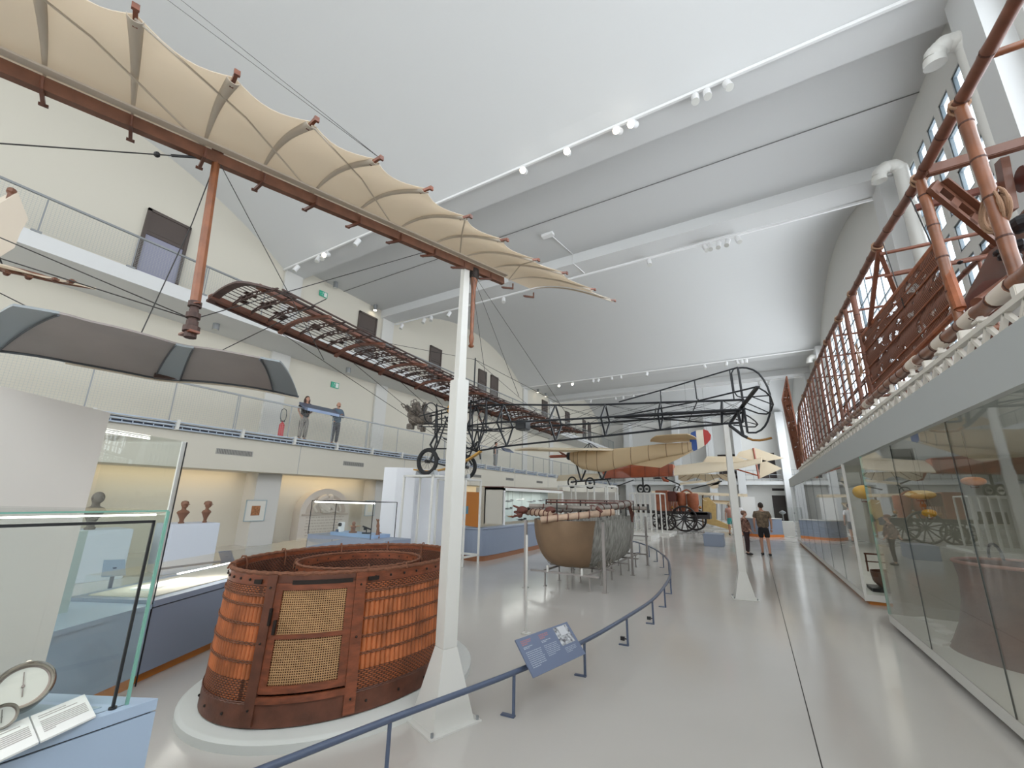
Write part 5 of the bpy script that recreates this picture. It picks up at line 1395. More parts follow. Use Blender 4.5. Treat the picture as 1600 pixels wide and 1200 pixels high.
# ================================================================ FAR AIRCRAFT AND ODDMENTS
BP = thing('biplane', (-3, 32, 2), 'far cream biplane wings with thin ribs above the gas generator wagon', 'aircraft')
wg = lambda u0, v0, u1, v1, y, c, m, name, par, nr: (farwing((((u0, v0), ((u0 + u1) / 2, (v0 + v1) / 2), (u1, v1)), ((u0, v0 - c * .3), ((u0 + u1) / 2, (v0 + v1) / 2 - c * .3), (u1, v1 - c * .3))), y - c / 2, y + c / 2, m, name, par, ribs=nr))
M_CRB = cloth('cream_linen_bright', lin(243, 230, 206), .4)
wg(1018, 770, 1168, 775, 31.5, 2.0, M_CRB, 'upper_wing', BP, 12)
wg(985, 800, 1060, 801, 31.5, 1.6, M_CRB, 'lower_wing', BP, 4)
for u in (1030, 1055, 1080, 1098, 1115): MB().bar(AY(u, 772, 31.5), AY(u, 800, 31.5), .04).build('interplane_strut', M_SEAM, BP)
MB().tube([AY(1098, 770, 31.5), AY(1098, 812, 31.5), V((AY(1098, 812, 31.5).x, 31.5, 0))], .05, 6).build('king_post', M_SEAM, BP)
PM = thing('small_monoplane', (-3, 36, 4), 'small far monoplane with pinkish cream wings under the long cream wing', 'aircraft')
wg(1062, 757, 1104, 752, 35, 2.4, M_CREAMW, 'wing', PM, 0)
for pts in ([(1103, 755), (1122, 747), (1126, 756), (1108, 760)], [(1108, 760), (1125, 750), (1122, 762), (1114, 764)]): MB().prism([AY(u, v, 35) for u, v in pts], (0, .06, 0)).build('tail_surface', M_CREAMW, PM)
MB().tube([AY(1080, 764, 35), AY(1128, 752, 35)], .04, 5).tube([AY(1040, 748, 35), AY(1064, 758, 35)], .05, 5).build('boom', M_BLACK, PM)
MB().tube([AY(1031, 741, 35), AY(1038, 750, 35), AY(1045, 752, 35)], [.06, .14, .08], 8).build('propeller_blade', M_MAH, PM)
spoked('wheel', AY(1058, 766, 34.6), (0, 1, 0), .3, PM, .03, 10)
MB().tube([AY(1058, 766, 35), AY(1062, 757, 35)], .04, 5).build('undercarriage', M_BLACK, PM)
for x_, y_ in ((AY(1085, 755, 35).x, 34.2), (AY(1110, 755, 35).x, 36)): MB().tube([(x_, y_, 3.4), (x_, y_, 11.19)], .006, 4).build('suspension_wire', M_WIRE, PM)
GN = thing('boxed_nacelle', (-2.6, 30, 0), 'ochre panelled cabin with a curved cream fabric roof standing beyond the wagon', 'cabin')
M_OCH = mat('ochre_panel', lin(190, 160, 104), .6, var=.08)
MB().prism([AY(u, v, 30) for u, v in ((1098, 778), (1106, 777), (1118, 788), (1119, 812), (1142, 822), (1142, 828), (1104, 818), (1099, 806))], (0, .5, 0)).build('side_panel', M_OCH, GN)
MB().surf(lambda u, v: AY(lerp(1098, 1140, u), 779 + 9 * u ** .5 * (1 - v * .6), 30 + 1.6 * v), 12, 6, .04).build('roof', M_CRB, GN)
for i in range(4): MB().bar(AY(1112 + i * 8, 787, 30.3), AY(1112 + i * 8, 815, 30.3), .05).build('post', M_GREY, GN)
MB().bar(AY(1102, 802.5, 29.98), AY(1112, 804.5, 29.98), .16, .02).build('dark_lettering_strip', mat('dark_ink', lin(80, 64, 40), .6), GN)
MB().box(-3.1, -1.4, 29.4, 32, 0, .06).build('base', M_OFFW, GN)
bx = AZ(1100, 853); bx2 = AZ(1131, 855)
tag(MB().box(bx.x, bx2.x, bx.y, bx.y + 1.1, 0, .42).box(bx.x - .01, bx2.x + .01, bx.y - .01, bx.y + 1.11, .42, .46).build('bench_block', M_BLUE, bevel=.01), 'low grey-blue box bench on the floor left of the second mast', 'bench')
# long low blue counter with orange foot and white banner board at the end
CT = thing('curved_counter', (0, 30, 0), 'long low blue counter with a glowing orange foot at the far end of the hall', 'counter')
cp = sm([V((-1.6, 31.5, 0)), V((-.6, 26.0, 0)), V((.1, 24.6, 0)), V((1.3, 25.6, 0))]); cp = sm([V((-.85, 27.3, 0)), V((-.45, 26.3, 0)), V((.2, 25.8, 0)), V((1.15, 26.6, 0))])
def strip(name, P, z0, z1, th, m, par, off=0.0):
    mb = MB()
    for a, b in zip(P, P[1:]):
        d = (b - a).normalized(); n_ = V((-d.y, d.x, 0)); o_ = -n_ * off
        mb.hexa([a + o_ + V((0, 0, z0)), b + o_ + V((0, 0, z0)), b + o_ + n_ * th + V((0, 0, z0)), a + o_ + n_ * th + V((0, 0, z0)), a + o_ + V((0, 0, z1)), b + o_ + V((0, 0, z1)), b + o_ + n_ * th + V((0, 0, z1)), a + o_ + n_ * th + V((0, 0, z1))])
    return mb.build(name, m, par)
strip('front', cp, .12, .9, .5, M_BLUE, CT); strip('top', cp, .9, .94, .55, M_OFFW, CT, .03); strip('foot', cp, 0, .12, .4, mat('orange_foot', lin(220, 130, 60), .5), CT, .02)
a, b = AY(1157, 776, 27.5), AY(1185, 812, 27.5)
tag(MB().hexa([1]*8) if False else MB().box(a.x, b.x - .05, 27.5, 27.56, b.z - .1, a.z).bar((a.x + .1, 27.53, 0), (a.x + .1, 27.53, 1), .05).bar((b.x - .2, 27.53, 0), (b.x - .2, 27.53, 1), .05).build('banner_board', M_WHITE), 'tall blank white display board behind the blue counter at the far end', 'board')
gc = AY(1225, 815, 28)
R = thing('glass_showcase', (gc.x, 28, 0), 'small glass showcase with a white plinth near the dark doorway', 'showcase')
MB().box(gc.x - .45, gc.x + .45, 27.8, 28.6, 0, .75).build('plinth', M_OFFW, R); MB().box(gc.x - .45, gc.x + .45, 27.8, 28.6, .75, 1.5).build('glass_hood', M_GLASS, R)
MB().cyl((gc.x, 28.2, .75), (gc.x, 28.2, 1.1), .03, 8).lathe([(.02, 1.1), (.16, 1.18), (.16, 1.24), (.02, 1.34), (0, 1.34)], (gc.x, 28.2, 0), 12).build('exhibit', M_GREY, R)
# ================================================================ RIGHT-HAND SHOWCASES
XG = 1.52
M_GL2 = glass('showcase_glass', (.96, .975, .96), 1.0, 1.62)
M_CREAMIN = mat('case_interior', lin(190, 184, 172), .8)
M_GREYP = mat('fascia_grey', lin(186, 190, 190), .6)
def showcase(y0, y1, label, near_end):
    R = thing('wall_showcase', (XG + 1, (y0 + y1) / 2, 0), label, 'showcase', 'tall glass showcases on the right')
    MB().box(XG + .06, XR - .1, y0 + .06, y1 - .06, 0, .06).build('foot', M_ORANGE if y0 > 9 else M_BLACK, R)
    MB().box(XG, XR - .1, y0, y1, .06, .17).build('base', M_OFFW, R)
    MB().box(XR - .35, XR - .1, y0, y1, .17, 2.44).build('back_panel', M_CREAMIN, R)
    for q_ in range(max(1, int((y1 - y0) / 3.4))):       # added fill lamps brightening the dark case interior
        area('showcase_lamp', (XG + .9, y0 + 1.7 + q_ * 3.4, 2.40), (0, 0, 0), 1.7, 3.1, 11, (1.0, .96, .9))
    n = max(1, round((y1 - y0) / 1.75)); 
    for i in range(n):
        a, b = lerp(y0, y1, i / n), lerp(y0, y1, (i + 1) / n)
        MB().face([(XG, a + .004, .17), (XG, b - .004, .17), (XG, b - .004, 2.42), (XG, a + .004, 2.42)])
        mb = MB(); mb.box(XG, XG + .008, a + .004, b - .004, .17, 2.42); mb.build('front_pane', M_GL2, R)
        if i: MB().box(XG - .001, XG + .009, a - .004, a + .004, .17, 2.42).build('pane_joint', mat('joint_dark', lin(52, 62, 58), .4), R)
    if near_end:
        MB().box(XG + .02, XR - .35, y0, y0 + .008, .17, 2.42).build('end_pane', M_GL2, R)
        MB().box(XG - .01, XG + .03, y0 - .01, y0 + .03, .06, 2.45).build('corner_post', M_OFFW, R)
    else:
        MB().box(XG - .0, XG + .03, y1 - .03, y1, .17, 2.44).build('corner_post', M_GEDGE, R)
        MB().box(XG + .02, XR - .35, y1 - .008, y1, .17, 2.42).build('end_pane', M_GL2, R)
    return R
showcase(9.96, 23.4, 'long glass showcase on the right beyond the gap, running to the far end', True)
showcase(-2.0, 8.43, 'nearest glass showcase on the right holding the brown bell-shaped cloth', False)
MB_ = MB().box(XG - .0, XR - .02, -3, 23.6, 2.45, 2.82)
tag(MB_.build('showcase_canopy', M_GREYP), 'long grey fascia box running on top of the right-hand glass showcases', 'fascia')
tag(MB().box(XG + .35, XR - .1, 8.43 + .9, 9.9, 0, 2.45).build('recess_wall', mat('recess_grey', lin(176, 170, 160), .8)) , 'plain beige return wall in the gap between the two glass showcases', 'wall panel')
# --- exhibits
M_YM = mat('yellow_model', lin(206, 158, 52), .45, bump=.1); M_BRM = mat('brown_model', lin(176, 112, 58), .5, var=.3, vscale=9)
def airship(p, r, L_, m, lab):
    p = V(p); R = thing('airship_model', p - V((0, 0, r)), lab, 'model', 'hanging balloon and airship models')
    MB().lathe([(0.001, -L_)] + [(r * math.sin(math.acos(max(-1, min(1, t)))) ** .9, L_ * t) for t in [-.92, -.75, -.5, -.2, .1, .4, .65, .85, .96]] + [(0.001, L_)], p, 20, ax=Matrix(((0, 0, -1), (0, 1, 0), (1, 0, 0)))).build('envelope', m, R, smooth=True)
    MB().rbox(p - V((0, 0, r * 1.35)), L_ * .6, r * .3, r * .2).build('gondola', M_BWOOD2, R)
    mb = MB()
    for dx in (-.3, .3): mb.tube([p + V((dx * L_, 0, -r * .9)), p + V((dx * L_, 0, -r * 1.3))], .003, 4)
    mb.tube([p + V((0, 0, r)), V((p.x, p.y, 2.45))], .002, 4); mb.build('suspension_wire', M_WIRE, R)
airship(AX(1349, 769, 2.1), .15, .19, M_YM, 'round yellow balloon model hanging where the two right showcases meet')
airship(AX(1521, 752, 1.95), .045, .095, M_BRM, 'brown mottled airship model hanging highest in the nearest right showcase')
airship(AX(1438, 773, 1.95), .06, .16, mat('pale_yellow_model', lin(206, 176, 110), .5), 'pale yellow airship model in the middle of the nearest right showcase')
airship(AX(1452, 802, 1.95), .05, .075, M_YM, 'small yellow airship model hanging lowest in the nearest right showcase')
for i, (u, v, r) in enumerate(((1372, 788, .1), (1385, 815, .06), (1442, 790, .08), (1375, 800, .05))):
    p = AX(u, v, 2.1); R = thing('small_model', p - V((0, 0, r)), ['wiry ring model left of centre in the nearest right showcase', 'tiny grey model below the wiry ring model', 'reddish model under the pale yellow airship', 'small wire model beside the wiry ring model'][i], 'model', 'small models in the near showcase')
    MB().tube(arc_pts(p, r, 0, 2 * PI, 16, (0, 1, 0), (0, 0, 1)), .006, 5).build('ring', M_BRM if i > 1 else M_GREY, R)
    MB().tube([p + V((0, 0, r)), V((p.x, p.y, 2.45))], .002, 4).build('wire', M_WIRE, R)
    MB().rbox(p, .05, r * 1.2, r * .5).build('body', M_BRM, R)
# brown bell-shaped car
bc = V((2.45, 6.85, .17))
M_BCL = mat('brown_cloth', lin(98, 76, 66), .75, var=.3, vscale=3.5, bump=.5, bscale=18)
BB = thing('cloth_car', bc, 'tall brown bell-shaped cloth-covered balloon car with a hoop handle in the nearest showcase', 'balloon car')
MB().lathe([(.72, 0), (.68, .06), (.60, .25), (.54, .5), (.52, .75), (.54, .92), (.50, .92), (.48, .5), (.5, .1)], bc, 40).build('cloth_body', M_BCL, BB, smooth=True)
MB().tube(arc_pts(bc + V((0, 0, .93)), .54, 0, 2 * PI * 47 / 48, 47, (1, 0, 0), (0, 1, 0)), .018, 8, closed=True).build('rim', mat('rim_pinkish', lin(150, 110, 96), .6), BB)
MB().tube(arc_pts(bc + V((-.1, .3, .95)), .17, 0, PI, 16, (0, 1, 0), (0, 0, 1)), .014, 6).build('hoop_handle', M_BLACK, BB)
# boat-like wooden model and cards
DB = thing('wooden_boat_model', V((2.15, 10.55, .17)), 'dark brown wooden boat-like car on the floor at the near end of the far showcase', 'boat model')
q0 = V((2.15, 10.55, .17))
MB().surf(lambda u, v: q0 + V((.8 * (u - .5), .34 * (1 - (2 * u - 1) ** 2) ** .5 * math.sin((v - .5) * PI), .34 - .34 * (1 - (2 * u - 1) ** 2) ** .4 * math.cos((v - .5) * PI))), 16, 10, .02).build('hull', M_BWOOD2, DB, smooth=True)
mb = MB()
for i in range(5): mb.bar(q0 + V((-.4 + i * .2, .15, .3)), q0 + V((-.4 + i * .2, .15, .62)), .025)
mb.bar(q0 + V((-.42, .15, .62)), q0 + V((.42, .15, .62)), .03).bar(q0 + V((-.42, .15, .48)), q0 + V((.42, .15, .48)), .02).build('upper_rail', M_BWOOD2, DB)
MB().rbox(q0 + V((0, 0, .0)), .9, .5, .12).build('cradle', M_BLACK, DB)
for i, (u, v) in enumerate(((1366, 915), (1437, 965), (1455, 975), (1472, 985), (1460, 1000))):
    p = AZ(u, v, .2); p.x = max(p.x, 1.62)
    tag(MB().rbox((p.x + .04, p.y, .185), .13, .17, .025, rz=.2 + i * .1, ry=-.1).build('caption_card', M_WHITE), 'small white caption card in the right showcase, %s' % ['beside the dark boat model', 'first from the left below the models', 'second from the left below the models', 'third from the left, by the brown cloth', 'lowest, in front of the brown cloth'][i], 'caption card')

# ================================================================ AIRSHIP GONDOLA ON TOP OF THE SHOWCASES
X0, X1 = 1.8, 3.15
GD = thing('airship_gondola', (2.4, 10, 2.83), 'long bamboo and wicker airship gondola frame resting on the right-hand showcases', 'gondola')
M_BO = mat('orange_bamboo', lin(132, 82, 54), .35, var=.25, vscale=5, coat=.35, bump=.1)
M_BD = mat('brown_bamboo', lin(116, 72, 54), .45, var=.25, vscale=5)
M_NODE = mat('bamboo_node', lin(78, 46, 34), .6)
M_LATW = mat('lattice_white', lin(222, 216, 206), .55)
def bamboo(name, pts, r, m=M_BO, seg=.32, par=GD, nodes=True):
    pts = [V(p) for p in pts]; P = []; R_ = []
    tot = 0; marks = []
    for a, b in zip(pts, pts[1:]):
        L_ = (b - a).length; n = max(2, int(L_ / .08))
        for i in range(n):
            s_ = tot + L_ * i / n; ph = (s_ / seg) % 1.0; P.append(a.lerp(b, i / n)); R_.append(r * (1.10 if ph < .09 / seg * .5 or ph > 1 - .045 / seg else 1.0)); marks.append(ph)
        tot += L_
    P.append(pts[-1]); R_.append(r)
    o = MB().tube(P, R_, 12).build(name, m, par, smooth=True)
    if nodes:
        mb = MB(); last = -1; s_ = 0
        k_ = seg
        for a, b in zip(pts, pts[1:]):
            L_ = (b - a).length; d = (b - a).normalized()
            while k_ < s_ + L_:
                p = a + d * (k_ - s_); mb.cyl(p - d * .008, p + d * .008, r * 1.13, 12); k_ += seg
            s_ += L_
        q = mb.build('nodes', M_NODE, o); q['kind'] = 'stuff'
    return o
low = [(X0, -1.0, 3.28), (X0, 2.0, 3.27), (X0, 4.0, 3.27), (X0, 5.4, 3.30), (X0 + .01, 7.3, 3.35), (X0, 8.45, 3.33), (X0, 12.3, 3.33), (X0, 16, 3.26), (X0, 19.3, 3.16)]
upp = [(X0, -1.0, 4.8), (X0, 3.2, 4.86), (X0, 4.1, 4.9), (X0, 5.3, 4.94), (X0, 6.5, 5.08), (X0, 8.3, 5.16), (X0, 10.7, 5.26), (X0, 14.1, 5.25), (X0, 18.0, 5.14), (X0, 19.0, 4.7), (X0, 19.6, 3.9), (X0, 19.8, 3.1)]
bamboo('lower_pole', low, .058, M_BO, .30); bamboo('upper_pole', upp, .045, M_BD, .42)
bamboo('far_lower_pole', [(X1, p[1], p[2] - .02) for p in low], .045, M_BD, .4); bamboo('far_upper_pole', [(X1, p[1], p[2]) for p in upp], .04, M_BD, .4)
def zu(y):
    for a, b in zip(upp, upp[1:]):
        if a[1] <= y <= b[1]: return lerp(a[2], b[2], (y - a[1]) / (b[1] - a[1]))
    return 5
def zl(y):
    for a, b in zip(low, low[1:]):
        if a[1] <= y <= b[1]: return lerp(a[2], b[2], (y - a[1]) / (b[1] - a[1]))
    return 3.2
# upright canes
ups = [2.6, 4.1, 5.05, 8.25]
for y in ups: bamboo('upright_pole', [(X0 + .02, y, zl(y) + .02), (X0, y, zu(y))], .042, M_BO if y < 6 else M_BD, .35)
y = 8.9; k2 = 0
while y < 19.5:
    bamboo('upright_pole', [(X0 + .02, y + .15, zl(min(y, 19))), (X0, y, zu(min(y, 18.9)))], .022 if k2 % 3 else .034, M_BD, .5, nodes=False)
    y += .62; k2 += 1
y = 7.8
while y < 19.3:
    MB().cyl((X1, y, zl(y)), (X1, y, zu(y)), .022, 8).build('rear_upright', M_BD, GD); y += .8
for j in range(8):
    z = 3.5 + j * .2
    MB().cyl((X0 + .03, 8.9 if j > 4 else 8.4, z), (X0 + .03, 19.2, z), .011, 6).build('horizontal_cane', M_NODE, GD)
for z in (3.8, 4.3, 4.75): MB().cyl((X1, 4.2, z), (X1, 19.2, z), .016, 6).build('horizontal_cane', M_NODE, GD)
# cross bars between the two sides
for (y, z, r) in ((3.75, 4.95, .028), (6.6, 4.95, .022), (6.6, 4.62, .02), (7.4, 5.0, .02), (8.8, 5.05, .02), (10.2, 5.1, .02), (12, 5.2, .02), (14, 5.2, .02), (16, 5.1, .02), (5.4, 3.35, .03), (8.2, 3.35, .03), (11, 3.35, .03), (14, 3.3, .03), (17, 3.25, .03)):
    bamboo('cross_bar', [(X0, y, z), (X1, y, z)], r, M_BD if r < .028 else M_BO, .4, nodes=r > .025)
for (a, b) in (((X0, 9.3, 3.4), (X1, 12.5, 4.9)), ((X1, 9.2, 3.4), (X1, 12, 4.9)), ((X1, 12, 4.9), (X1, 15, 3.4)), ((X1, 15, 3.4), (X1, 18, 4.9)), ((X0, 12.4, 3.4), (X1, 15.4, 4.9))):
    bamboo('diagonal_brace', [a, b], .026, M_NODE, .4, nodes=False)
bamboo('diagonal_brace', [(X0 + .1, 4.9, 3.45), (X1 - .1, 5.6, 4.35)], .05, M_BD, .5); bamboo('diagonal_brace', [(X0 + .2, 3.6, 4.1), (X0 + .05, 3.2, 3.4)], .04, M_BO, .5)
# wicker side panel with worn holes
def panel_mat():
    m = bpy.data.materials.new('worn_wicker'); m.use_nodes = True; nt = m.node_tree; b = nt.nodes['Principled BSDF']; L = nt.links.new
    b.inputs['Roughness'].default_value = .6
    tc = nt.nodes.new('ShaderNodeTexCoord'); mp = nt.nodes.new('ShaderNodeMapping'); mp.inputs['Scale'].default_value = (1, 2.2, 5); L(tc.outputs['Object'], mp.inputs[0])
    w_ = nt.nodes.new('ShaderNodeTexWave'); w_.bands_direction = 'Y'; w_.inputs['Scale'].default_value = 9; w_.inputs['Distortion'].default_value = 2; L(tc.outputs['Object'], w_.inputs[0])
    r = nt.nodes.new('ShaderNodeValToRGB'); r.color_ramp.elements[0].color = (*lin(72, 38, 26), 1); r.color_ramp.elements[1].color = (*lin(142, 82, 52), 1); L(w_.outputs[0], r.inputs[0]); L(r.outputs[0], b.inputs['Base Color'])
    bp = nt.nodes.new('ShaderNodeBump'); bp.inputs['Strength'].default_value = .6; bp.inputs['Distance'].default_value = .01; L(w_.outputs[0], bp.inputs['Height']); L(bp.outputs[0], b.inputs['Normal'])
    n = nt.nodes.new('ShaderNodeTexNoise'); n.inputs['Scale'].default_value = 1.6; n.inputs['Detail'].default_value = 3; L(mp.outputs[0], n.inputs[0])
    g = nt.nodes.new('ShaderNodeMath'); g.operation = 'GREATER_THAN'; g.inputs[1].default_value = .55; L(n.outputs['Fac'], g.inputs[0])
    w2 = nt.nodes.new('ShaderNodeTexWave'); w2.bands_direction = 'Y'; w2.inputs['Scale'].default_value = 11; w2.inputs['Distortion'].default_value = 4; L(tc.outputs['Object'], w2.inputs[0])
    g2 = nt.nodes.new('ShaderNodeMath'); g2.operation = 'GREATER_THAN'; g2.inputs[1].default_value = .45; L(w2.outputs['Fac'], g2.inputs[0])
    mu = nt.nodes.new('ShaderNodeMath'); mu.operation = 'MULTIPLY'; L(g.outputs[0], mu.inputs[0]); L(g2.outputs[0], mu.inputs[1])
    t = nt.nodes.new('ShaderNodeBsdfTransparent'); ms = nt.nodes.new('ShaderNodeMixShader'); L(mu.outputs[0], ms.inputs[0]); L(b.outputs[0], ms.inputs[1]); L(t.outputs[0], ms.inputs[2]); L(ms.outputs[0], nt.nodes['Material Output'].inputs[0])
    return m
M_WWK = panel_mat()
M_PB = mat('panel_border', lin(150, 86, 52), .5, var=.25, vscale=10, bump=.4)
pc_ = [V((X0 + .02, 5.1, 4.20)), V((X0 + .02, 5.0, 3.46)), V((X0 + .02, 8.5, 3.42)), V((X0 + .02, 8.3, 4.38))]
MB().surf(lambda u, v: pc_[1].lerp(pc_[2], u).lerp(pc_[0].lerp(pc_[3], u), v) + V((.015 * math.sin(v * PI * 6), 0, 0)), 30, 36, .012).build('wicker_panel', M_WWK, GD, smooth=True)
for a, b, r in ((pc_[0], pc_[3], .034), (pc_[0], pc_[1], .045), (pc_[1], pc_[2], .03), (pc_[3], pc_[2], .02)): MB().tube([a.lerp(b, i / 10) for i in range(11)], r, 8).build('panel_border', M_PB, GD, smooth=True)
for i in range(1, 7):
    v = i / 7; MB().tube([pc_[1].lerp(pc_[0], v) - V((.012, 0, 0)), pc_[2].lerp(pc_[3], v) - V((.012, 0, 0))], .009, 6).build('panel_weaver_row', M_PB, GD)
# lower rope-bound edge
rnd = random.Random(5)
MB().tube([V((X0 + .12 + rnd.uniform(-.015, .015), 4.2 + i * .09, 3.40 + rnd.uniform(-.02, .02))) for i in range(46)], .03, 7).build('bound_edge', mat('raffia', lin(160, 92, 50), .7, bump=.5, bscale=60), GD)
# floor deck, dark brown boards seen from below
MB().box(X0 + .15, X1 - .05, -1, 8.4, 3.12, 3.16).build('deck', mat('deck_brown', lin(98, 54, 36), .6, var=.35, vscale=5, bump=.2), GD)
MB().box(X0 + .1, X1, 8.5, 19.2, 3.1, 3.12).build('deck', mat('deck_brown', lin(98, 54, 36), .6), GD)
# sheet wooden side and machinery at the near end
M_PLY = mat('red_plywood', lin(110, 70, 52), .45, var=.12, vscale=2, coat=.2)
pA_, pB2, pC, pD = AX(1600, 345, 2.6), AX(1545, 395, 2.6), AX(1500, 480, 2.6), AX(1600, 470, 2.6)
MB().prism([pA_, pB2, pC, pD], (.02, 0, 0)).build('plywood_side', M_PLY, GD)
MB().prism([AX(1490, 490, 2.45), AX(1535, 440, 2.45), AX(1600, 425, 2.45), AX(1600, 470, 2.45), AX(1540, 500, 2.45)], (.02, 0, 0)).build('plywood_side', mat('red_plywood2', lin(122, 66, 50), .45, var=.12, vscale=2), GD)
bm1, bm2 = AX(1450, 278, X0 + .02), AX(1600, 236, X0 + .9)
MB().bar((X0, 4.9, 4.88), (X1 + .2, 4.9, 4.93), .07, .10).build('box_beam', M_PLY, GD, bevel=.008); MB().bar((X0, 5.3, 4.75), (X1 + .2, 5.3, 4.8), .05, .06).build('box_beam', mat('red_plywood2', lin(122, 66, 50), .45), GD)
# slotted lever board
sa, sb = V((X0 + .08, 5.0, 4.75)), AX(1560, 370, 2.35)
d = (sb - sa); n_ = d.cross(V((0, -1, .3))).normalized()
mb = MB(); mb.bar(sa + n_ * .07, sb + n_ * .07, .05, .03, up=n_).bar(sa - n_ * .03, sb - n_ * .03, .05, .03, up=n_)
for t in (0, .3, .62, 1): mb.bar(sa.lerp(sb, t) + n_ * .08, sa.lerp(sb, t) - n_ * .04, .05, .09, up=d)
mb.bar(sa - n_ * .06 , sb - n_ * .06, .16, .015, up=n_); mb.build('slotted_lever', M_PLY, GD)
MB().bar(AX(1565, 250, 2.4), AX(1580, 330, 2.4), .11, .06).build('upright_board', M_PLY, GD)
c = AX(1603, 278, 2.5); MB().cyl(c - V((.03, 0, 0)), c + V((.03, 0, 0)), .12, 20).build('pulley', mat('dark_red', lin(96, 48, 38), .45), GD)
# coil of rope hung on the post
cc = AX(1558, 330, X0 + .06)
for k_ in range(9):
    a_ = rnd.uniform(-.25, .25); MB().tube(arc_pts(cc + V((rnd.uniform(-.02, .02), rnd.uniform(-.03, .03), rnd.uniform(-.02, .02))), .14 + rnd.uniform(-.03, .03), 0, 2 * PI, 26, (math.sin(a_), math.cos(a_), 0), (0, .1, .95)), .010, 7).build('rope_coil', mat('straw_rope', lin(158, 124, 98), .75, bump=.6, bscale=150), GD, smooth=True)
MB().tube(sm([cc + V((0, 0, -.12)), AX(1562, 380, X0 + .08), AX(1573, 412, X0 + .06), AX(1579, 415, X0 + .05)]), .014, 7).build('rope_end', MATS['straw_rope'], GD, smooth=True)
for (u, v, r) in ((1570, 400, .05), (1582, 405, .06), (1560, 395, .04), (1590, 385, .07), (1595, 350, .09), (1500, 410, .025)):
    p = AX(u, v, 2.3); MB().ball(p, r, 8, (1, 1.4, .8)).build('engine_fitting', M_BLACK, GD)
# knots and hanging ropes
for y in (4.1, 5.05, 6.6, 8.25, 9.5, 11, 12.6, 14.4, 16.2):
    c = V((X0, y, zu(y))); MB().tube(arc_pts(c, .06, 0, 2 * PI, 12, (0, .3, 1), (1, 0, 0)), .012, 6).tube(arc_pts(c + V((0, .03, -.01)), .058, 0, 2 * PI, 12, (0, -.3, 1), (1, 0, 0)), .012, 6).build('knot', mat('straw_rope', lin(158, 124, 98), .75), GD)
for (y, dz) in ((8.5, .55), (9.4, .5), (10.6, .6), (11.4, .5), (18.6, .5), (18.9, .7), (17.8, .4)):
    for k_ in range(5):
        a = V((X0 - .02, y + k_ * .03, 4.35 if y < 12 else 4.2)); MB().tube(sm([a, a + V((rnd.uniform(-.03, .03), rnd.uniform(-.1, .1), -dz * .5)), a + V((0, rnd.uniform(-.08, .08), -dz)), a + V((.01, .05, -dz * .7))]), .006, 5).build('hanging_rope', MATS['straw_rope'], GD)
MB().tube([(X0 - .02, 5.3, 4.9), (X0 + .02, 5.0, 3.5)], .006, 5).tube([(X0, 6.4, 5.0), (X0, 6.2, 4.0)], .006, 5).tube([(2.3, 4.2, 4.9), (2.25, 4.4, 3.3)], .006, 5).build('hanging_rope', M_WIRE, GD)
# triangulated bracket
for (a, b) in (((X0, 6.6, 5.02), (X0 + .3, 7.3, 4.3)), ((X0, 6.6, 5.02), (X0 - .02, 7.6, 4.3)), ((X0 - .02, 7.6, 4.3), (X0 + .3, 7.3, 4.3)), ((X0, 8.2, 4.45), (X0 + .5, 7.4, 4.45)), ((X0 + .3, 7.3, 4.3), (X0 + .3, 8, 3.6))):
    MB().bar(a, b, .05, .04).build('wooden_bracket', M_BD, GD)
# tags on the pole
for (u, v) in ((1570, 462), (1520, 505), (1475, 540), (1430, 574), (1357, 635)):
    y = AX(u, v, X0).y; z = zl(y)
    MB().tube([(X0, y - .13, z), (X0, y + .10, z)], .066, 14).build('white_sleeve', mat('sleeve_white', lin(226, 214, 200), .5), GD, smooth=True)
# white lattice cradle on the canopy
LT = thing('lattice_cradle', (X0 - .12, 8, 2.82), 'white lattice girder with zigzag bars and clamps under the gondola pole', 'girder')
xl = 1.64
MB().bar((xl, -1.5, 2.845), (xl, 19.6, 2.845), .05, .04).build('lower_chord', M_LATW, LT); MB().bar((xl, -1.5, 3.02), (xl, 19.6, 3.02), .05, .04).build('upper_chord', M_LATW, LT)
y = -1.4; zz = 0
mb = MB()
while y < 19.4:
    mb.bar((xl, y, 2.86), (xl, y + .13, 3.0), .03, .03).bar((xl, y + .13, 3.0), (xl, y + .26, 2.86), .03, .03); y += .26
o = mb.build('zigzag_bars', M_LATW, LT)
y = 1.2
while y < 19:
    MB().box(xl - .02, X0 - .04, y - .03, y + .03, 3.03, 3.12).box(X0 - .05, X0 - .01, y - .02, y + .02, 3.05, zl(y) - .06).box(X0 - .07, X0 + .03, y - .05, y + .05, 3.17, 3.2).build('clamp', M_LATW, LT, bevel=.006); y += .85
# brown wicker fin standing beyond the gondola
FN = thing('wicker_fin', (1.9, 18.6, 2.83), 'tall narrow pointed reddish wicker fin at the far end of the gondola', 'fin')
fa = [AY(1222, 625, 20.5), AY(1229, 588, 20.5), AY(1247, 680, 20.0), AY(1262, 727, 19.8), AY(1246, 733, 20.3)]
MB().prism(fa, (.05, .3, 0)).build('lattice_panel', M_WWK, FN)
for a, b in zip(fa, fa[1:] + fa[:1]): MB().bar(a, b, .05).build('border', M_BD, FN)
MB().bar(AY(1254, 731, 20.1), (AY(1254, 731, 20.1).x, 20.1, 2.82), .06).build('foot_post', M_BD, FN)
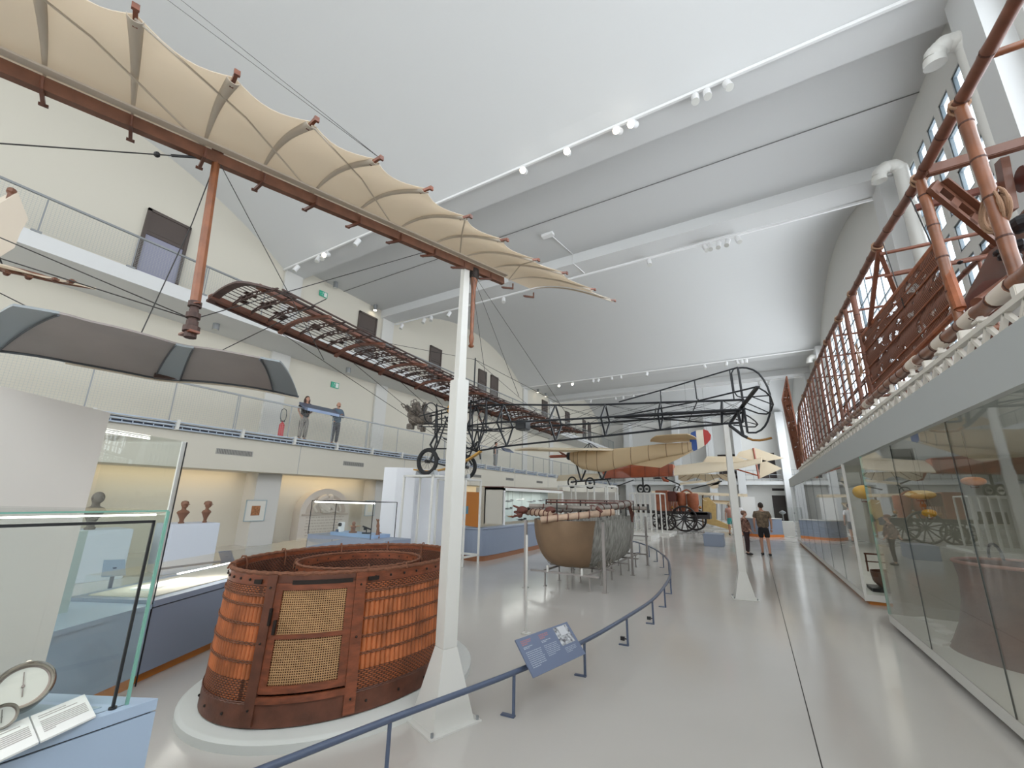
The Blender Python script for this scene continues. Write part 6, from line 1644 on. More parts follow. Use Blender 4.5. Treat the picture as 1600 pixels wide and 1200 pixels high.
# ================================================================ LEFT SIDE: COUNTERS, ALCOVE EXHIBITS
d5 = V((math.sin(math.radians(-26.8)), math.cos(math.radians(-26.8)), 0)); n5 = V((-d5.y, d5.x, 0))       # along the counter / towards the wall
C0 = V((-5.0, 1.97, 0))
def obox(mb, o, s0, s1, t0, t1, z0, z1):
    P = []
    for z in (z0, z1):
        for s_, t in ((s0, t0), (s1, t0), (s1, t1), (s0, t1)): P.append(o + d5 * s_ + n5 * t + V((0, 0, z)))
    mb.hexa(P); return mb
M_BLUE2 = mat('counter_blue', lin(132, 142, 160), .4)
CN = thing('long_counter', C0 + d5 * 1.5 + n5 * .4, 'long grey-blue display counter with an orange foot behind the wicker basket', 'counter')
obox(MB(), C0, .02, 4.0, .06, .8, 0, .09).build('foot', M_ORANGE, CN)
obox(MB(), C0, 0, 4.0, 0, .85, .09, .64).build('body', M_BLUE2, CN)
obox(MB(), C0, -.01, 4.01, -.02, .87, .655, .71).build('top', M_BLUE2, CN); obox(MB(), C0, .01, 3.99, .01, .84, .64, .655).build('shadow_gap', MATS['joint'], CN)
obox(MB(), C0, .05, 3.9, .03, .80, .71, .90).build('glass_hood', M_GLASS, CN)
obox(MB(), C0, .08, 3.8, .1, .75, .71, .72).build('display_bed', M_CREAMIN, CN)
obox(MB(), C0, .3, 1.2, .06, .085, .885, .895).build('led_strip', M_STRIP, CN)
obox(MB(), C0, .3, .9, .35, .55, .72, .74).build('exhibit_sheet', M_WHITE, CN)
# tall vitrine in front of the partition
TV = thing('tall_vitrine', C0 - d5 * 1.3, 'tall glass vitrine with a bare blue-grey base left of the counter', 'vitrine')
obox(MB(), C0, -2.6, -.04, .02, .8, 0, .09).build('foot', M_ORANGE, TV)
obox(MB(), C0, -2.6, -.02, 0, .85, .09, .64).build('base', mat('vitrine_blue', lin(150, 166, 182), .4), TV)
obox(MB(), C0, -2.6, -.02, -.01, .86, .64, .68).build('base_top', mat('vitrine_blue', lin(150, 166, 182), .4), TV)
obox(MB(), C0, -2.6, -.02, 0, .008, .68, 2.2).build('front_glass', M_GLASS, TV); obox(MB(), C0, -.028, -.02, .01, .85, .68, 2.2).build('end_glass', M_GLASS, TV)
obox(MB(), C0, -2.6, -.02, 0, .85, 2.2, 2.208).build('top_glass', M_GLASS, TV)
obox(MB(), C0, -.06, -.02, 0, .012, .68, 2.2).build('corner_edge', M_OFFW, TV); obox(MB(), C0, -.012, -.004, -.004, .004, 0.0, 2.2).build('black_edge', M_BLACK, TV)
obox(MB(), C0, -2.5, -.3, .12, .13, 2.19, 2.195).build('led_strip', M_STRIP, TV)
obox(MB(), C0, -2.0, -.35, .45, .5, .68, 1.35).build('exhibit_board', mat('pale_board', lin(176, 190, 188), .6), TV)
# dark bust silhouette far behind, on pale pedestal
def pedestal(x, y, w_, d_, h, lab, m=None):
    return tag(MB().box(x - w_ / 2, x + w_ / 2, y - d_ / 2, y + d_ / 2, 0, h).build('pedestal', m or mat('pedestal_pale', lin(206, 212, 222), .6), bevel=.01), lab, 'pedestal')
pedestal(-11.4, 4.85, .8, .95, 1.02, 'pale blue-white box pedestal carrying the two small brown busts')
M_BUST = mat('terracotta_bust', lin(126, 88, 68), .6, bump=.2, bscale=20)
def bust(x, y, z, rz, lab, s_=1.0, m=M_BUST, helmet=True, grp='brown busts on the pale pedestal'):
    R = thing('bust', (x, y, z), lab, 'bust', grp)
    c = V((x, y, z)); Rz = Matrix.Rotation(rz, 3, 'Z'); q = lambda a, b, d: c + Rz @ V((a, b, d)) * s_
    mb = MB(); pr_ = [(.07, 0), (.075, .03), (.05, .05), (.06, .12), (.11, .22), (.155, .29), (.12, .335), (.06, .36), (.052, .40), (.06, .43)]
    mb.lathe([(a * s_, b * s_) for a, b in pr_], c, 20, sx=1.1, sy=.7, rz=rz); mb.build('torso', m, R, smooth=True)
    MB().ball(q(0, .012, .49), .082 * s_, 14, (.86, 1.0, 1.18)).ball(q(0, .03, .455), .055 * s_, 10, (.9, 1, .9)).tube([q(0, .08, .505), q(0, .105, .48), q(0, .085, .465)], [.008 * s_, .014 * s_, .008 * s_], 6).ball(q(-.078, 0, .485), .02 * s_, 6, (.5, 1, 1.3)).ball(q(.078, 0, .485), .02 * s_, 6, (.5, 1, 1.3)).bar(q(-.025, .083, .445), q(.025, .083, .445), .008 * s_).build('head', m, R, smooth=True)
    if helmet:
        MB().lathe([(.09 * s_, .50 * s_), (.092 * s_, .54 * s_), (.075 * s_, .585 * s_), (.03 * s_, .605 * s_), (0, .607 * s_)], c, 16, sx=.95, sy=1.1, rz=rz).surf(lambda u, v: q(-.07 + .14 * u, .085 + .05 * v - .03 * (2 * u - 1) ** 2, .525 - .015 * v), 6, 3, .008).build('cap', m, R, smooth=True)
    return R
bust(-11.3, 4.65, 1.02, math.radians(-75), 'left brown bust in a peaked cap on the pale pedestal', .82)
bust(-11.3, 5.12, 1.02, math.radians(-45), 'right brown bust facing the camera on the pale pedestal', .82)
pedestal(-11.6, 3.15, .8, 1.3, .95, 'pale pedestal with the large dark bust, seen through the tall glass vitrine')
bust(-11.5, 3.2, .95, math.radians(-60), 'large grey-brown bust seen through the glass vitrine left of the two small busts', 1.25, mat('dark_bust', lin(120, 112, 104), .6), False, None)
# lectern with small barrier
LR = thing('reading_lectern', (-10.2, 5.3, 0), 'small blue slanted reading lectern beside the pedestal of the two busts', 'lectern')
a, b, c, d = AX(341, 862, -9.9), AX(361, 860, -9.9), AX(367, 876, -9.6), AX(346, 879, -9.6)
MB().prism([a, b, c, d], (-.0, .01, -.02)).build('board', M_RAILB, LR); MB().bar((a + c) / 2, V(((a + c) / 2).to_tuple()[:2] + (0,)), .04).build('post', M_RAILB, LR)
r1 = AX(250, 889, -9.8); r2 = AX(346, 877, -9.7)
tag(MB().tube([r1, r2], .02, 8).tube([r1, (r1.x, r1.y, 0)], .015, 8).tube([r2, (r2.x, r2.y, 0)], .015, 8).build('low_barrier', M_RAILB, smooth=True), 'short low slate-blue barrier rail in front of the bust pedestal', 'barrier')
lc = thing('reading_lectern', (-9.0, 2.7, 0), 'grey-blue reading lectern seen through the tall glass vitrine', 'lectern')
a, b, c, d = AX(162, 875, -8.6), AX(195, 874, -8.6), AX(196, 897, -8.4), AX(158, 900, -8.4)
MB().prism([a, b, c, d], (0, .01, -.02)).build('board', mat('lectern_blue', lin(140, 156, 176), .5), lc); MB().bar((a + c) / 2, V(((a + c) / 2).to_tuple()[:2] + (0,)), .04).build('post', M_RAILB, lc)
# framed prints on the piers
def frame(u0, v0, u1, v1, x, lab, mimg):
    a, b = AX(u0, v0, x), AX(u1, v1, x)
    y0, y1, z0, z1 = min(a.y, b.y), max(a.y, b.y), min(a.z, b.z), max(a.z, b.z)
    R = thing('picture_frame', (x, (y0 + y1) / 2, z0), lab, 'picture', None)
    f = .025; mb = MB()
    mb.box(x, x + .03, y0, y1, z0, z0 + f).box(x, x + .03, y0, y1, z1 - f, z1).box(x, x + .03, y0, y0 + f, z0, z1).box(x, x + .03, y1 - f, y1, z0, z1).build('frame', mat('frame_silver', lin(170, 186, 192), .4), R)
    MB().box(x, x + .012, y0 + f, y1 - f, z0 + f, z1 - f).build('mount', mat('mount_white', lin(222, 220, 212), .7), R)
    MB().box(x + .012, x + .016, lerp(y0, y1, .3), lerp(y0, y1, .72), lerp(z0, z1, .27), lerp(z0, z1, .72)).build('print', mimg, R)
frame(385, 781, 412, 814, -14.74, 'framed brown print on the white pier right of the two busts', mat('brown_print', lin(160, 108, 70), .6, var=.4, vscale=20))
frame(571, 782, 584, 806, -14.74, 'framed pale print on the white pier right of the arched relief', mat('pale_print', lin(226, 220, 200), .6))
# arched relief monument
M_STN = mat('pale_stone', lin(214, 206, 196), .8, bump=.1, bscale=30); M_STN2 = mat('relief_stone', lin(196, 184, 172), .8, bump=.1, bscale=30)
AR = thing('stone_relief', (-15.3, 11.1, 0), 'arched pale stone relief of a crouching figure above an inscription, in the alcove', 'relief')
ya, yb, zt_ = 10.0, 12.25, 1.95; yc = (ya + yb) / 2; ra = (yb - ya) / 2
def arch(x0, r, z0, th, name, m):
    pts = [V((x0, yc - r, z0))] + [V((x0, yc - r * math.cos(t), 1.02 + (r * .83) * math.sin(t))) for t in [PI * i / 24 for i in range(25)]] + [V((x0, yc + r, z0))]
    return MB().prism(pts, (th, 0, 0)).build(name, m, AR)
arch(-15.5, ra, 0, .45, 'slab', M_STN); 
pts = []
for i in range(25):
    t = PI * i / 24; pts.append(V((-15.04, yc - ra * .80 * math.cos(t), 1.0 + ra * .64 * math.sin(t))))
MB().prism(pts, (.02, 0, 0)).build('recessed_field', M_STN2, AR)
fg = MB(); X_ = -15.0
def rl(pts, r): fg.tube(sm([V((X_, yc + a, 1.0 + b)) for a, b in pts]), r, 8, flat=1.0)
rl([(.05, .12), (-.25, .3), (-.35, .5), (-.1, .62)], .13); rl([(-.1, .55), (.2, .5), (.5, .42)], .06); rl([(-.3, .1), (.1, .28), (.35, .1)], .09); rl([(.35, .1), (.1, .05), (-.2, .05)], .06); rl([(.35, .1), (.5, .02), (.62, .02)], .045); rl([(-.45, .05), (-.6, .25), (-.45, .45)], .05); rl([(.45, .45), (.6, .2), (.62, .05)], .045)
fg.ball((X_, yc + .12, 1.60), .11, 10, (.7, 1, 1.1)); fg.ball((X_ - .03, yc + .1, 1.66), .13, 8, (.5, 1.1, .7))
fg.build('carved_figure', M_STN, AR, smooth=True)
MB().box(-15.05, -15.0, ya + .08, yb - .08, .92, .97).build('moulding', M_STN2, AR)
mb = MB(); rnd = random.Random(9)
for r in range(7):
    z = .82 - r * .11; y = ya + .22 + rnd.random() * .1
    while y < yb - .3:
        l = rnd.uniform(.05, .16); mb.box(-15.05, -15.045, y, min(y + l, yb - .25), z, z + .035); y += l + .04
o = mb.build('inscription_lines', mat('carved_line', lin(188, 178, 166), .8), AR); o['kind'] = 'stuff'
# orange board with blue sign, alcove right of the mast
a, b = AX(721, 768, -12.2), AX(750, 832, -12.2)
OB = thing('orange_board', (-12.2, (a.y + b.y) / 2, 0), 'tall orange board with a small blue sign, right of the near white mast', 'board')
MB().box(-12.26, -12.2, a.y, b.y, 0, a.z).build('board', M_ORANGE, OB); s_ = AX(727, 797, -12.19); MB().box(-12.2, -12.19, s_.y - .3, s_.y + .25, s_.z - .18, s_.z + .18).build('blue_sign', mat('sign_blue', lin(96, 136, 152), .5), OB)
# wall showcase and its blue counter
WS = thing('block_showcase', (-7.8, 14, 0), 'cream built-in showcase of hanging models above a grey-blue counter, left of the airship car', 'showcase')
x = -7.0; ys, ye = 11.65, 16.5
MB().box(-7.75, x - .02, ys, ys + .1, .9, 2.05).box(-7.75, x, ys, ye, 1.97, 2.05).build('cream_shell', M_WALL, WS)
MB().box(x - .75, x - .7, ys, ye, .9, 1.97).build('back_panel', mat('showcase_back', lin(196, 206, 204), .7), WS)
mb = MB(); mb.box(x - .04, x + .02, ys, ys + .06, .88, 2.03).box(x - .04, x + .02, ye - .06, ye, .88, 2.03).box(x - .04, x + .02, ys, ye, 1.95, 2.03); mb.build('frame', M_WHITE, WS)
MB().box(x - .03, x - .022, ys + .06, ye - .06, .88, 1.95).build('glass', M_GLASS, WS)
MB().box(-7.75, x + .01, ys - .02, ye, 2.05, 2.075).build('red_cornice', mat('dark_red', lin(96, 48, 38), .45), WS)
CB = thing('side_counter', (-6.9, 13, 0), 'long grey-blue counter with a brown-orange foot in front of the cream showcase', 'counter')
P_ = sm([V((-7.95, 10.35, 0)), V((-7.3, 9.95, 0)), V((-6.8, 9.95, 0)), V((-6.62, 10.5, 0)), V((-6.7, 13, 0)), V((-6.85, 17.5, 0))])
def strip2(name, P, z0, z1, th, m, par, off=0.0):
    mb = MB()
    for a, b in zip(P, P[1:]):
        d = (b - a).normalized(); n_ = V((-d.y, d.x, 0)); o_ = -n_ * off
        mb.hexa([a + o_ + V((0, 0, z0)), b + o_ + V((0, 0, z0)), b + o_ + n_ * th + V((0, 0, z0)), a + o_ + n_ * th + V((0, 0, z0)), a + o_ + V((0, 0, z1)), b + o_ + V((0, 0, z1)), b + o_ + n_ * th + V((0, 0, z1)), a + o_ + n_ * th + V((0, 0, z1))])
    return mb.build(name, m, par)
strip2('foot', P_, 0, .14, .3, mat('brown_foot', lin(150, 100, 68), .5), CB, -.03); strip2('front', P_, .14, .83, .35, M_BLUE2, CB); strip2('top', P_, .84, .88, .36, M_BLUE, CB, .01)
# models in the showcase
for i, (u, v) in enumerate(((794, 783), (812, 781), (830, 784), (793, 795), (800, 807), (815, 812), (845, 782))):
    p = AX(u, v, x - .35); R = thing('aircraft_model', p, 'small hanging aircraft model in the cream showcase, %s' % ['top left', 'pale one second from the top left', 'third along the top row', 'second row at the left', 'brass-coloured at the lower left', 'low on the right of the brass one', 'last along the top row'][i], 'model', 'aircraft models in the cream showcase')
    m = [M_GREY, M_WHITE, M_GREY, M_GREY, MATS['brass'], M_BLACK, M_GREY][i]
    MB().tube([p - V((0, .28, 0)), p, p + V((0, .28, 0))], [.01, .035, .01], 8).build('fuselage', m, R); MB().rbox(p + V((0, -.08, .02)), .3, .1, .012).rbox(p + V((0, .26, .03)), .1, .05, .06).build('wings', m, R)
    MB().tube([p, V((p.x, p.y, 1.97))], .003, 4).build('wire', M_WIRE, R)
# glass case with objects above the basket
yk = 7.0
a, b = AY(488, 782, yk), AY(584, 786, yk)
GC = thing('exhibit_case', ((a.x + b.x) / 2, yk, 0), 'glass case on blue plinths with a lit top strip, seen just above the basket rim', 'display case')
MB().box(a.x, b.x + .5, yk, yk + .8, 0, .72).build('base', M_BLUE, GC)
mb = MB()
for (px, py) in ((a.x, yk), (b.x, yk), (a.x - .0, yk + .75), (b.x, yk + .75)): mb.bar((px, py, .72), (px, py, a.z), .014)
for py in (yk, yk + .75): mb.bar((a.x, py, a.z), (b.x, py, a.z), .014)
mb.bar((a.x, yk, a.z), (a.x, yk + .75, a.z), .014).bar((b.x, yk, a.z), (b.x, yk + .75, a.z), .014).build('black_frame', M_BLACK, GC)
MB().bar((a.x + .05, yk + .05, a.z - .03), (b.x - .03, yk + .05, a.z - .03), .03, .03).build('led_strip', M_STRIP, GC)
MB().box(a.x, b.x, yk, yk + .006, .72, a.z).build('front_glass', M_GLASS, GC)
p0, p1 = AY(520, 842, yk + .3), AY(590, 836, yk + .3)
MB().box(p0.x, p1.x, yk + .2, yk + .7, .72, p1.z).build('blue_step', mat('step_blue', lin(150, 174, 206), .5), GC)
zt3 = p1.z
def obj_at(u): return AY(u, 835, yk + .35).x
x_ = obj_at(532); R = thing('white_box_camera', (x_, yk + .35, zt3), 'white box with a round dark lens opening in the glass case', 'camera')
MB().rbox((x_, yk + .35, zt3 + .12), .12, .12, .24).build('body', M_WHITE, R, bevel=.01); MB().cyl((x_ + .04, yk + .29, zt3 + .18), (x_ + .04, yk + .25, zt3 + .18), .045, 14).build('lens', M_BLACK, R); MB().rbox((x_ - .06, yk + .3, zt3 + .03), .08, .06, .06).build('blue_base', M_RAILB, R)
x_ = obj_at(551); R = thing('bronze_bust', (x_, yk + .35, zt3), 'small bronze bust with a wooden propeller behind it in the glass case', 'sculpture')
MB().lathe([(.1, 0), (.1, .03), (.06, .04), (.05, .1), (.07, .14), (.03, .18)], (x_, yk + .35, zt3), 12).ball((x_, yk + .35, zt3 + .22), .045, 10, (1, 1, 1.2)).build('figure', M_BUST, R, smooth=True)
MB().tube([(x_ - .22, yk + .4, zt3 + .16), (x_ - .1, yk + .4, zt3 + .15), (x_, yk + .4, zt3 + .14), (x_ + .1, yk + .4, zt3 + .16), (x_ + .22, yk + .4, zt3 + .17)], [.01, .035, .012, .035, .01], 8, flat=.3).build('propeller', mat('light_wood', lin(206, 150, 92), .4), R)
x_ = obj_at(572); R = thing('dark_apparatus', (x_, yk + .35, zt3), 'dark spindly apparatus on a black foot in the glass case', 'apparatus')
MB().rbox((x_, yk + .35, zt3 + .015), .2, .1, .03).cyl((x_, yk + .35, zt3), (x_, yk + .35, zt3 + .13), .012, 8).bar((x_ - .14, yk + .35, zt3 + .17), (x_ + .14, yk + .35, zt3 + .11), .03).rbox((x_ - .05, yk + .35, zt3 + .12), .06, .05, .07).build('body', M_BLACK, R)
x_ = obj_at(588); R = thing('bronze_statuette', (x_ + .05, yk + .35, .72), 'slim bronze statuette with a raised arm right of the glass case objects', 'sculpture')
MB().tube([(x_ + .05, yk + .35, .72), (x_ + .05, yk + .35, .8), (x_ + .04, yk + .35, .95), (x_ + .03, yk + .35, zt3 + .2), (x_ + .02, yk + .35, zt3 + .3)], [.06, .05, .03, .04, .02], 8).ball((x_ + .02, yk + .35, zt3 + .33), .03, 8).bar((x_ + .02, yk + .35, zt3 + .26), (x_ - .04, yk + .35, zt3 + .36), .015).bar((x_, yk + .35, zt3 + .06), (x_ + .18, yk + .33, zt3 + .05), .018).build('figure', M_BUST, R, smooth=True)
# far wall panels beyond the wall showcase
tag(MB().box(-13.9, -8.5, 20.0, 20.1, 0, 2.3).build('display_wall', M_WALL), 'plain cream display wall beyond the cream showcase', 'wall panel')
tag(MB().box(-13.9, -7.5, 26, 26.2, .0, 2.2).build('display_wall', M_PIER), 'white display wall behind the slatted stand', 'wall panel')
# tube stand far left aircraft fragments
FG = thing('cream_glider_tip', (-4.5, 1.2, 3.0), 'tip of another cream cloth glider with brown spar, cut by the left picture edge', 'glider')
pl_ = [AX(u, v, -4.6) for u, v in ((-60, 405), (0, 418), (45, 428), (80, 437), (112, 444), (150, 451))]; pr_ = [AX(u, v, -4.5) for u, v in ((-60, 425), (0, 434), (40, 441), (80, 444), (110, 447), (150, 453))]
pl_, pr_ = sm(pl_), sm(pr_)
MB().surf(lambda u, v: pl_[int(u * (len(pl_) - 1))].lerp(pr_[int(u * (len(pr_) - 1))], v) + V((.35 * v * (1 - u), 0, 0)), len(pl_) - 1, 6, .01).build('wing_cloth', M_CLOTH, FG, smooth=True)
MB().tube(pl_, [lerp(.035, .01, i / (len(pl_) - 1)) for i in range(len(pl_))], 6).build('spar', M_SPAR, FG)
for i in (6, 11, 17, 22): 
    MB().bar(pl_[i], pr_[i] + V((.25, 0, -.03)), .03, .012).build('rib', M_SPAR, FG); MB().ball(pr_[i] + V((.2, 0, -.02)), .02, 6).build('rib_end', M_BWOOD2, FG)
sl = [AX(u, v, -4.6) for u, v in ((-20, 320), (18, 299), (25, 318), (34, 340), (22, 360), (12, 385), (-20, 405))]
MB().prism(sl, (.02, .03, 0)).build('fin_cloth', mat('cloth_shade', lin(196, 184, 168), .85, bump=.2, bscale=12), FG)
MB().bar(sl[1], sl[1] + V((0, 0, -.9)), .03).ball(sl[1], .03, 6).build('fin_post', M_SPAR, FG)
MB().tube([AX(10, 430, -4.6), AX(10, 430, -4.6) + V((0, -1.5, 3))], .005, 4).build('support_wire', M_WIRE, FG)

# ================================================================ PEOPLE
def skinned(name, verts, edges, rad, m, par, sub=1, root=0):
    me = bpy.data.meshes.new(name); off = WL[par.name]
    me.from_pydata([tuple(V(v) - off) for v in verts], edges, [])
    o = bpy.data.objects.new(name, me); COL.objects.link(o); o.parent = par; WL[o.name] = off
    me.materials.append(m)
    s_ = o.modifiers.new('skin', 'SKIN'); s_.use_smooth_shade = True
    lay = me.skin_vertices[0] if len(me.skin_vertices) else None
    for i, r in enumerate(rad):
        rr = r if isinstance(r, tuple) else (r, r)
        lay.data[i].radius = rr; lay.data[i].use_root = (i == root)
    b = o.modifiers.new('sub', 'SUBSURF'); b.levels = sub; b.render_levels = sub
    return o
def person(pos, rz, h, lab, top, bottom, hair, skin=lin(196, 150, 128), shorts=False, armL=None, armR=None, longhair=False, bald=False, short_sl=True, step=0.0, female=False, skirt=0.0, cap=None, belly=0.0, lean=0.0, bulk=1.0):
    c = V(pos); Rz = Matrix.Rotation(rz, 3, 'Z'); k_ = h / 1.75
    W_ = lambda p: c + Rz @ (V(p) * k_)
    R = thing('person', c, lab, 'person')
    sh = .19 if not female else .165; hp = .085; 
    ms = mat('skin_%d' % int(skin[0] * 999), skin, .6)
    aL = armL or [(-sh, 0, 1.42), (-sh - .07, -.02, 1.16), (-sh - .07, .04, .92), (-sh - .065, .06, .86)]
    aR = armR or [(sh, 0, 1.42), (sh + .07, -.02, 1.16), (sh + .07, .04, .92), (sh + .065, .06, .86)]
    L_ = [(-hp, 0, .92), (-hp - .01, step * .5 + .01, .50), (-hp - .01, step - .02, .09)]; Rr = [(hp, 0, .92), (hp + .01, -step * .3 + .01, .50), (hp + .01, -step - .02, .09)]
    vt = [(0, 0, .96), (0, .0, 1.10), (0, lean, 1.28), (0, lean, 1.43), (0, lean + .005, 1.50), (0, lean + .015, 1.56)]
    rad = [(.155, .11), (.14 - .015 * female, .10 + belly), (.165 - .02 * female, .115), (.12, .085), (.052, .052), (.06, .07)]
    ed = [(0, 1), (1, 2), (2, 3), (3, 4), (4, 5)]
    def limb(pts, rs, root):
        base = len(vt)
        for p, r in zip(pts, rs): vt.append(p); rad.append(r)
        ed.append((root, base))
        for i in range(len(pts) - 1): ed.append((base + i, base + i + 1))
    limb(aL, [.058, .042, .03, .036], 3); limb(aR, [.058, .042, .03, .036], 3)
    limb([L_[0], L_[1], L_[2], (L_[2][0], L_[2][1] + .02, .05), (L_[2][0] - .01, L_[2][1] + .14, .035)], [.085, .058, .038, .04, .035], 0)
    limb([Rr[0], Rr[1], Rr[2], (Rr[2][0], Rr[2][1] + .02, .05), (Rr[2][0] + .01, Rr[2][1] + .14, .035)], [.085, .058, .038, .04, .035], 0)
    skinned('body', [W_(v) for v in vt], ed, [tuple(q_ * k_ for q_ in (r if isinstance(r, tuple) else (r, r))) for r in rad], ms, R)
    # head: skull, jaw, nose, ears, eyes, mouth
    hy = lean + .03; mb = MB()
    def ell(p, r, s_): 
        n = 14; 
        rings = []
        bmv = mb.bm
        for i in range(1, 9):
            a = PI * i / 9; rings.append([bmv.verts.new(W_((p[0] + r * s_[0] * math.sin(a) * math.cos(2 * PI * j / n), p[1] + r * s_[1] * math.sin(a) * math.sin(2 * PI * j / n), p[2] + r * s_[2] * math.cos(a)))) for j in range(n)])
        t = bmv.verts.new(W_((p[0], p[1], p[2] + r * s_[2]))); bt_ = bmv.verts.new(W_((p[0], p[1], p[2] - r * s_[2])))
        for j in range(n):
            bmv.faces.new((t, rings[0][j], rings[0][(j + 1) % n])); bmv.faces.new((bt_, rings[-1][(j + 1) % n], rings[-1][j]))
            for i in range(7): bmv.faces.new((rings[i][j], rings[i + 1][j], rings[i + 1][(j + 1) % n], rings[i][(j + 1) % n]))
    ell((0, hy - .01, 1.655), .1, (.77, .95, 1.0)); ell((0, hy + .018, 1.60), .07, (.85, .95, 1.05)); ell((0, hy + .095, 1.635), .02, (.7, 1, 1.4)); ell((-.08, hy - .01, 1.64), .026, (.4, .8, 1.2)); ell((.08, hy - .01, 1.64), .026, (.4, .8, 1.2))
    mb.build('head', ms, R, smooth=True)
    mb = MB(); ell((-.03, hy + .078, 1.66), .012, (1, .6, .6)); ell((.03, hy + .078, 1.66), .012, (1, .6, .6)); mb.build('eyes', mat('eye_dark', lin(50, 38, 34), .4), R)
    mb = MB(); ell((0, hy + .082, 1.59), .02, (1.1, .3, .3)); mb.build('mouth', mat('lip', lin(150, 90, 84), .5), R)
    mh = mat('hair_%d' % int(sum(hair) * 999), hair, .7, bump=.4, bscale=60)
    mb = MB()
    if bald: ell((0, hy - .03, 1.64), .098, (.79, .85, .8))
    else: ell((0, hy - .028, 1.675), .108, (.80, .96, .96))
    if longhair:
        ell((0, hy - .07, 1.58), .12, (.9, .55, 1.25)); ell((-.075, hy - .01, 1.56), .05, (.8, 1, 2.4)); ell((.075, hy - .01, 1.56), .05, (.8, 1, 2.4))
    mb.build('hair', mh, R, smooth=True)
    if bald: mb = MB(); ell((0, hy + .045, 1.575), .05, (.95, .8, .8)); mb.build('beard', mh, R, smooth=True)
    if cap is not None: mb = MB(); ell((0, hy - .02, 1.70), .112, (.84, 1.0, .72)); mb.build('cap', mat('cap_%d' % int(cap[0] * 999), cap, .8), R, smooth=True)
    # top
    vt, rad, ed = [], [], []
    def add(p, r): vt.append(p); rad.append(r if isinstance(r, tuple) else (r, r)); return len(vt) - 1
    i0 = add((0, 0, .86), (.185 * bulk, .145 * bulk)); i1 = add((0, 0, 1.08), ((.18 - .015 * female) * bulk, (.135 + belly) * bulk)); i2 = add((0, lean, 1.28), ((.195 - .02 * female) * bulk, .14 * bulk)); i3 = add((0, lean, 1.43), (.14, .105)); i4 = add((0, lean, 1.485), (.066, .066))
    ed += [(i0, i1), (i1, i2), (i2, i3), (i3, i4)]
    for A in (aL, aR):
        a = add(A[0], .078); ed.append((i3, a)); e_ = V(A[0]).lerp(V(A[1]), .75 if short_sl else 1.0); b = add(tuple(e_), .07 * bulk if short_sl else .06 * bulk); ed.append((a, b))
        if not short_sl: b2 = add(tuple(V(A[1]).lerp(V(A[2]), .85)), .044); ed.append((b, b2))
    skinned('top', [W_(v) for v in vt], ed, [(a * k_, b * k_) for a, b in rad], top, R)
    # trousers / shorts
    vt, rad, ed = [], [], []
    i0 = add((0, 0, .98), (.165, .122)); i1 = add((0, 0, .88), (.17, .125)); ed.append((i0, i1))
    for P in (L_, Rr):
        a = add((P[0][0], 0, .82), .102 + skirt); ed.append((i1, a))
        if shorts: b = add(tuple(V(P[0]).lerp(V(P[1]), .85)), .09); ed.append((a, b))
        else:
            b = add((P[1][0], P[1][1], .5), .075 + skirt); c2 = add((P[2][0], P[2][1], .10), .060 + skirt * 1.3); ed += [(a, b), (b, c2)]
    skinned('shorts' if shorts else 'trousers', [W_(v) for v in vt], ed, [(a * k_, b * k_) for a, b in rad], bottom, R)
    for P in (L_, Rr):
        mb = MB(); ell((P[2][0], P[2][1] + .05, .045), .12, (.42, 1.1, .38)); mb.build('shoe', mat('shoe_dark', lin(48, 44, 44), .6), R, smooth=True)
    # hands: palm, four fingers and a thumb
    for A, sg in ((aL, -1), (aR, 1)):
        w_ = V(A[-1]); d = (w_ - V(A[-2])).normalized(); sd = d.cross(V((0, 0, 1))); sd = sd.normalized() if sd.length > .1 else V((0, 1, 0))
        nn = d.cross(sd).normalized()
        vv = [w_]; ee = []; rr = [(.026, .03)]
        for f_, l in enumerate((.062, .075, .07, .055)):
            b0 = w_ + d * .045 + sd * (-.026 + f_ * .0175); vv += [b0, b0 + d * l * .55, b0 + d * l * .9 + nn * .02]; n_ = len(vv); ee += [(0, n_ - 3), (n_ - 3, n_ - 2), (n_ - 2, n_ - 1)]; rr += [(.009, .009), (.008, .008), (.006, .006)]
        b0 = w_ - sd * .03 + d * .01; vv += [b0, b0 - sd * .02 + d * .035]; n_ = len(vv); ee += [(0, n_ - 2), (n_ - 2, n_ - 1)]; rr += [(.01, .01), (.008, .008)]
        skinned('hand', [W_(v) for v in vv], ee, [(a * k_, b * k_) for a, b in rr], ms, R)
    return R
M_STRIPE = mat('striped_cloth', lin(150, 146, 140), .8)
def stripes():
    m = bpy.data.materials.new('striped_trousers'); m.use_nodes = True; nt = m.node_tree; b = nt.nodes['Principled BSDF']; tc = nt.nodes.new('ShaderNodeTexCoord')
    w_ = nt.nodes.new('ShaderNodeTexWave'); w_.bands_direction = 'Y'; w_.inputs['Scale'].default_value = 9; r = nt.nodes.new('ShaderNodeValToRGB'); r.color_ramp.interpolation = 'CONSTANT'; r.color_ramp.elements[1].position = .5
    r.color_ramp.elements[0].color = (*lin(60, 54, 52), 1); r.color_ramp.elements[1].color = (*lin(176, 168, 158), 1)
    nt.links.new(tc.outputs['Object'], w_.inputs[0]); nt.links.new(w_.outputs['Fac'], r.inputs[0]); nt.links.new(r.outputs[0], b.inputs['Base Color']); return m
zg = 3.65
p = AX(477, 676, -14.25); person((-14.42, p.y, zg), math.radians(-100), 1.70, 'woman with long dark hair and striped trousers standing at the lower gallery railing', mat('black_top', lin(44, 40, 42), .8), stripes(), lin(66, 48, 40), longhair=True, female=True, bulk=1.1, skirt=.015,
       armL=[(-.165, 0, 1.42), (-.27, -.04, 1.2), (-.12, .1, 1.08), (-.07, .12, 1.06)], armR=[(.165, 0, 1.42), (.27, -.04, 1.2), (.2, .08, .96), (.18, .1, .92)])
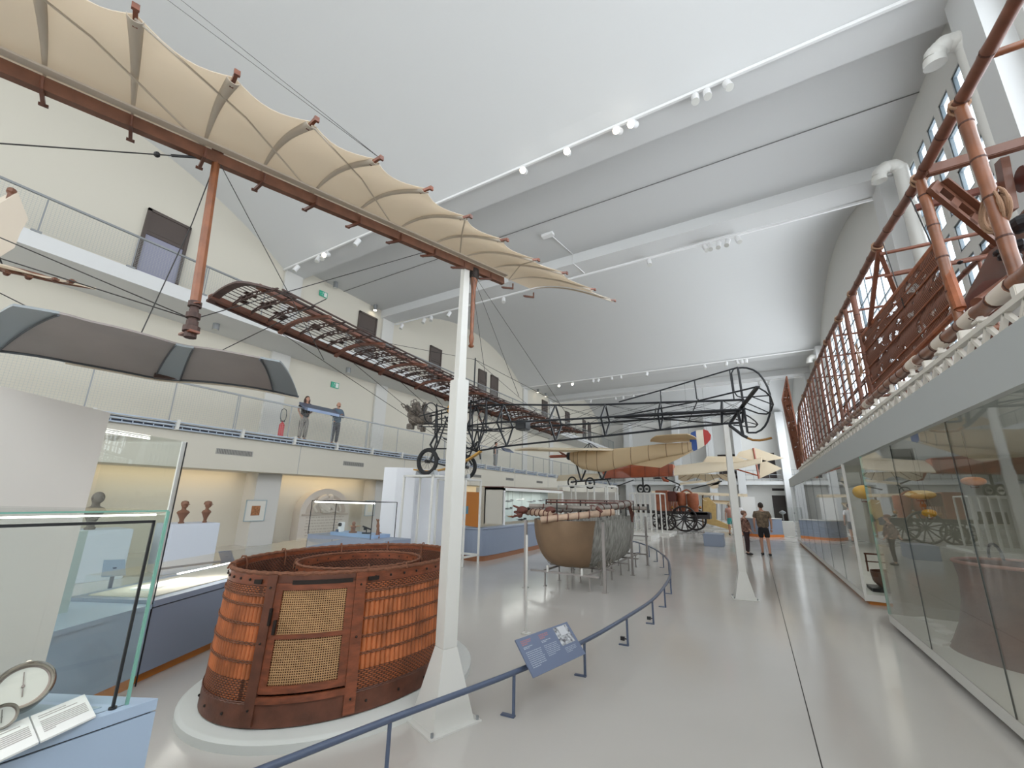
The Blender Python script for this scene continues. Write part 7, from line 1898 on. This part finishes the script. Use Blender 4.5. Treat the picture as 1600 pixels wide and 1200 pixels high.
p = AX(527, 684, -14.25); person((-14.42, p.y, zg), math.radians(-95), 1.76, 'bearded man in a blue shirt with clasped hands at the lower gallery railing', mat('blue_shirt', lin(92, 110, 128), .8), mat('dark_trousers', lin(72, 70, 76), .8), lin(120, 84, 64), bald=True, short_sl=False, bulk=1.15,
       armL=[(-.19, 0, 1.42), (-.28, -.02, 1.18), (-.08, .22, 1.16), (-.02, .24, 1.17)], armR=[(.19, 0, 1.42), (.28, -.02, 1.18), (.08, .2, 1.2), (.02, .24, 1.22)])
p = AX(777, 722, -14.3); person((-14.45, p.y, zg), math.radians(-60), 1.66, 'person in black top and wide grey trousers at the gallery railing', mat('black_top', lin(44, 40, 42), .8), mat('wide_grey', lin(128, 126, 126), .8), lin(40, 34, 32), skirt=.07, bulk=1.15, female=True)
None and person((0, 0, 0), math.radians(8), 1.68, 'man seen from behind in a camouflage shirt and black shorts, on the open floor', mat('camo_shirt', lin(88, 76, 64), .85, col2=lin(132, 114, 94), vscale=14), mat('black_shorts', lin(34, 34, 38), .8), lin(54, 42, 36), shorts=True, step=.1, bulk=1.12)
pm = AZ(1198, 868)
person((pm.x, pm.y, 0), math.radians(8), 1.70, 'man seen from behind in a camouflage shirt and black shorts, walking on the open floor', mat('camo_shirt', lin(88, 76, 64), .85, col2=lin(132, 114, 94), vscale=14), mat('black_shorts', lin(34, 34, 38), .8), lin(54, 42, 36), shorts=True, step=.1, bulk=1.12)
pw = AZ(1172, 867)
person((pw.x - .04, pw.y, 0), math.radians(-78), 1.42, 'visitor in a patterned blouse and dark trousers gazing up, beside the second mast', mat('patterned_blouse', lin(150, 112, 96), .85, col2=lin(84, 56, 50), vscale=16), mat('maroon_trousers', lin(52, 36, 38), .8), lin(110, 86, 74), cap=lin(140, 104, 88), short_sl=False, belly=.03, lean=-.03, female=True, bulk=1.3,
       armL=[(-.165, -.03, 1.42), (-.22, -.18, 1.2), (-.1, -.25, 1.0), (-.04, -.27, .96)], armR=[(.165, -.03, 1.42), (.22, -.1, 1.18), (.18, .12, 1.0), (.15, .16, .94)])
p1 = AZ(1157, 838); person((p1.x, p1.y, 0), math.radians(-10), 1.72, 'dark-haired visitor in a white shirt, right behind the second mast', mat('white_shirt', lin(214, 212, 212), .8), mat('grey_shorts', lin(96, 96, 102), .8), lin(30, 26, 26), shorts=True, step=.06)
p2 = AZ(1144, 836); person((p2.x, p2.y, 0), math.radians(15), 1.66, 'visitor in a pinkish top and teal shorts, left of the second mast', mat('pink_top', lin(176, 132, 120), .8), mat('teal_shorts', lin(70, 170, 165), .8), lin(176, 160, 140), shorts=True, step=.08, female=True)
# bag strap and bag on the white-shirted visitor, shoulder bag of the man
# board between the two on the gallery, and one by the third person
a, b = AX(476, 633, -13.93), AX(513, 645, -13.93)
RB = thing('railing_board', ((a + b) / 2), 'long slate-blue reading board on the gallery handrail between the two visitors', 'board')
MB().hexa([V((-13.9, a.y, 4.72)), V((-13.9, b.y + .35, 4.72)), V((-14.3, b.y + .35, 4.95)), V((-14.3, a.y, 4.95)), V((-13.9, a.y, 4.75)), V((-13.9, b.y + .35, 4.75)), V((-14.3, b.y + .35, 4.98)), V((-14.3, a.y, 4.98))]) 
mb = MB(); mb.hexa([V((-13.88, a.y, 4.70)), V((-13.88, b.y + .5, 4.70)), V((-14.28, b.y + .5, 4.98)), V((-14.28, a.y, 4.98)), V((-13.88, a.y, 4.82)), V((-13.88, b.y + .5, 4.82)), V((-14.28, b.y + .5, 5.05)), V((-14.28, a.y, 5.05))]); mb.build('board', M_RAILB, RB)
mb = MB(); mb.box(-13.88, -13.86, a.y + .1, b.y + .45, 4.7, 4.8); mb.build('board_edge', mat('edge_pale_blue', lin(150, 168, 200), .5), RB)
c = AX(790, 700, -13.93)
RB = thing('railing_board', c, 'small slate-blue reading board on the gallery handrail beside the person in grey trousers', 'board')
mb = MB(); mb.hexa([V((-13.88, c.y - .2, 4.70)), V((-13.88, c.y + 1.0, 4.70)), V((-14.2, c.y + 1.0, 4.95)), V((-14.2, c.y - .2, 4.95)), V((-13.88, c.y - .2, 4.78)), V((-13.88, c.y + 1.0, 4.78)), V((-14.2, c.y + 1.0, 5.0)), V((-14.2, c.y - .2, 5.0))]); mb.build('board', M_RAILB, RB)
# fire extinguisher
e = AX(440, 668, -14.4); e = V((-14.4, e.y, zg))
FX = thing('fire_extinguisher', e, 'red fire extinguisher with a hose loop on the gallery, left of the woman', 'fire extinguisher')
MB().lathe([(.085, 0), (.09, .02), (.09, .46), (.06, .52), (.03, .55), (.03, .58)], e, 18).build('cylinder', mat('extinguisher_red', lin(200, 70, 74), .4), FX, smooth=True)
MB().tube(sm([e + V((0, .03, .58)), e + V((0, .1, .72)), e + V((0, .09, .98)), e + V((0, 0, 1.05)), e + V((0, -.09, .98)), e + V((0, -.1, .72)), e + V((0, -.04, .6))]), .014, 6).build('hose', M_BLACK, FX, smooth=True)
MB().rbox(e + V((0, 0, .6)), .05, .14, .04).build('valve', M_BLACK, FX); MB().rbox(e + V((0, 0, .03)), .2, .2, .06).build('stand', M_BLACK, FX)

area('counter_lamp', tuple(C0 + d5 * .75 + n5 * .35 + V((0, 0, .88))), (0, 0, 0), .3, .9, 3, (1.0, .97, .9))
area('label_case_lamp', (G0.x - .2, -.05, 1.60), (0, math.radians(-12), 0), .2, 1.6, 3.2, (1.0, .94, .86))
area('vitrine_lamp', tuple(C0 - d5 * 1.3 + n5 * .4 + V((0, 0, 2.17))), (0, 0, 0), .4, 1.6, 9, (1.0, .95, .86))
area('block_showcase_lamp', (-7.3, 14, 1.94), (0, 0, 0), .3, 4.0, 14, (1.0, .98, .94))  # added fill lamp to lift the inside of the cream showcase
